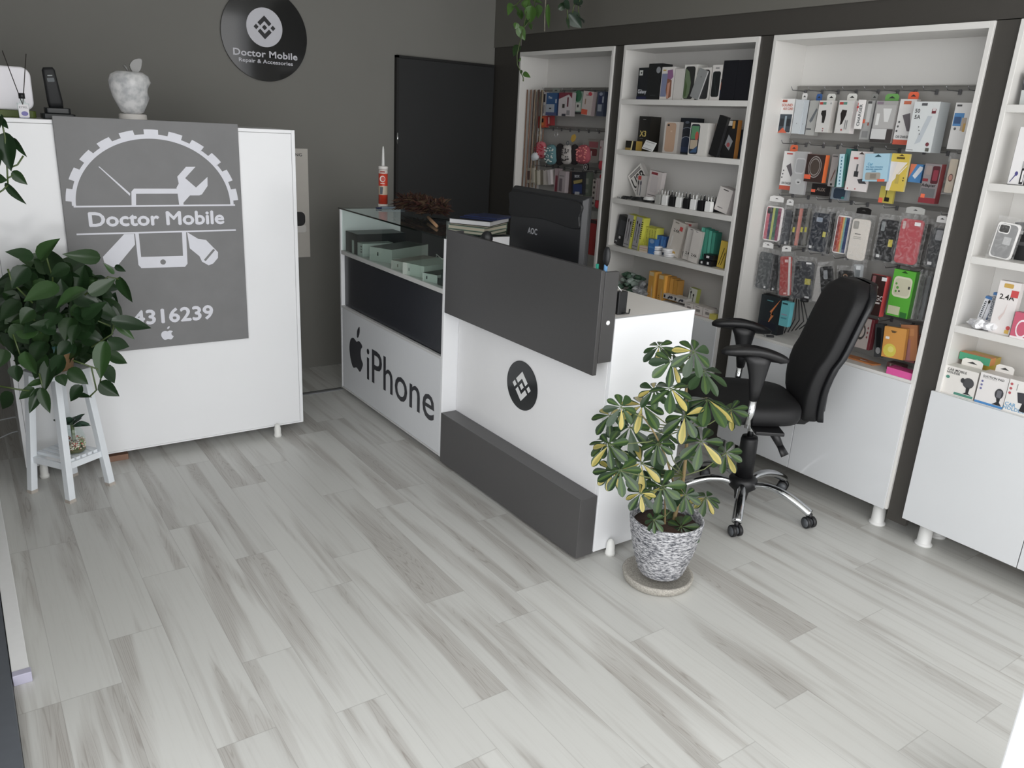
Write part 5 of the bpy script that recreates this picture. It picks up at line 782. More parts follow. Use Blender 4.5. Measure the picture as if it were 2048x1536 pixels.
# plug chargers standing on the third shelf
def charger(col, name='plug_charger'):
    t = empty(name); cm = mat('f0f0ee' if col == 'w' else '1c1c1e' if col == 'b' else 'a8a8a4', rough=.3)
    s = MB(); s.prism([(-.0165,0),(.0165,0),(.0165,.032),(.0145,.046),(-.0145,.046),(-.0165,.032)], -.011, .011, cm); part(s, 'body', t, .0015)
    for sx in (-.0095, .0095):
        s = MB(); s.M = Matrix.Rotation(-PI/2, 4, 'X'); s.lathe([(.0022, .046), (.0022, .062), (.0012, .065)], cm if col != 'b' else BLACKP, 8, sx, 0); part(s, 'prong', t, label=None)
        s = MB(); s.M = Matrix.Rotation(-PI/2, 4, 'X'); s.lathe([(.0020, .0652), (.0020, .069)], CHROME, 8, sx, 0); part(s, 'prong_tip', t)
    return t
protos = {c: charger(c) for c in 'wbg'}; used = set()
def dup(root):
    r = root.copy(); COL.objects.link(r)
    for ch in list(root.children):
        c = ch.copy(); COL.objects.link(c); c.parent = r
    return r
ordn = ['leftmost', 'second', 'third', 'fourth', 'fifth', 'sixth', 'seventh', 'rightmost']
cn = {'w': 'white', 'b': 'black', 'g': 'grey'}
for row in range(3):
    for k in range(8):
        c = (['g','w','b','w','b','w','b','w'], ['w','b','w','g','b','w','b','b'], ['g','w','b','w','w','b','w','b'])[row][k]
        o = protos[c] if c not in used else dup(protos[c]); used.add(c)
        o.matrix_world = facing_left(3.222+.034*row, 3.200-.052*k+.012*(row % 2)-.01*row, 1.2455) @ Matrix.Scale(1.16, 4)
        lab = (ordn[k]+(' from the left' if 0 < k < 7 else '')+' in the front row, a '+cn[c]+' plug charger standing prongs up') if row == 0 else cn[c]+' plug charger standing prongs up in the '+('middle' if row == 1 else 'rear')+' row on the third shelf'
        tag(o, lab, 'charger', 'plug chargers on the third shelf')
# cables on the third shelf and small bits
def coil(name, label, cx, cy, z, r, m, turns=3, rr=.003, cat='cable', squash=.6):
    s = MB(); n = 16*turns; s.tube([(cx+r*squash*(1-.08*(k//16))*math.cos(2*PI*k/16), cy+r*(1-.08*(k//16))*math.sin(2*PI*k/16), z+rr+rr*1.3*(k/16)) for k in range(n+1)], rr, m, 7)
    tag(s.build(name), label, cat)
coil('charging_cable', 'black charging cable coil at the left end of the third shelf', 3.255, 3.485, 1.2455, .045, BLACKP)
coil('charging_cable', 'black charging cable coil right under the USB box', 3.25, 3.395, 1.2455, .05, BLACKP, 4)
coil('charging_cable', 'black cable coil under the white one on the third shelf', 3.245, 3.30, 1.2455, .04, BLACKP, 2)
coil('charging_cable', 'white cable coil on top of the black one on the third shelf', 3.245, 3.30, 1.256, .038, mat('ececea', rough=.4), 4)
s = MB(); s.tube([(3.22, 3.535, 1.2505), (3.22, 3.50, 1.2505)], .005, CHROME, 8); s.tube([(3.22, 3.4995, 1.2505), (3.222, 3.46, 1.2505)], .006, BLACKP, 8); tag(s.build('jack_plug'), 'metal jack plug at the very left of the third shelf', 'plug')
for k, (y, z, lab) in enumerate(((3.19, 0, 'lower left'), (3.195, .024, 'upper left'), (3.10, 0, 'lower right'), (3.115, .022, 'upper right'))):
    s = MB(); s.lathe([(.028, 0), (.030, .004), (.030, .018), (.028, .021)], mat('e2e2e4', rough=.3), 24); s.lathe([(.0303, .009), (.0303, .012)], mat('b0b0b4', rough=.3), 24, cap0=False, cap1=False)
    tag(s.build('cable_tin', M=Matrix.Translation((3.245, y, .9705+z))), lab+' of the four round white cable tins in front of the blue packs', 'tin', 'round cable tins on the fourth shelf')
def heap(name, label, cat, boxes, m, seed, n=26):
    rnd = random.Random(seed); s = MB(); (x0, x1, y0, y1, z0, z1) = boxes
    for _ in range(n):
        c = Vector((rnd.uniform(x0, x1), rnd.uniform(y0, y1), 0)); f = 1-abs((c.y-(y0+y1)/2)/((y1-y0)/2))**2*.7
        c.z = z0+.018+rnd.random()*(z1-z0-.03)*f
        r = rnd.uniform(.014, .026); mm = m[rnd.randrange(len(m))]; R = []
        A = Matrix.Rotation(rnd.uniform(0, PI), 3, 'Z') @ Matrix.Rotation(rnd.uniform(-.7, .7), 3, 'X')
        for i in range(1, 5):
            th = PI*i/5; R.append([tuple(c+A @ Vector((r*1.4*math.sin(th)*math.cos(2*PI*k/8)*rnd.uniform(.75, 1.2), r*math.sin(th)*math.sin(2*PI*k/8)*rnd.uniform(.75, 1.2), -r*.75*math.cos(th)))) for k in range(8)])
        s.rings(R, mm, smooth=False)
    s.v = [(a, b, max(cz, z0+.0004)) for a, b, cz in s.v]
    tag(s.build(name), label, cat)
heap('plastic_bag', 'crumpled green and clear plastic bag at the left of the bottom bay', 'bag', (3.235, 3.32, 3.33, 3.50, .7055, .85), [mat('5c7464', rough=.2), mat('9aa8a0', rough=.15), mat('3f5a48', rough=.25)], 4, 44)
heap('plastic_bag', 'crumpled clear grey plastic bag left of the orange packs', 'bag', (3.235, 3.31, 3.235, 3.32, .7055, .80), [mat('a8aaac', rough=.15), mat('8a8c8e', rough=.15)], 9, 26)
# crumpled clear sleeves over the case rows
heap('plastic_bag', 'small heap of folded silvery sachets at the left of the right cabinet shelf', 'bag', (3.215, 3.25, 1.36, 1.44, .9625, 1.0), [mat('c8c8cc', rough=.2, metal=.3), mat('e6e6e8', rough=.25)], 11, 16)
for k, (y, lab) in enumerate(((2.44, 'left'), (2.355, 'right'))):
    s = MB(); s.box(-.018, .018, -.007, .007, 0, .009, BLACKP); s.box(.018, .030, -.004, .004, .002, .007, CHROME)
    tag(s.build('usb_plug', M=Matrix.Translation((3.235, y, .6945)) @ Matrix.Rotation(2.0+k*.5, 4, 'Z')), lab+' one of two tiny black plugs on the ledge behind the chair', 'plug', 'loose plugs on the ledge behind the chair')
t = MB(); t.prism([(0,0),(.20,-.01),(.215,.035),(.10,.05),(.0,.04)], 0, .006, printed('c87c3c'))
for cx in (.05, .145): t.face(ell(cx, .016, .020, .012), .0066, printed('a03c28')); t.face([(cx-.02, .014),(cx+.02,.014),(cx+.012,.004),(cx-.012,.004)], .0072, printed('f0e8e0'))
tag(t.build('orange_card', M=Matrix.Translation((3.265, 2.02, .6945)) @ Matrix.Rotation(-PI/2, 4, 'Z')), 'flat orange card with two red and white discs on the ledge behind the chair', 'card')
s = MB()
for k in range(5): s.tube([(3.30-.01*k, 2.30-.02*k, .90), (3.29, 2.295-.025*k, .80), (3.28, 2.31-.02*k, .72+.01*k)], .003, BLACKP, 6)
s.tube([(3.26, 2.215, .90), (3.26, 2.215, .915)], .02, BLACKP, 8)
tag(s.build('hanging_cables'), 'tangle of black cables hung right of the turquoise box', 'cable')
POTHOS = [((0.262,3.47,1.042),(0.316,3.438,1.125),0.074),((0.23,3.484,1.051),(0.151,3.438,1.079),0.049),((0.452,3.479,1.036),(0.339,3.435,1.059),0.061),((0.496,3.422,0.982),(0.466,3.41,1.024),0.02),((0.519,3.495,0.994),(0.549,3.47,0.976),0.026),((0.532,3.492,0.941),(0.559,3.504,0.834),0.064),((0.415,3.458,0.902),(0.509,3.46,0.953),0.057),((0.383,3.464,0.804),(0.456,3.443,0.871),0.062),((0.483,3.421,0.788),(0.626,3.426,0.749),0.061),((0.494,3.442,0.772),(0.544,3.398,0.712),0.037),((0.464,3.481,0.694),(0.54,3.49,0.65),0.065),((0.454,3.484,0.634),(0.53,3.494,0.588),0.054),((0.433,3.469,0.59),(0.471,3.481,0.508),0.054),((0.411,3.42,0.535),(0.464,3.379,0.485),0.063),((0.337,3.437,0.527),(0.29,3.442,0.47),0.052),((0.325,3.499,0.473),(0.372,3.458,0.476),0.027),((0.308,3.443,0.597),(0.359,3.396,0.547),0.062),((0.317,3.463,0.704),(0.269,3.436,0.661),0.056),((0.349,3.436,0.776),(0.315,3.391,0.723),0.051),((0.252,3.475,0.633),(0.206,3.428,0.53),0.067),((0.225,3.491,0.659),(0.178,3.491,0.563),0.072),((0.167,3.449,0.683),(0.187,3.457,0.588),0.066),((0.286,3.432,0.657),(0.243,3.447,0.578),0.067),((0.193,3.444,0.532),(0.148,3.422,0.449),0.046),((0.2,3.42,0.538),(0.214,3.393,0.447),0.046),((0.172,3.447,0.54),(0.12,3.445,0.505),0.043),((0.208,3.485,0.555),(0.153,3.472,0.548),0.031),((0.131,3.445,0.636),(0.123,3.432,0.578),0.06),((0.098,3.476,0.52),(0.056,3.492,0.458),0.061),((0.14,3.498,0.782),(0.187,3.516,0.694),0.066),((0.098,3.48,0.693),(0.068,3.441,0.64),0.06),((0.268,3.421,0.587),(0.279,3.386,0.556),0.046),((0.206,3.449,1.009),(0.147,3.429,0.947),0.073),((0.341,3.421,1.011),(0.274,3.437,0.982),0.06),((0.291,3.434,0.941),(0.18,3.388,0.904),0.079),((0.386,3.436,0.914),(0.28,3.403,0.873),0.075),((0.288,3.494,0.816),(0.248,3.448,0.778),0.066),((0.208,3.448,0.849),(0.16,3.443,0.804),0.064),((0.441,3.462,0.685),(0.404,3.428,0.55),0.074),((0.434,3.689,0.641),(0.361,3.648,0.745),0.097),((0.178,3.652,0.619),(0.223,3.636,0.703),0.065),((0.387,3.683,0.773),(0.311,3.693,0.72),0.083),((0.246,3.496,0.801),(0.167,3.451,0.774),0.078),((0.194,3.591,0.943),(0.128,3.541,0.914),0.063),((0.442,3.653,0.947),(0.353,3.697,0.897),0.084),((0.142,3.642,0.652),(0.226,3.616,0.668),0.073),((0.385,3.565,0.893),(0.414,3.594,0.99),0.086),((0.127,3.647,0.785),(0.226,3.647,0.804),0.079),((0.283,3.688,0.595),(0.227,3.657,0.698),0.094),((0.176,3.664,0.632),(0.255,3.632,0.57),0.085),((0.433,3.598,0.844),(0.46,3.612,0.926),0.071),((0.194,3.682,0.92),(0.255,3.667,0.884),0.061),((0.278,3.669,0.816),(0.25,3.708,0.729),0.059),((0.445,3.728,0.721),(0.526,3.743,0.65),0.075),((0.256,3.563,0.673),(0.243,3.586,0.585),0.064),((0.145,3.646,0.9),(0.22,3.64,0.843),0.077),((0.132,3.579,0.895),(0.184,3.576,0.835),0.063),((0.251,3.648,0.844),(0.176,3.667,0.795),0.084),((0.502,3.66,0.818),(0.405,3.612,0.892),0.09),((0.192,3.611,0.798),(0.123,3.58,0.736),0.085),((0.449,3.635,0.762),(0.445,3.663,0.849),0.081),((0.21,3.731,0.87),(0.119,3.733,0.883),0.08),((0.229,3.59,0.705),(0.194,3.622,0.61),0.064),((0.113,3.633,0.75),(0.178,3.615,0.746),0.062),((0.214,3.54,0.924),(0.159,3.509,0.989),0.066),((0.472,3.679,0.68),(0.446,3.686,0.77),0.068),((0.168,3.533,0.867),(0.098,3.503,0.814),0.07),((0.354,3.565,0.967),(0.291,3.601,0.865),0.099),((0.199,3.593,0.968),(0.251,3.608,0.904),0.071),((0.372,3.656,0.627),(0.447,3.634,0.585),0.078),((0.363,3.671,0.831),(0.436,3.725,0.745),0.081),((0.282,3.621,0.873),(0.198,3.62,0.806),0.084),((0.279,3.7,0.582),(0.292,3.682,0.68),0.065),((0.267,3.563,0.859),(0.209,3.57,0.806),0.07),((0.2,3.625,0.627),(0.273,3.672,0.65),0.063),((0.47,3.637,0.805),(0.512,3.63,0.708),0.081),((0.218,3.684,0.674),(0.131,3.679,0.716),0.088),((0.158,3.638,0.881),(0.094,3.645,0.855),0.067),((0.295,3.57,0.808),(0.242,3.612,0.866),0.067),((0.202,3.63,0.704),(0.13,3.664,0.664),0.066),((0.261,3.592,0.798),(0.165,3.548,0.763),0.088),((0.412,3.634,0.655),(0.387,3.686,0.726),0.065),((0.131,3.723,0.659),(0.178,3.765,0.737),0.082),((0.281,3.522,0.64),(0.215,3.496,0.584),0.066),((0.262,3.648,0.765),(0.187,3.654,0.79),0.08),((0.349,3.678,0.795),(0.416,3.704,0.723),0.075),((0.336,3.637,0.772),(0.284,3.662,0.681),0.071),((0.407,3.628,0.678),(0.375,3.634,0.56),0.093),((0.2,3.678,0.846),(0.281,3.725,0.86),0.067),((0.274,3.672,0.723),(0.211,3.685,0.67),0.06),((0.219,3.649,0.842),(0.291,3.663,0.876),0.061),((0.213,3.638,0.622),(0.179,3.626,0.728),0.092),((0.474,3.624,0.829),(0.553,3.666,0.737),0.081),((0.263,3.584,0.626),(0.247,3.63,0.723),0.076),((0.168,3.656,0.639),(0.248,3.714,0.642),0.067),((0.162,3.725,0.88),(0.237,3.682,0.853),0.077),((0.329,3.66,0.853),(0.253,3.661,0.805),0.084),((0.445,3.514,0.835),(0.413,3.521,0.758),0.065),((0.401,3.602,0.88),(0.483,3.636,0.891),0.074),((0.228,3.599,0.717),(0.319,3.605,0.715),0.088),((0.369,3.537,0.784),(0.391,3.502,0.875),0.07),((0.188,3.611,0.935),(0.107,3.636,0.924),0.073),((0.419,3.703,0.742),(0.49,3.661,0.679),0.095),((0.26,3.626,0.957),(0.194,3.677,0.879),0.075),((0.385,3.523,0.739),(0.394,3.575,0.82),0.075),((0.322,3.628,0.964),(0.271,3.631,0.864),0.081),((0.394,3.706,0.832),(0.398,3.694,0.735),0.071),((0.475,3.657,0.895),(0.553,3.675,0.869),0.072),((0.364,3.502,0.877),(0.447,3.477,0.852),0.082),((0.301,3.622,0.738),(0.38,3.582,0.807),0.086),((0.258,3.705,0.666),(0.266,3.745,0.569),0.067),((0.346,3.686,0.612),(0.367,3.711,0.691),0.074),((0.407,3.594,0.929),(0.487,3.633,0.856),0.076),((0.324,3.588,0.742),(0.371,3.56,0.687),0.071),((0.28,3.662,0.985),(0.244,3.699,0.866),0.081),((0.192,3.612,0.701),(0.237,3.606,0.623),0.067),((0.17,3.64,0.673),(0.242,3.687,0.683),0.061),((0.182,3.652,0.779),(0.107,3.649,0.758),0.075),((0.251,3.611,0.678),(0.198,3.663,0.611),0.067),((0.272,3.474,0.763),(0.196,3.445,0.797),0.068),((0.483,3.647,0.764),(0.413,3.702,0.786),0.073),((0.326,3.75,0.539),(0.318,3.754,0.627),0.072),((0.411,3.576,0.747),(0.426,3.632,0.625),0.085),((0.491,3.732,0.721),(0.531,3.694,0.845),0.102),((0.393,3.64,0.62),(0.479,3.668,0.62),0.071),((0.276,3.688,0.846),(0.264,3.727,0.753),0.072),((0.501,3.743,0.723),(0.512,3.799,0.615),0.08),((0.345,3.696,0.636),(0.297,3.678,0.534),0.1),((0.353,3.63,0.746),(0.358,3.663,0.639),0.084),((0.206,3.525,0.866),(0.248,3.538,0.782),0.079),((0.15,3.7,0.792),(0.068,3.758,0.784),0.074),((0.245,3.65,0.65),(0.163,3.601,0.619),0.087),((0.26,3.574,0.723),(0.185,3.532,0.683),0.072),((0.238,3.649,0.636),(0.174,3.659,0.572),0.068),((0.354,3.637,0.76),(0.412,3.616,0.665),0.101),((0.266,3.663,0.584),(0.304,3.675,0.684),0.092),((0.365,3.548,0.857),(0.457,3.517,0.853),0.074),((0.118,3.655,0.794),(0.093,3.69,0.705),0.066),((0.368,3.642,0.805),(0.44,3.622,0.82),0.072),((0.446,3.658,0.694),(0.443,3.635,0.583),0.078),((0.122,3.746,0.8),(0.195,3.797,0.826),0.064),((0.261,3.64,0.743),(0.239,3.624,0.64),0.082),((0.153,3.647,0.746),(0.079,3.646,0.749),0.076),((0.247,3.657,0.907),(0.192,3.688,0.845),0.071),((0.205,3.623,0.923),(0.252,3.59,0.842),0.087),((0.257,3.535,0.838),(0.171,3.559,0.813),0.077),((0.344,3.683,0.743),(0.319,3.639,0.635),0.084),((0.37,3.64,0.98),(0.315,3.668,0.9),0.076),((0.395,3.547,0.702),(0.342,3.598,0.742),0.066),((0.444,3.555,0.807),(0.524,3.559,0.754),0.074),((0.411,3.581,0.857),(0.334,3.538,0.787),0.077),((0.171,3.7,0.755),(0.088,3.708,0.759),0.072),((0.32,3.562,0.967),(0.294,3.607,1.055),0.092),((0.33,3.709,0.711),(0.348,3.706,0.593),0.083),((0.287,3.669,0.65),(0.387,3.676,0.642),0.092),((0.462,3.697,0.914),(0.363,3.65,0.866),0.089),((0.411,3.717,0.627),(0.323,3.731,0.69),0.1),((0.408,3.668,0.927),(0.313,3.674,0.904),0.078),((0.483,3.615,0.776),(0.418,3.568,0.863),0.074),((0.37,3.648,0.866),(0.276,3.636,0.861),0.072),((0.162,3.608,0.895),(0.087,3.585,0.892),0.07),((0.14,3.646,0.74),(0.125,3.622,0.633),0.076),((0.413,3.751,0.657),(0.319,3.743,0.641),0.088),((0.398,3.645,0.926),(0.38,3.698,0.992),0.059),((0.265,3.711,0.716),(0.254,3.691,0.629),0.067),((0.231,3.632,0.739),(0.276,3.689,0.804),0.067),((0.13,3.659,0.747),(0.137,3.673,0.854),0.09),((0.231,3.643,0.939),(0.165,3.618,0.975),0.069),((0.334,3.606,0.642),(0.3,3.634,0.556),0.06),((0.381,3.662,0.772),(0.429,3.686,0.701),0.07),((0.353,3.623,0.815),(0.415,3.595,0.786),0.064),((0.115,3.67,0.736),(0.185,3.705,0.764),0.072),((0.229,3.652,0.6),(0.262,3.632,0.523),0.063),((0.202,3.699,0.715),(0.118,3.689,0.669),0.074),((0.449,3.613,0.869),(0.528,3.623,0.922),0.074),((0.457,3.729,0.672),(0.535,3.778,0.618),0.066),((0.171,3.651,0.623),(0.157,3.616,0.719),0.061),((0.205,3.652,0.634),(0.276,3.656,0.599),0.076),((0.204,3.626,0.673),(0.129,3.639,0.624),0.074),((0.38,3.626,0.675),(0.351,3.637,0.578),0.069),((0.307,3.718,0.815),(0.335,3.705,0.898),0.062),((0.438,3.675,0.735),(0.535,3.667,0.71),0.095),((0.368,3.744,0.837),(0.437,3.717,0.773),0.082),((0.502,3.676,0.839),(0.427,3.706,0.819),0.068),((0.344,3.603,0.667),(0.299,3.613,0.586),0.073),((0.284,3.595,0.76),(0.229,3.569,0.684),0.085),((0.251,3.712,0.655),(0.198,3.714,0.546),0.088),((0.394,3.668,0.743),(0.324,3.62,0.683),0.072),((0.25,3.626,0.695),(0.294,3.6,0.593),0.102),((0.283,3.573,0.716),(0.305,3.599,0.624),0.059),((0.434,3.685,0.932),(0.347,3.741,0.912),0.077),((0.281,3.712,0.622),(0.318,3.68,0.549),0.072),((0.315,3.665,0.948),(0.292,3.693,1.027),0.077),((0.308,3.621,0.775),(0.294,3.608,0.697),0.058),((0.22,3.708,0.838),(0.121,3.688,0.839),0.095),((0.118,3.675,0.78),(0.164,3.653,0.722),0.06),((0.208,3.636,0.674),(0.167,3.666,0.572),0.076),((0.145,3.598,0.781),(0.068,3.556,0.758),0.065),((0.449,3.681,0.745),(0.534,3.733,0.693),0.083),((0.189,3.728,0.63),(0.136,3.76,0.552),0.07),((0.163,3.662,0.777),(0.112,3.655,0.85),0.084),((0.442,3.673,0.724),(0.478,3.66,0.622),0.09),((0.457,3.582,0.87),(0.428,3.617,0.761),0.088),((0.158,3.656,0.789),(0.067,3.68,0.815),0.1),((0.283,3.691,0.984),(0.202,3.697,1.007),0.071),((0.194,3.711,0.901),(0.263,3.687,0.922),0.071),((0.196,3.686,0.62),(0.149,3.691,0.718),0.089),((0.236,3.676,0.92),(0.259,3.706,0.819),0.086),((0.225,3.642,0.606),(0.127,3.662,0.608),0.085),((0.357,3.506,0.812),(0.448,3.534,0.761),0.08),((0.223,3.73,0.884),(0.162,3.742,0.821),0.063),((0.343,3.76,0.921),(0.451,3.82,0.962),0.093),((0.268,3.69,0.557),(0.321,3.65,0.623),0.071),((0.409,3.687,0.585),(0.394,3.712,0.665),0.067),((0.444,3.671,0.818),(0.467,3.663,0.723),0.088),((0.144,3.643,0.827),(0.067,3.658,0.817),0.064),((0.467,3.615,0.767),(0.547,3.622,0.729),0.081),((0.34,3.515,0.786),(0.304,3.472,0.712),0.076),((0.28,3.617,0.836),(0.22,3.657,0.871),0.068),((0.121,3.76,0.707),(0.217,3.767,0.697),0.096),((0.39,3.613,0.864),(0.415,3.665,0.735),0.098),((0.25,3.631,0.62),(0.287,3.634,0.532),0.069),((0.21,3.484,0.754),(0.138,3.533,0.795),0.089),((0.337,3.616,0.61),(0.372,3.652,0.699),0.073),((0.332,3.693,0.746),(0.249,3.735,0.73),0.077),((0.464,3.641,0.915),(0.412,3.667,0.84),0.067),((0.204,3.682,0.882),(0.106,3.674,0.869),0.1),((0.165,3.643,0.899),(0.24,3.667,0.862),0.077),((0.294,3.622,0.757),(0.302,3.658,0.648),0.08),((0.38,3.554,0.806),(0.422,3.599,0.714),0.075),((0.373,3.714,0.869),(0.316,3.723,0.798),0.075),((0.161,3.648,0.864),(0.102,3.639,0.815),0.071),((0.451,3.72,0.935),(0.368,3.766,0.895),0.081),((0.442,3.58,0.833),(0.491,3.56,0.75),0.074),((0.257,3.724,0.708),(0.316,3.71,0.785),0.07),((0.279,3.665,0.891),(0.231,3.645,0.795),0.08),((0.156,3.675,0.728),(0.113,3.68,0.634),0.081),((0.222,3.607,0.937),(0.136,3.627,0.941),0.073),((0.255,3.633,0.952),(0.208,3.595,0.88),0.07),((0.453,3.686,0.737),(0.411,3.673,0.629),0.087),((0.195,3.612,0.965),(0.268,3.655,0.951),0.07),((0.362,3.744,0.55),(0.413,3.704,0.636),0.068),((0.446,3.702,0.886),(0.387,3.697,0.799),0.093),((0.344,3.616,0.709),(0.345,3.668,0.612),0.064),((0.157,3.617,0.869),(0.083,3.615,0.818),0.078),((0.326,3.545,0.866),(0.321,3.528,0.947),0.066),((0.25,3.696,0.728),(0.181,3.733,0.752),0.071),((0.515,3.683,0.779),(0.417,3.713,0.761),0.093),((0.223,3.499,0.878),(0.181,3.53,0.79),0.079),((0.25,3.539,0.757),(0.205,3.551,0.653),0.079),((0.337,3.593,0.7),(0.382,3.637,0.588),0.08),((0.384,3.558,0.703),(0.453,3.514,0.679),0.077),((0.393,3.633,0.826),(0.395,3.61,0.713),0.085),((0.159,3.681,0.64),(0.218,3.677,0.688),0.061),((0.446,3.678,0.762),(0.489,3.687,0.864),0.093),((0.111,3.655,0.795),(0.183,3.605,0.836),0.078),((0.507,3.65,0.773),(0.428,3.699,0.734),0.071),((0.284,3.547,0.734),(0.341,3.535,0.683),0.072),((0.442,3.656,0.903),(0.524,3.668,0.86),0.086),((0.36,3.571,0.959),(0.337,3.589,0.856),0.074),((0.173,3.661,0.759),(0.098,3.677,0.758),0.064),((0.449,3.646,0.701),(0.432,3.646,0.799),0.07),((0.215,3.688,0.783),(0.168,3.715,0.848),0.073),((0.173,3.641,0.774),(0.098,3.673,0.719),0.072),((0.369,3.596,0.83),(0.393,3.551,0.747),0.071),((0.371,3.618,0.767),(0.37,3.6,0.68),0.064),((0.131,3.709,0.656),(0.116,3.759,0.727),0.061),((0.505,3.656,0.779),(0.438,3.668,0.856),0.092),((0.191,3.652,0.945),(0.261,3.695,0.914),0.073),((0.425,3.646,0.661),(0.474,3.659,0.579),0.077),((0.173,3.584,0.804),(0.107,3.571,0.746),0.067),((0.364,3.646,0.897),(0.389,3.611,0.805),0.083),((0.191,3.644,0.942),(0.15,3.606,0.875),0.061),((0.137,3.617,0.798),(0.212,3.57,0.773),0.077),((0.274,3.575,0.907),(0.196,3.593,0.909),0.076),((0.359,3.614,0.894),(0.436,3.647,0.913),0.065),((0.459,3.67,0.906),(0.382,3.717,0.848),0.078),((0.392,3.709,0.624),(0.476,3.674,0.69),0.084),((0.147,3.683,0.709),(0.195,3.739,0.777),0.082),((0.269,3.697,0.657),(0.304,3.708,0.576),0.071),((0.225,3.592,0.925),(0.159,3.629,0.905),0.055),((0.347,3.643,0.934),(0.353,3.614,0.828),0.093),((0.236,3.497,0.702),(0.178,3.46,0.639),0.081),((0.392,3.548,0.802),(0.466,3.554,0.773),0.074),((0.111,3.7,0.789),(0.161,3.675,0.895),0.098),((0.181,3.603,0.922),(0.107,3.592,0.935),0.061),((0.464,3.627,0.783),(0.538,3.589,0.729),0.093),((0.355,3.649,0.962),(0.438,3.683,1.008),0.087),((0.397,3.67,0.957),(0.336,3.664,0.898),0.066),((0.376,3.692,0.612),(0.332,3.744,0.691),0.081),((0.476,3.657,0.669),(0.446,3.674,0.772),0.086),((0.504,3.629,0.813),(0.424,3.628,0.845),0.079),((0.254,3.519,0.844),(0.317,3.541,0.898),0.07),((0.194,3.666,0.77),(0.19,3.724,0.665),0.063),((0.347,3.629,0.795),(0.32,3.629,0.712),0.059),((0.399,3.518,0.801),(0.399,3.551,0.695),0.067),((0.387,3.61,0.882),(0.357,3.603,0.963),0.068),((0.469,3.599,0.81),(0.392,3.616,0.818),0.064),((0.264,3.645,0.786),(0.184,3.66,0.772),0.073),((0.217,3.67,0.843),(0.127,3.676,0.827),0.076),((0.271,3.584,0.802),(0.296,3.538,0.709),0.091),((0.327,3.741,0.68),(0.398,3.775,0.612),0.07),((0.175,3.646,0.897),(0.116,3.615,0.828),0.082),((0.382,3.599,0.885),(0.443,3.568,0.931),0.067),((0.298,3.596,0.973),(0.244,3.634,1.016),0.068),((0.38,3.61,0.918),(0.306,3.569,0.983),0.085),((0.333,3.615,0.782),(0.354,3.611,0.687),0.082),((0.38,3.596,0.836),(0.464,3.594,0.778),0.085),((0.466,3.626,0.813),(0.384,3.665,0.829),0.078)]
POTHOS_STEMS = [[(0.322,3.45,0.637),(0.384,3.45,0.602),(0.393,3.45,0.501),(0.366,3.45,0.477)],[(0.322,3.45,0.637),(0.42,3.45,0.581),(0.41,3.45,0.532)],[(0.201,3.45,0.599),(0.209,3.45,0.517),(0.191,3.45,0.514)],[(0.148,3.45,1.012),(0.154,3.45,0.962),(0.212,3.45,0.878)],[(0.495,3.5,0.78),(0.479,3.5,0.716),(0.398,3.5,0.669)],[(0.136,3.5,0.751),(0.148,3.5,0.671),(0.185,3.5,0.614)],[(0.067,3.45,0.565),(0.129,3.45,0.542),(0.179,3.45,0.527)],[(0.534,3.5,0.939),(0.487,3.5,0.953),(0.396,3.5,0.885)]]
CORNER_LEAVES = [((0.181,3.2,1.546),(0.193,3.18,1.519),0.022),((0.186,3.2,1.494),(0.181,3.18,1.384),0.068),((0.209,3.2,1.484),(0.233,3.18,1.429),0.026),((0.194,3.2,1.378),(0.226,3.18,1.34),0.036),((0.17,3.2,1.337),(0.213,3.18,1.273),0.031),((0.147,3.2,1.362),(0.17,3.18,1.354),0.033),((0.148,3.2,1.453),(0.15,3.18,1.392),0.048),((0.177,3.2,1.558),(0.165,3.18,1.515),0.038)]
CORNER_STEMS = [[(0.174,3.2,1.594),(0.179,3.2,1.552),(0.183,3.2,1.494),(0.176,3.2,1.384),(0.172,3.2,1.337)],[(0.173,3.2,1.359),(0.192,3.2,1.369)],[(0.18,3.2,1.391),(0.208,3.2,1.404),(0.228,3.2,1.433)],[(0.172,3.2,1.337),(0.156,3.2,1.321),(0.141,3.2,1.311)]]
VINE_A = [((2.766,4.073,2.265),(2.736,4.05,2.205),0.041),((2.808,4.029,2.233),(2.823,4.05,2.188),0.05),((2.876,4.026,2.259),(2.889,4.05,2.176),0.075),((2.92,4.025,2.272),(2.949,4.05,2.208),0.051),((2.862,4.069,2.295),(2.868,4.05,2.249),0.054),((2.823,4.065,2.149),(2.862,4.05,2.084),0.055),((2.845,4.094,2.055),(2.787,4.05,1.999),0.047),((2.879,4.059,2.189),(2.843,4.05,2.161),0.025),((2.795,4.048,2.168),(2.788,4.05,2.137),0.038),((2.933,4.088,2.307),(2.974,4.05,2.296),0.025),((2.756,4.014,2.241),(2.84,4.05,2.2),0.046),((2.847,4.059,2.273),(2.914,4.05,2.258),0.05),((2.901,4.099,1.912),(2.913,4.05,1.89),0.03),((2.814,4.033,1.969),(2.842,4.05,1.994),0.011),((2.986,4.015,2.275),(3.023,4.05,2.157),0.03),((2.866,4.011,2.169),(2.901,4.05,2.148),0.025),((2.811,4.003,1.919),(2.851,4.05,1.899),0.017)]
VINE_A_STEMS = [[(2.888,4.05,2.323),(2.867,4.05,2.26),(2.848,4.05,2.162),(2.83,4.05,2.087),(2.82,4.05,2.047),(2.81,4.05,1.999),(2.816,4.05,1.952),(2.845,4.05,1.911),(2.863,4.05,1.884),(2.864,4.05,1.864)],[(2.919,4.05,2.327),(2.913,4.05,2.265),(2.878,4.05,2.184),(2.849,4.05,2.151)],[(2.838,4.05,2.309),(2.79,4.05,2.266),(2.761,4.05,2.251)]]
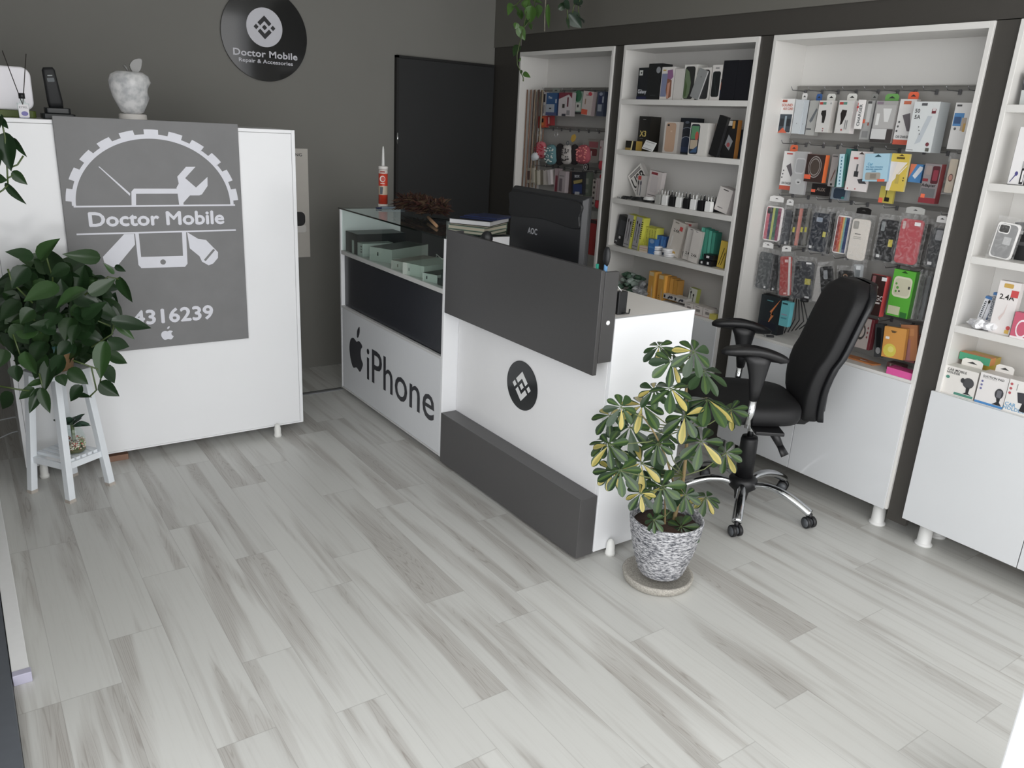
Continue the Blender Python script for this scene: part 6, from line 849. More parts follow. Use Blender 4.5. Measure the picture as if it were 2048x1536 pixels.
VINE_CORD = [(2.991,4.05,2.344),(2.992,4.05,2.302),(2.992,4.05,2.236),(2.997,4.05,2.146)]
VINE_B = [((2.767,3.623,2.211),(2.804,3.6,2.243),0.038),((2.842,3.591,2.243),(2.911,3.6,2.265),0.046),((2.85,3.632,2.191),(2.911,3.6,2.129),0.074),((2.835,3.634,2.172),(2.824,3.6,2.117),0.019),((2.842,3.553,2.174),(2.93,3.6,2.162),0.043),((2.765,3.581,2.237),(2.827,3.6,2.211),0.042),((2.85,3.576,2.236),(2.895,3.6,2.233),0.023)]
VINE_B_STEMS = [[(2.85,3.6,2.28),(2.849,3.6,2.238),(2.839,3.6,2.195)],[(2.801,3.6,2.274),(2.804,3.6,2.201),(2.812,3.6,2.163)],[(2.89,3.6,2.278),(2.874,3.6,2.241),(2.885,3.6,2.186)]]
UMBRELLA = [(1.921,1.768,0.894,0.065,0.2),(1.964,1.716,0.936,0.073,0.3),(2.084,1.766,0.839,0.08,0.3),(1.886,1.725,0.816,0.067,0.8),(1.752,1.81,0.744,0.059,0.3),(1.868,1.827,0.726,0.076,0.2),(1.92,1.927,0.601,0.08,0.2),(2.089,1.734,0.741,0.089,0.4),(1.99,1.74,0.696,0.07,0.5),(1.75,1.849,0.593,0.069,0.9),(2.062,1.713,0.597,0.077,0.9),(1.897,1.829,0.502,0.084,0.6),(1.745,1.777,0.528,0.068,0.7),(2.082,1.907,0.547,0.056,0.6),(2.225,1.916,0.425,0.058,0.6),(1.957,1.775,0.421,0.075,0.8),(1.808,1.731,0.448,0.051,0.5),(1.899,1.74,0.319,0.037,0.2),(2.047,1.74,0.252,0.061,0.1),(2.282,1.835,0.273,0.059,0.6),(2.281,1.772,0.488,0.063,0.6),(2.307,1.797,0.648,0.056,0.5),(2.029,1.724,0.392,0.05,0.4),(1.934,1.799,0.58,0.056,0.5)]
UMBRELLA_STEMS = [[(2.081,1.81,0.232),(2.096,1.81,0.31),(2.106,1.81,0.416),(2.093,1.81,0.607),(2.055,1.81,0.787),(2.061,1.81,0.884)],[(2.026,1.8,0.237),(2.015,1.8,0.319),(1.995,1.8,0.409)],[(2.096,1.81,0.31),(2.013,1.81,0.485),(1.932,1.81,0.61),(1.851,1.81,0.702)]]
# ---------------------------------------------------------------- things on and in the counters
BM = Matrix.Translation
def carton(name, label, cat, x, y, z, w, d, h, rz, top, side, group=None, marks=()):
    """box lying on a surface: w across, d deep, h high, with its own top colour"""
    s = MB(); s.prism([(-w/2,-d/2),(w/2,-d/2),(w/2,d/2),(-w/2,d/2)], 0, h, printed(side))
    s.face([(-w/2,-d/2),(w/2,-d/2),(w/2,d/2),(-w/2,d/2)], h+.0004, printed(top))
    for k in marks:     # little dark print on the narrow face
        u, v, a, b, c = k; s.add([(u-a,-d/2-.0004,v-b),(u+a,-d/2-.0004,v-b),(u+a,-d/2-.0004,v+b),(u-a,-d/2-.0004,v+b)], [(0,1,2,3)], printed(c))
    return tag(s.build(name, M=BM((x,y,z)) @ Matrix.Rotation(rz, 4, 'Z')), label, cat, group)
zs = .8735; gb = 'boxes in the glass display'
A = -PI/2
carton('phone_box', 'black box at the back left of the glass display', 'box', 2.01, 4.24, zs, .16, .30, .115, A, '3a4446', '1a2024', gb)
carton('earphone_box', 'left one of two small white boxes before the black box in the display', 'box', 1.955, 4.205, zs, .060, .19, .075, A+.02, '98a49e', 'b4beb8', gb, ((.015,.055,.008,.004,'444'),(.015,.045,.008,.003,'444'),(.015,.03,.008,.004,'444')))
carton('earphone_box', 'right one of two small white boxes before the black box in the display', 'box', 1.955, 4.125, zs, .066, .19, .072, A+.02, '98a49e', 'b8c2bc', gb, ((.015,.055,.008,.004,'444'),(.015,.04,.008,.003,'444'),(.015,.025,.008,.004,'444')))
carton('tablet_box', 'largest white box with a dark grey top in the middle of the glass display', 'box', 2.03, 3.975, zs, .155, .32, .075, A+.42, '565a58', 'b0b8b0', gb, ((-.02,.042,.004,.010,'1e2224'),))
carton('tablet_box', 'flat white box with a pinkish top, right of the largest box in the display', 'box', 1.995, 3.70, zs, .13, .26, .045, A+.36, '9c948c', 'b8b8b0', gb, ((-.02,.022,.003,.008,'5a5048'),))
carton('tablet_box', 'white box with a grey white top farther right in the glass display', 'box', 1.985, 3.53, zs, .15, .26, .060, A+.30, 'b4beb4', 'b4beb4', gb, ((-.03,.03,.003,.008,'4a4e4c'),))
carton('phone_box', 'slim white box with a dark green top at the right of the glass display', 'box', 1.955, 3.36, zs, .095, .19, .040, A+.32, '3c4640', 'b0bab2', gb, ((-.02,.02,.004,.007,'22282a'),))
s = MB(); s.prism(rrect(-.02,.02,-.02,.02,.008), 0, .042, printed('c0c8c0')); tag(s.build('charger_cube', M=BM((1.905, 3.755, zs))), 'little white charger cube at the front of the glass display', 'charger')
s = MB(); s.prism(rrect(-.02,.03,-.035,.03,.01), 0, .03, mat('1c2624', rough=.3)); s.prism(rrect(-.005,.03,-.03,.02,.008), .03, .055, mat('22302c', rough=.3)); tag(s.build('dark_gadget', M=BM((1.895, 3.25, zs))), 'dark lumpy gadget at the right front corner of the glass display', 'gadget')
s = MB(); s.tube([(2.17,3.83,zs+.004),(2.16,3.78,zs+.05),(2.12,3.72,zs+.062),(2.08,3.62,zs+.068),(2.06,3.55,zs+.066)], .002, mat('d8dcd8', rough=.4), 6); tag(s.build('white_cable'), 'thin white cable arching behind the boxes in the glass display', 'cable')

# sealant cartridge
zt = 1.1167
t = tag(empty('sealant_cartridge', (2.095, 4.318, zt)), 'red and white sealant cartridge standing on the far end of the glass counter', 'cartridge')
s = MB(); s.lathe([(.0285,0),(.0285,.022)], mat('e6e0da', rough=.35), 28); s.lathe([(.0262,.022),(.0262,.215)], mat('c9402c', rough=.35, gain=1.1), 28); s.lathe([(.0266,.075),(.0266,.125)], mat('c8b8a4', rough=.35), 28, cap0=False, cap1=False)
s.lathe([(.0267,.195),(.0267,.215)], mat('d8d0ca', rough=.35), 28, cap0=False, cap1=False); s.lathe([(.0285,.216),(.0285,.232),(.024,.236)], mat('e6e2de', rough=.35), 28); part(s, 'tube', t)
s = MB(); s.M = Matrix.Rotation(math.radians(-33), 4, 'Z') @ facing_front(0, -.0269, 0)
s.face(ell(0, .165, .016, .018), .0006, printed('e8d8d0')); s.face(ell(.002, .165, .012, .013), .001, printed('c9402c')); s.face([(-.014,.201),(.014,.201),(.014,.209),(-.014,.209)], .001, printed('9a3020'))
s.face([(-.012,.138),(.012,.138),(.012,.142),(-.012,.142)], .0008, printed('f0e0d8')); s.face([(-.014,.08),(.0,.08),(.004,.12),(-.014,.12)], .0009, printed('3a4450')); part(s, 'print', t)
s = MB(); s.lathe([(.011,.236),(.009,.25),(.006,.33),(.0035,.345)], mat('dcdcda', rough=.3), 16); part(s, 'nozzle', t)
# duster
t = tag(empty('feather_duster', (2.12, 3.98, zt)), 'dark brown fluffy duster lying on the glass counter with its wooden stick', 'duster')
rnd = random.Random(8); s = MB(); fm = [mat(c, rough=.9, gain=1.0) for c in ('3a2620', '4c2a22', '4a3a28', '33211f', '5a4434')]
for k in range(2400):
    a = rnd.uniform(0, 2*PI); b = rnd.uniform(0, 1); L = rnd.uniform(.05, .085)
    base = Vector((rnd.uniform(-.055,.055), rnd.uniform(-.26,.06), rnd.uniform(.035,.085))); d = Vector((math.cos(a)*math.sqrt(1-b*b), math.sin(a)*math.sqrt(1-b*b), b*.9-.30))
    tip = base+d*L; tip.z = max(.002, tip.z); base.z = max(.003, base.z)
    side = d.cross(Vector((0,0,1))).normalized()*rnd.uniform(.0018,.004); mid = (base+tip)/2+Vector((0,0,.008))
    s.add([tuple(base-side),tuple(base+side),tuple(mid+side*1.4),tuple(tip),tuple(mid-side*1.4)], [(0,1,2,3,4)], fm[k % 5])
part(s, 'feathers', t)
s = MB(); s.tube([(-.06,-.27,.018),(-.16,-.54,.009)], .008, mat('b08a68', rough=.6), 10); part(s, 'stick', t, label='pale wooden stick')
t = tag(empty('paint_brush', (2.05, 4.25, zt)), 'flat brush with a dark blue handle end beside the sealant cartridge', 'brush')
s = MB(); s.box(-.03,.0,-.010,.010,.001,.010, printed('1e2c5c')); part(s, 'handle', t, .002)
s = MB(); s.prism([(0,-.011),(.06,-.02),(.13,-.045),(.13,.02),(.06,.008),(0,.011)], .001, .014, mat('7e8a96', rough=.5)); part(s, 'bristles', t, .002)
# books and folders
def book(x, y, z, w, d, h, rz, cover, pages, label, g='papers piled on the counter'):
    t = tag(empty('book', M=BM((x,y,z)) @ Matrix.Rotation(rz, 4, 'Z')), label, 'book', g)
    s = MB(); s.box(-w/2,w/2,-d/2,d/2,0,.0022,printed(cover)); s.box(-w/2,w/2,-d/2,d/2,h-.0022,h,printed(cover)); s.box(w/2-.002,w/2,-d/2,d/2,.0022,h-.0022,printed(cover)); part(s, 'cover', t)
    s = MB(); s.box(-w/2+.003,w/2-.003,-d/2+.003,d/2-.003,.0023,h-.0023,printed(pages)); part(s, 'pages', t)
zb = 1.1169
book(2.10, 3.28, zb, .24, .20, .016, .55, '3c5a48', 'b8b4a0', 'lowest green covered pad of the pile on the counter')
book(2.10, 3.285, zb+.0164, .235, .20, .018, .50, '8ca090', 'c8bfa8', 'cream paged book second from the bottom of the pile on the counter')
book(2.105, 3.28, zb+.0348, .24, .20, .010, .58, '2f5040', 'b8b09a', 'thin green pad just under the black notebook on the counter')
book(2.10, 3.27, zb+.0452, .26, .21, .024, .62, '16181c', 'cfcfd0', 'black notebook with white pages near the top of the pile on the counter')
s = MB(); s.box(-.14,.10,-.09,.09,0,.005,printed('1c2850')); s.box(-.10,.0,-.09,.09,.005,.009,printed('202c58')); tag(s.build('document_folder', M=BM((2.16,3.27,zb+.0696)) @ Matrix.Rotation(.5,4,'Z')), 'dark blue folder lying on top of the pile on the counter', 'folder')
s = MB(); s.tube([(2.10,3.80,zt+.004),(2.16,3.70,zt+.004),(2.20,3.55,zt+.004),(2.20,3.45,zt+.004)], .0035, BLACKP, 6); tag(s.build('black_cable'), 'black cable running on the glass counter from the duster to the papers', 'cable')

# things behind the screen
s = MB(); s.lathe([(.020,0),(.022,.01),(.022,.11),(.026,.125),(.025,.142),(.015,.156),(.004,.160)], BLACKP, 24); tag(s.build('round_bottle', M=BM((1.893,2.885,1.0185))), 'round black cap of a small bottle peeking over the dark screen', 'bottle')
t = tag(empty('hand_brush', (1.892, 2.105, 1.0185)), 'black oval brush with a blue handle sticking up at the right end of the screen', 'brush')
s = MB(); s.tube([(0,0,0),(0,0,.15)], .007, mat('6a9ac8', rough=.2), 10); part(s, 'handle', t)
s = MB(); s.M = BM((0,0,.175)); s.ball((0,0,0), .03, BLACKP, 16, .35, .55, 1.25); part(s, 'head', t)
s = MB(); s.tube([(0,0,0),(0,.004,.142)], .006, mat('2a9a84', rough=.3), 10); tag(s.build('pen', M=BM((1.89,2.145,1.0185))), 'green pen tip showing just above the screen', 'pen')
t = tag(empty('power_adapter', (1.998, 2.125, .9727)), 'small black adapter box with a white cable standing on the desk end', 'adapter')
s = MB(); s.prism(rrect(-.022,.022,-.014,.014,.004), 0, .085, BLACKP); part(s, 'case', t, .001)
s = MB(); s.tube([(0,0,.085),(-.02,.01,.11),(-.04,.02,.10),(-.045,.03,.03)], .002, mat('f0f0f0'), 6); s.tube([(.0,-.016,.005),(.02,-.03,.006),(.028,-.024,.02)], .003, BLACKP, 6); part(s, 'cable', t)

# monitor
t = tag(empty('monitor', M=BM((2.08, 2.735, .9727)) @ Matrix.Rotation(math.radians(-1.0), 4, 'Z')), 'black computer monitor seen from behind over the dark screen', 'monitor')
MK = mat('202124', rough=.38, mottle=.03); MK2 = mat('17181a', rough=.5)
s = MB(); s.box(.022,.040,-.268,.268,.075,.388, MK2); part(s, 'bezel', t, .003)
s = MB(); s.add([(.0,-.255,.10),(.0,.255,.10),(.0,.255,.375),(.0,-.255,.375),(.0215,-.267,.08),(.0215,.267,.08),(.0215,.267,.387),(.0215,-.267,.387)], [(1,0,3,2),(0,1,5,4),(1,2,6,5),(2,3,7,6),(3,0,4,7)], MK); part(s, 'back_shell', t, .003)
s = MB(); s.prism(catmull([(-.235,.26),(.0,.272),(.235,.26),(.25,.31),(.245,.365),(0,.37),(-.245,.365),(-.25,.31)],5), -.0005, .012, MK2)
me = part(s, 'vent_band', t, .003); me.matrix_basis = Matrix(((0,0,-1,0),(-1,0,0,0),(0,1,0,0),(0,0,0,1)))
s = MB(); s.M = Matrix(((0,0,-1,-.0008),(-1,0,0,0),(0,1,0,0),(0,0,0,1))); s.text('AOC', -.112, .198, .026, 0, mat('b0b2b6', rough=.3), width=.072, weight=.03); part(s, 'lettering', t)
s = MB(); s.box(.0405,.0409,-.26,.26,.085,.38, mat('0a0a0c', rough=.1)); part(s, 'display', t)
s = MB(); s.box(.004,.02,-.03,.03,.006,.12, MK2); part(s, 'stand_neck', t, .003)
s = MB(); s.prism(ell(.02,0,.10,.12,32), 0, .010, MK2); part(s, 'stand_base', t, .002)

# ---------------------------------------------------------------- things on the white partition cabinet
zc = 1.5392
t = tag(empty('router', (.245, 4.02, zc)), 'white rounded router with a green base on the white cabinet', 'router')
s = MB(); s.M = Matrix(((1,0,0,0),(0,0,-1,.02),(0,1,0,.028),(0,0,0,1))); s.prism(rrect(-.115,.105,0,.17,.035,8), -.02, .02, mat('eceaf0', rough=.3)); part(s, 'body', t, .006)
s = MB(); s.prism(rrect(-.118,.108,-.02,.06,.02), 0, .0275, mat('5c6a30', rough=.5)); part(s, 'base', t, .003)
s = MB(); s.M = facing_front(0, -.0006, .028); s.face(ell(-.035,.13,.006,.006), .0, printed('8ab09a')); s.text('mobilenet', -.055, .105, .008, 0, printed('8a8a90')); part(s, 'lettering', t)
t = tag(empty('reed_diffuser', (.300, 3.905, zc)), 'small glass reed diffuser bottle with two dark sticks in front of the router', 'diffuser')
s = MB(); s.prism(rrect(-.021,.021,-.014,.014,.006), 0, .058, GLASS); s.lathe([(.012,.058),(.009,.066),(.009,.074)], GLASS, 12); part(s, 'bottle', t, .001)
s = MB(); s.prism(rrect(-.018,.018,-.011,.011,.005), .001, .030, mat('b8b4d8', rough=.2)); part(s, 'liquid', t)
s = MB(); s.lathe([(.0115,.0745),(.0115,.096)], BLACKP, 16); part(s, 'cap', t)
s = MB(); s.M = facing_front(0,-.0144,0); s.face(rrect(-.018,.018,.004,.052,.003), .0, printed('e4e2e6')); s.text('EYFEL', -.015, .038, .008, .0004, printed('5a5a60'), width=.03); s.face(ell(.002,.018,.012,.009), .0004, printed('6a64b0')); part(s, 'label', t)
for a, b in (((.0,0,.05), (-.045,.01,.25)), ((.0,.002,.05), (.035,.01,.245))):
    s = MB(); s.tube([a, b], .0018, mat('2a2420', rough=.8), 6); part(s, 'reed', t)
t = tag(empty('cordless_phone', (.432, 4.03, zc)), 'black cordless phone standing in its charging base on the white cabinet', 'phone')
s = MB(); s.prism(rrect(-.06,.065,-.05,.05,.015), 0, .022, mat('1c2022', rough=.35)); s.prism(rrect(-.045,.05,-.03,.04,.012), .022, .045, mat('1c2022', rough=.35)); part(s, 'charging_base', t, .003)
s = MB(); s.M = BM((0,0,.04)) @ Matrix.Rotation(.10,4,'X') @ Matrix.Rotation(-.10,4,'Y'); s.rings([[(a*k,b*k2,z) for a,b in rrect(-.024,.024,-.012,.012,.009)] for k,k2,z in ((1.1,1.3,0),(1.2,1.5,.03),(1.05,1.3,.12),(1.0,1.2,.155),(.75,.8,.165))], mat('16181a', rough=.6)); hs = part(s, 'handset', t)
s = MB(); s.M = BM((0,0,.04)) @ Matrix.Rotation(.10,4,'X') @ Matrix.Rotation(-.10,4,'Y') @ facing_front(0,-.0165,0); s.face(rrect(-.013,.013,.110,.126,.003), 0, printed('4c5458')); s.face([(-.009,.133),(.009,.133),(.009,.137),(-.009,.137)], 0, printed('8a9090')); part(s, 'handset_display', hs)
t = tag(empty('glass_apple', (.722, 3.99, zc)), 'big translucent glass apple with a bite on a round white foot', 'ornament')
AG = bpy.data.materials.new('pearly_glass'); AG.use_nodes = True; nt = AG.node_tree; b = nt.nodes['Principled BSDF']
b.inputs['Roughness'].default_value = .10; b.inputs['Transmission Weight'].default_value = .35; b.inputs['IOR'].default_value = 1.3
tc = nt.nodes.new('ShaderNodeTexCoord'); br = nt.nodes.new('ShaderNodeTexNoise'); br.inputs['Scale'].default_value = 26; br.inputs['Detail'].default_value = 5; nt.links.new(tc.outputs['Object'], br.inputs['Vector'])
cr_ = nt.nodes.new('ShaderNodeValToRGB'); cr_.color_ramp.elements[0].position = .35; cr_.color_ramp.elements[0].color = (.55,.56,.58,1); cr_.color_ramp.elements[1].position = .6; cr_.color_ramp.elements[1].color = (.92,.92,.92,1)
nt.links.new(br.outputs['Fac'], cr_.inputs['Fac']); nt.links.new(cr_.outputs['Color'], b.inputs['Base Color'])
bp = nt.nodes.new('ShaderNodeBump'); bp.inputs['Strength'].default_value = .35; bp.inputs['Distance'].default_value = .004; nt.links.new(br.outputs['Fac'], bp.inputs['Height']); nt.links.new(bp.outputs['Normal'], b.inputs['Normal'])
s = MB(); R = []
prof = [(.018,.030),(.046,.044),(.060,.072),(.075,.105),(.084,.140),(.086,.170),(.078,.195),(.055,.210),(.028,.206),(.008,.198)]
for r, z in prof:
    ringp = []
    for k in range(36):
        a = 2*PI*k/36; rr = r
        dx = r*math.cos(a); dz = z-.135
        # the bite: a round scoop out of the right side
        if dx > 0:
            q = .030**2-(dz)**2
            if q > 0:
                lim = .095-math.sqrt(q)*1.15
                if dx > lim: dx = lim
        ringp.append((dx, r*math.sin(a)*.8, z))
    R.append(ringp)
s.rings(R, AG); part(s, 'apple_body', t)
s = MB(); s.lathe([(.056,0),(.058,.004),(.056,.034),(.050,.036)], mat('e0dcd8', rough=.35), 36); part(s, 'foot', t)
s = MB(); s.M = Matrix(((1,0,0,.018),(0,0,-1,0),(0,1,0,.205),(0,0,0,1))); s.prism(catmull([(0,0),(-.014,.03),(.004,.056),(.036,.062),(.036,.035),(.024,.008)],4), -.006, .006, mat('7c7c7a', rough=.15)); part(s, 'leaf', t, .002)
s = MB(); s.tube([(0,0,.200),(-.008,0,.222),(-.018,0,.236)], [.004,.005,.007], mat('7c7c7a', rough=.15), 10); part(s, 'stem', t)

# small floor bits
s = MB(); s.prism(rrect(-.045,.045,-.03,.03,.004), 0, .028, mat('8a6a58', rough=.6)); tag(s.build('wooden_block', M=BM((.50, 3.90, .0005))), 'small reddish wooden block under the bottom edge of the white cabinet', 'block')
s = MB(); s.tube([(-.02,4.36,.004),(.05,4.41,.004),(.10,4.46,.004),(.20,4.50,.004),(.35,4.52,.004)], .0035, mat('c8ccd0', rough=.5), 6); tag(s.build('white_cable'), 'white cable lying on the dark floor left of the partition cabinet', 'cable')
s = MB(); s.tube([(-.02,4.67,.004),(.06,4.68,.004),(.14,4.70,.004),(.3,4.69,.004)], .0035, mat('c8ccd0', rough=.5), 6); tag(s.build('white_cable'), 'thin pale cable lying nearer the back wall left of the partition cabinet', 'cable')

# ---------------------------------------------------------------- plant stand
SW = mat('e8edf2', rough=.4)
sx, sy = .277, .3+3.353
t = tag(empty('plant_stand', (sx, sy, 0)), 'white wooden plant stand with splayed legs and a slatted lower shelf', 'plant stand')
feet = [(.130,3.690),(.255,3.515),(.424,3.617),(.299,3.792)]; topk = .66; HT = .535
def lp(i, z, k=None):
    fx, fy = feet[i]; kk = 1-(1-topk)*z/HT; return Vector(((fx-sx)*kk, (fy-sy)*kk, z))
ang = math.atan2(feet[2][1]-feet[1][1], feet[2][0]-feet[1][0])
for i in range(4):
    s = MB(); R = []
    for z in (0.0, HT-.001):
        c = lp(i, z); h = .0145
        R.append([tuple(c+Matrix.Rotation(ang,3,'Z') @ Vector((a*h,b*h,0))) for a, b in ((-1,-1),(1,-1),(1,1),(-1,1))])
    s.rings(R, SW, smooth=False); l = part(s, 'leg', t, .0015)
    s = MB(); R = []
    for z in (0.0, .014):
        c = lp(i, z); h = .0152
        R.append([tuple(c+Matrix.Rotation(ang,3,'Z') @ Vector((a*h,b*h,0))) for a, b in ((-1,-1),(1,-1),(1,1),(-1,1))])
    s.rings(R, mat('b4aca4', rough=.7), smooth=False); part(s, 'foot_pad', l)
def bar(a, b, hw, hh, name, m=SW):
    s = MB(); a = Vector(a); b = Vector(b); d = (b-a).normalized(); n = Vector((-d.y, d.x, 0)); u = Vector((0,0,1))
    s.rings([[tuple(p+n*hw*i+u*hh*j) for i, j in ((-1,-1),(1,-1),(1,1),(-1,1))] for p in (a, b)], m, smooth=False); return part(s, name, t, .001)
zr = .155
for i, j in ((1,2),(2,3),(3,0),(0,1)):
    a, b = lp(i, zr), lp(j, zr); d = (b-a).normalized(); bar(a+d*.012, b-d*.012, .006, .014, 'rail')
for k in range(5):
    f = (k+.5)/5; a = lp(1, zr+.020).lerp(lp(0, zr+.020), .06+f*.88); b = lp(2, zr+.020).lerp(lp(3, zr+.020), .06+f*.88); 
    a = lp(0, zr+.0205).lerp(lp(3, zr+.0205), .10+f*.80); b = lp(1, zr+.0205).lerp(lp(2, zr+.0205), .10+f*.80)
    bar(a, b, .010, .006, 'slat')
s = MB(); s.M = Matrix.Rotation(ang, 4, 'Z'); s.box(-.095,.095,-.095,.095,HT,HT+.016, SW); part(s, 'top_board', t, .002)

# ---------------------------------------------------------------- plants
def leaf(s, B, T, w, cols, shape='heart', hint=(-.35,-.75,.55), droop=.12, fold=.18):
    B, T = Vector(B), Vector(T); d = T-B; L = d.length
    if L < .004: return
    h = Vector(hint); n = (h-d*(h.dot(d)/d.dot(d)))
    if n.length < .05: n = d.orthogonal()
    n.normalize(); sd = d.cross(n).normalized()
    prof = {'heart': [(-.06,.0),(-.02,.42),(.10,.82),(.25,1.0),(.42,.95),(.60,.74),(.78,.44),(.92,.16),(1,.0)],
            'ob': [(0,.08),(.12,.22),(.3,.55),(.5,.82),(.68,1.0),(.84,.85),(.95,.45),(1,.05)],
            'lance': [(0,.1),(.15,.5),(.35,.95),(.55,1.0),(.78,.65),(.92,.3),(1,.02)]}[shape]
    vs = []; nc = 7; cr = (-1,-.66,-.3,0,.3,.66,1)
    for tt, ww in prof:
        for c in cr:
            p = B+d*tt+sd*(c*ww*w/2)+n*(-droop*L*tt*tt+abs(c)*ww*w*fold)
            if shape == 'heart' and tt <= .10: p -= d*(.09*abs(c)*(1 if abs(c) < .9 else .5))
            vs.append(tuple(p))
    fs = {}
    for i in range(len(prof)-1):
        for j in range(nc-1):
            mm = cols[min(abs(j-2.5)//1, 2).__int__()] if isinstance(cols, (list, tuple)) else cols
            fs.setdefault(mm.name, (mm, []))[1].append((i*nc+j, i*nc+j+1, (i+1)*nc+j+1, (i+1)*nc+j))
    for mm, ff in fs.values(): s.add(vs, ff, mm, True)
def leafmat(h, rough=.32, gain=1.0):
    m = mat(h, rough=rough, gain=gain, mottle=.14, scale=18); return m
def plant(name, label, leaves, stems, cols, seed, hint=(-.35,-.75,.55), pot=None, stem_r=.0035):
    t = tag(empty(name, pot or (0,0,0)), label, 'plant'); ox, oy, oz = pot or (0,0,0)
    rnd = random.Random(seed); s = MB(); s.M = BM((-ox,-oy,-oz))
    for B, T, w in leaves:
        hh = Vector(hint)+Vector((rnd.uniform(-.45,.45), rnd.uniform(-.3,.3), rnd.uniform(-.45,.35)))
        leaf(s, B, T, w, cols[rnd.randrange(len(cols))], 'heart', hh, rnd.uniform(.05,.2), rnd.uniform(.08,.22))
    part(s, 'foliage', t)
    s = MB(); s.M = BM((-ox,-oy,-oz))
    for p in stems: s.tube(p, stem_r, leafmat('4a5a30'), 6)
    part(s, 'stem', t)
    return t
PG = [leafmat(c) for c in ('22371f', '283f22', '1e331d', '34502a', '253c22', '21381f')]
pc = (sx, sy, HT+.0165)
pt = plant('pothos_plant', 'large bushy green pothos in a teal and tan pot on the white plant stand', [(a,b,w) for a,b,w in POTHOS], POTHOS_STEMS+[[(sx,sy,.62),(sx-.05,sy-.12,.75),(sx-.08,sy-.2,.85)],[(sx,sy,.62),(sx+.1,sy-.1,.8),(sx+.2,sy-.15,.75)],[(sx,sy,.62),(sx+.02,sy-.1,.95),(sx,sy-.2,1.05)]], PG, 21, pot=pc)
s = MB(); s.lathe([(.060,0),(.064,.004),(.075,.075)], mat('8a6c4c', rough=.6), 28, cap1=False); part(s, 'pot', pt, label='tan lower band of the pot')
s = MB(); s.lathe([(.076,.0755),(.080,.115),(.076,.115),(.072,.09)], mat('3f6a6c', rough=.4), 28, cap0=False, cap1=True); part(s, 'pot_rim', pt, label='teal rim of the pot')
def hang(name, label, leaves, stems, cols, seed):
    t = tag(empty(name, (stems[0][0][0], stems[0][0][1], 2.745)), label, 'plant'); o = t.location
    rnd = random.Random(seed); s = MB(); s.M = BM(-o)
    for B, T, w in leaves: leaf(s, B, T, w, cols[rnd.randrange(len(cols))], 'heart', Vector((-.5,-.6,.3))+Vector((rnd.uniform(-.4,.4),rnd.uniform(-.3,.3),rnd.uniform(-.4,.4))), .1, .15)
    part(s, 'foliage', t); s = MB(); s.M = BM(-o)
    for i, p in enumerate(stems):
        q = ([(p[0][0], p[0][1], 2.745)] if i == 0 or p[0][2] > 2.25 else [])+list(p); s.tube(q, .003, leafmat('4a5a30'), 6)
    part(s, 'stem', t); return t
hang('hanging_vine', 'dark green pothos vine hanging down at the upper left edge of the photo', CORNER_LEAVES, CORNER_STEMS, PG[:3], 5)
VG = [leafmat(c) for c in ('3e5a2c', '2e4626', '486a30')]
hang('hanging_vine', 'long green trailing vine hanging in front of the far cabinet corner', VINE_A, VINE_A_STEMS, VG, 6)
hang('hanging_vine', 'dark shorter vine hanging right of the long trailing one', VINE_B, VINE_B_STEMS, [leafmat('26382a'), leafmat('2c3e2a')], 7)
s = MB(); c0 = VINE_CORD[0]; s.tube([(c0[0], c0[1], 2.745)]+VINE_CORD, .004, mat('8a8678', rough=.8), 6); tag(s.build('macrame_hanger'), 'pale cord hanging beside the long trailing vine', 'cord')

# potted umbrella plant
px, py = 2.041, 1.808
t = tag(empty('potted_umbrella_plant', (px, py, .0335)), 'variegated yellow and green umbrella plant in a ribbed grey pot on the floor', 'plant')
gs = [leafmat(c, .35) for c in ('283d25', '2f4628', '233722', '344b2b')]; ys = [leafmat(c, .4) for c in ('b0a25a', '9c9450')]; lg_ = leafmat('465e2c', .4)
rnd = random.Random(17); s = MB(); s.M = BM((-px,-py,-.0335)); st = MB(); st.M = s.M
trunk = [Vector(p) for p in UMBRELLA_STEMS[0]]
extra = []
for (x, y, z, r, v) in UMBRELLA[:20]:
    extra.append((x+rnd.uniform(-.03,.07), y+rnd.uniform(.03,.10), z+rnd.uniform(-.05,.03), r*.85, .35))
for (x, y, z, r, v) in UMBRELLA+extra[::3]:
    p = Vector((x,y,z)); N = (Vector((-.55,-.50,.62))+Vector((rnd.uniform(-.5,.5),rnd.uniform(-.45,.45),rnd.uniform(-.2,.45)))).normalized()
    a = N.orthogonal().normalized(); b = N.cross(a); n = rnd.choice((7,8,8,9)); ph = rnd.uniform(0,1)
    for k in range(n):
        th = 2*PI*(k+ph)/n+rnd.uniform(-.12,.12); d = (a*math.cos(th)+b*math.sin(th))
        low = max(0, -d.z)
        L = r*rnd.uniform(.92,1.2)*(1+.12*low); B = p+d*.11*r; T = p+d*L-N*rnd.uniform(.1,.5)*r-Vector((0,0,.18*r))
        g = gs[rnd.randrange(4)]
        cols = g
        q = rnd.random()
        if q < v*.6*(.40+low): cols = [ys[rnd.randrange(2)], ys[0], g]
        elif q < v*.9+.35: cols = [lg_, g, g]
        leaf(s, B, T, L*rnd.uniform(.38,.47), cols, 'ob', N, .05, .10)
        st.tube([p, B+d*.02*r], .0009, leafmat('55663c'), 5)
    # petiole to the nearest lower trunk point
    best = min(trunk, key=lambda q_: (q_-p).length+max(0, q_.z-p.z)*3)
    mid = (best+p)/2+Vector((0,0,-.02)); st.tube([best, mid, p], .0022, leafmat('6a7448'), 6)
part(s, 'foliage', t)
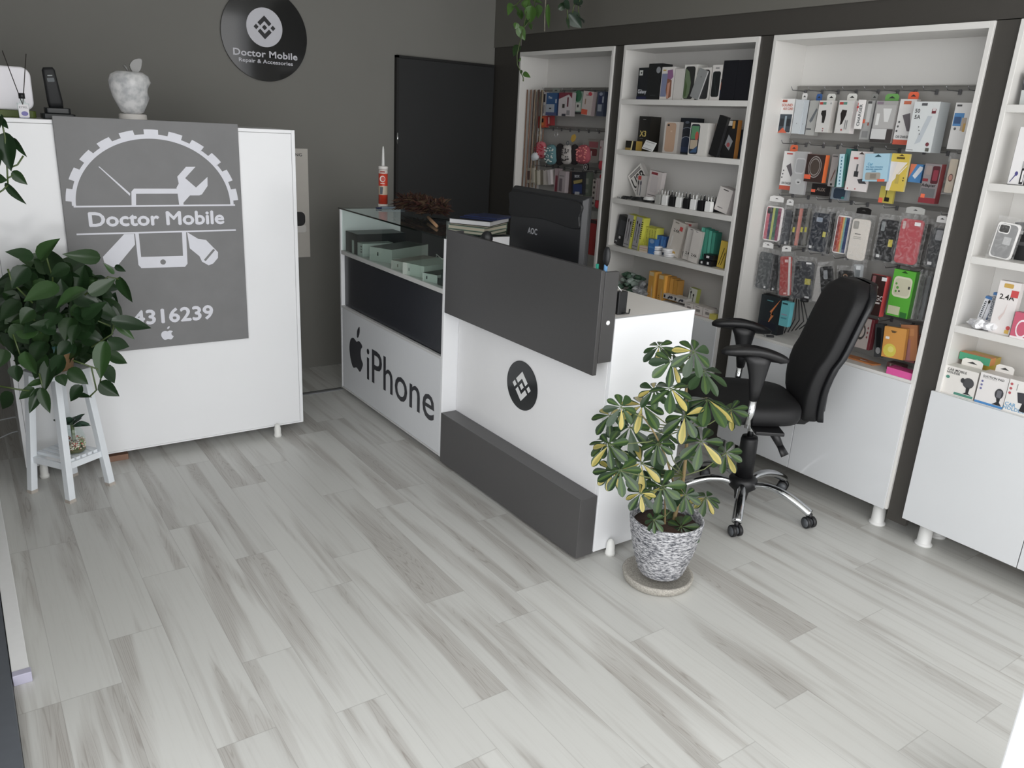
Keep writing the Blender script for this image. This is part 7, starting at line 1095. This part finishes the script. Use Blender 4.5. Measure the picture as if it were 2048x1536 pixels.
for tr, r0 in zip(UMBRELLA_STEMS, (.009,.005,.005)):
    tr = [Vector(p) for p in tr]; tr = [Vector((tr[0].x, tr[0].y, .235))]+tr if r0 > .006 or tr[0].z < .3 else tr
    st.tube(catmull([tuple(p) for p in tr], 4, False), [r0*(1-.55*i/(4*(len(tr)-1))) for i in range(4*(len(tr)-1)+1)], mat('8a7854', rough=.8, mottle=.2), 10)
part(st, 'stem', t)
POT = bpy.data.materials.new('ribbed_stone'); POT.use_nodes = True; nt = POT.node_tree; b = nt.nodes['Principled BSDF']; b.inputs['Roughness'].default_value = .55
tc = nt.nodes.new('ShaderNodeTexCoord'); mp = nt.nodes.new('ShaderNodeMapping'); mp.inputs['Scale'].default_value = (60,60,190); nt.links.new(tc.outputs['Object'], mp.inputs['Vector'])
nz = nt.nodes.new('ShaderNodeTexNoise'); nz.inputs['Scale'].default_value = 1; nz.inputs['Detail'].default_value = 5; nz.inputs['Roughness'].default_value = .7; nt.links.new(mp.outputs[0], nz.inputs['Vector'])
rp = nt.nodes.new('ShaderNodeValToRGB'); rp.color_ramp.elements[0].position = .40; rp.color_ramp.elements[0].color = (.055,.06,.075,1); rp.color_ramp.elements[1].position = .62; rp.color_ramp.elements[1].color = (.66,.66,.68,1)
nt.links.new(nz.outputs['Fac'], rp.inputs['Fac']); nt.links.new(rp.outputs['Color'], b.inputs['Base Color'])
bp = nt.nodes.new('ShaderNodeBump'); bp.inputs['Strength'].default_value = .7; bp.inputs['Distance'].default_value = .003; nt.links.new(nz.outputs['Fac'], bp.inputs['Height']); nt.links.new(bp.outputs['Normal'], b.inputs['Normal'])
s = MB(); base = [(.070,0),(.082,.006),(.098,.05),(.116,.11),(.128,.17),(.134,.21)]; prof = []
for i in range(len(base)-1):
    for k in range(4):
        f = k/4; r = base[i][0]*(1-f)+base[i+1][0]*f; z = base[i][1]*(1-f)+base[i+1][1]*f; prof.append((r+.0022*(k % 2), z))
prof += [(.134,.212)]
s.lathe(prof, POT, 56, cap1=False); part(s, 'pot', t)
s = MB(); s.lathe([(.1345,.2125),(.1375,.217),(.1375,.230),(.134,.236),(.129,.234),(.126,.205),(.122,.19)], POT, 56, cap0=False, cap1=False); part(s, 'pot_rim', t)
s = MB(); s.lathe([(.1235,.185),(.12,.2),(.06,.206),(.01,.21)], mat('3e2c24', rough=.95, mottle=.4, scale=70, bump=1), 40, cap0=True, cap1=True); part(s, 'soil', t)
s = MB(); s.lathe([(.118,0),(.128,.004),(.135,.030),(.131,.034),(.122,.032),(.112,.018),(.02,.016)], mat('a09c94', rough=.75, mottle=.75, scale=190, gain=1.1), 56, cap1=True); sc_ = tag(s.build('pot_saucer', M=BM((px-.008, py+.004, 0))), 'speckled grey concrete saucer under the umbrella plant pot', 'saucer')
sc_.location.z = .0005
# succulent in a glass jar on the stand
jx, jy, jz = .305, 3.62, .183
t = tag(empty('jar_plant', M=BM((jx, jy, jz)) @ Matrix.Scale(1.22, 4)), 'little succulent in a pebble filled glass jar on the lower shelf of the plant stand', 'plant')
s = MB(); s.lathe([(.030,0),(.036,.006),(.038,.03),(.037,.055),(.030,.078),(.022,.088),(.024,.094)], GLASS, 28, cap1=False); part(s, 'jar', t)
s = MB(); s.lathe([(.029,.003),(.034,.008),(.034,.016)], mat('5a5a40', rough=.9), 24); part(s, 'soil', t)
rnd = random.Random(2); s = MB()
for _ in range(240):
    a = rnd.uniform(0,2*PI); r = .0345*math.sqrt(rnd.random()) if rnd.random() < .35 else .033; s.ball((r*math.cos(a), r*math.sin(a), rnd.uniform(.018,.047)), .0032, mat(rnd.choice(('e8dcc8','d8a890','e8e8e0','7a9a5c','b85a50','f0e8dc','d8c8b8')), rough=.5), 6)
part(s, 'pebbles', t)
s = MB(); s.tube([(0,0,.03),(.0,0,.10)], .006, leafmat('5a6a48'), 8)
for k in range(15):
    a = 2.4*k; e = rnd.uniform(.1,1.1); L = rnd.uniform(.05,.085); d = Vector((math.cos(a)*math.cos(e), math.sin(a)*math.cos(e), math.sin(e)))
    B = Vector((0,0,.095)); leaf(s, B+d*.008, B+d*L-Vector((0,0,.01)), .026, leafmat(rnd.choice(('2c3c30','34463a','3c5244'))), 'lance', (-.3,-.3,.9), .2, .2)
part(s, 'foliage', t)

# ---------------------------------------------------------------- office chair
cx, cy = 2.826, 2.078
Fv = Vector((-.80,.60,0)).normalized()
rz = math.atan2(Fv.y, Fv.x)       # local +x is where the chair faces; local +y then points away to the left of it
t = tag(empty('office_chair', (cx, cy, 0), rz), 'black padded office chair with chrome star base behind the counter', 'chair')
RB = mat('1b1b1d', rough=.42, bump=.15, scale=160); FB = mat('161618', rough=.65, bump=.2, scale=220, mottle=.06); RG = mat('55585c', rough=.4)
s = MB(); s.lathe([(.030,.055),(.034,.075),(.062,.10),(.064,.135),(.050,.15),(.040,.152)], RB, 28); s.lathe([(.040,.152),(.038,.33),(.034,.345)], RB, 28); s.lathe([(.028,.035),(.03,.06)], RB, 20); part(s, 'column_cover', t)
s = MB(); s.lathe([(.014,.34),(.014,.44)], CHROME, 20); part(s, 'gas_column', t)
a0 = math.atan2(1.889-cy, 2.571-cx)-rz
for k in range(5):
    a = a0+k*2*PI/5; c, sn = math.cos(a), math.sin(a)
    P = [(.055,.118),(.10,.130),(.16,.128),(.22,.112),(.275,.088),(.315,.066)]
    s = MB(); s.tube([(r*c, r*sn, z) for r, z in catmull(P, 4, False)], [.016+.006*min(1, i/12) for i in range(21)], CHROME, 14, .8); l = part(s, 'leg', t)
    s = MB(); ux = Vector((c, sn, 0)); ca = a+(.7, -.5, 2.0, 1.1, -1.3)[k]; ax = Vector((-math.sin(ca), math.cos(ca), 0)); o = ux*.317
    s.M = Matrix.Translation(o+Vector((0,0,.0265))) @ Matrix.Rotation(ca, 4, 'Z') @ Matrix.Rotation(PI/2, 4, 'X')
    for z0, z1, rr in ((-.024,-.006,.0262), (.006,.024,.0262)):
        s.lathe([(rr*.86,z0),(rr,z0+.003),(rr,z1-.003),(rr*.86,z1)], RB, 24)
    s.lathe([(.020,-.0255),(.020,-.0243)], RG, 20); s.lathe([(.020,.0243),(.020,.0255)], RG, 20); s.lathe([(.018,-.006),(.018,.006)], RG, 16)
    part(s, 'caster', l)
    s = MB(); s.tube([tuple(o+Vector((0,0,.046))), tuple(o+Vector((0,0,.068)))], .009, RB, 10); part(s, 'caster_stem', l)
# mechanism, lever
s = MB(); s.prism(rrect(-.13,.12,-.09,.09,.04,6), .438, .468, RB); s.box(-.06,.06,-.27,.27,.452,.468, RB); s.prism(rrect(-.05,.05,-.05,.05,.02), .42, .438, RB); part(s, 'mechanism', t, .004)
s = MB(); s.tube([(-.03,.10,.44),(-.06,.14,.415),(-.085,.165,.37)], [.018,.020,.014], RB, 12); s.tube([(-.085,.165,.37),(-.105,.185,.335)], [.02,.026], RB, 12, .5); part(s, 'tilt_lever', t)
s = MB(); s.tube([(.05,-.10,.44),(.06,-.17,.43),(.065,-.20,.40)], [.012,.012,.02], RB, 10); part(s, 'height_lever', t)
# seat
def soft(prof2d, zs, m, name, sub=1):
    s = MB(); R = [[(x*k+ox, y*k, z+zf*abs(y)**2*3) for x, y in prof2d] for k, z, ox, zf in zs]; s.rings(R, m); return part(s, name, t)
so = [(x+.072, y*.93) for x, y in catmull([(.25,-.10),(.25,.10),(.20,.21),(.05,.245),(-.12,.235),(-.22,.17),(-.235,0),(-.22,-.17),(-.12,-.235),(.05,-.245),(.20,-.21)], 4)]
soft(so, [(.80,.469,0,0),(.97,.476,0,0),(1.02,.500,0,0),(1.02,.528,0,0),(.97,.548,0,.0),(.85,.556,0,.0),(.5,.553,0,0)], FB, 'seat')
# backrest: padded shell, curved at the lumbar
def back(xf, name, m, k0, th, grow):
    s = MB(); R = []
    for i in range(15):
        f = i/14; z = .475+.60*f; w = (.155+.065*math.sin(PI*min(1, f*1.25)*.62))*k0
        if f > .85: w *= math.sqrt(max(.05, 1-((f-.85)/.17)**2))
        if f < .08: w *= .90
        xc = -.235-.02*f+.035*math.sin(PI*min(1, max(0, (f+.1)/.62)))-.16*max(0, f-.42)**1.15 + xf
        ring_ = []
        for a, b in rrect(-1, 1, -1, 1, .55, 4): ring_.append((xc+th/2*a-.05*(b*w/.22)**2*-1*.6, b*w, z))
        R.append(ring_)
    s.rings(R, m); return part(s, name, t)
back(0, 'backrest', FB, .86, .080, 0)
back(-.044, 'back_shell', mat('1e1f22', rough=.35, bump=.1, scale=200), .91, .040, 0)
s = MB(); s.tube([(-.10,0,.455),(-.22,0,.455),(-.27,0,.50),(-.275,0,.62)], [.022,.022,.024,.02], RB, 12, 1.8); part(s, 'back_bracket', t)
for sg, lab in ((1, 'near'), (-1, 'far')):
    a = tag(empty('x'), '', '') if False else None
    yy = .245*sg-.012; AX = .115 if sg > 0 else .055
    s = MB(); pad = catmull([(-.155,0),(-.13,.030),(-.02,.040),(.09,.034),(.125,0),(.09,-.034),(-.02,-.040),(-.13,-.030)], 4)
    R = [[(x*k+AX, y*k+yy, z-.030*max(0,(-x-.02)/.13)**1.6-.012*max(0,(x-.03)/.1)**2) for x, y in pad] for k, z in ((.78,.778),(.98,.785),(1.0,.797),(.93,.806),(.6,.811))]; R = [[(a,b,c+.010) for a,b,c in r] for r in R]
    s.rings(R, RB); ar = part(s, 'armrest', t)
    s = MB(); s.rings([[(x*k+AX+fx, y*ky+yy, z) for x, y in ell(0,0,1,1,16)] for k, ky, z, fx in ((.018,.014,.592,-.036),(.026,.018,.64,-.036),(.036,.022,.70,-.036),(.048,.026,.75,-.032),(.062,.03,.787,-.026))], RB); part(s, 'armrest_support', ar)
    s = MB(); s.rings([[(x*.016+AX+fx, y*.011+yy, z) for x, y in ell(0,0,1,1,14)] for z, fx in ((.47,-.030),(.600,-.036))], CHROME); part(s, 'armrest_post', ar)
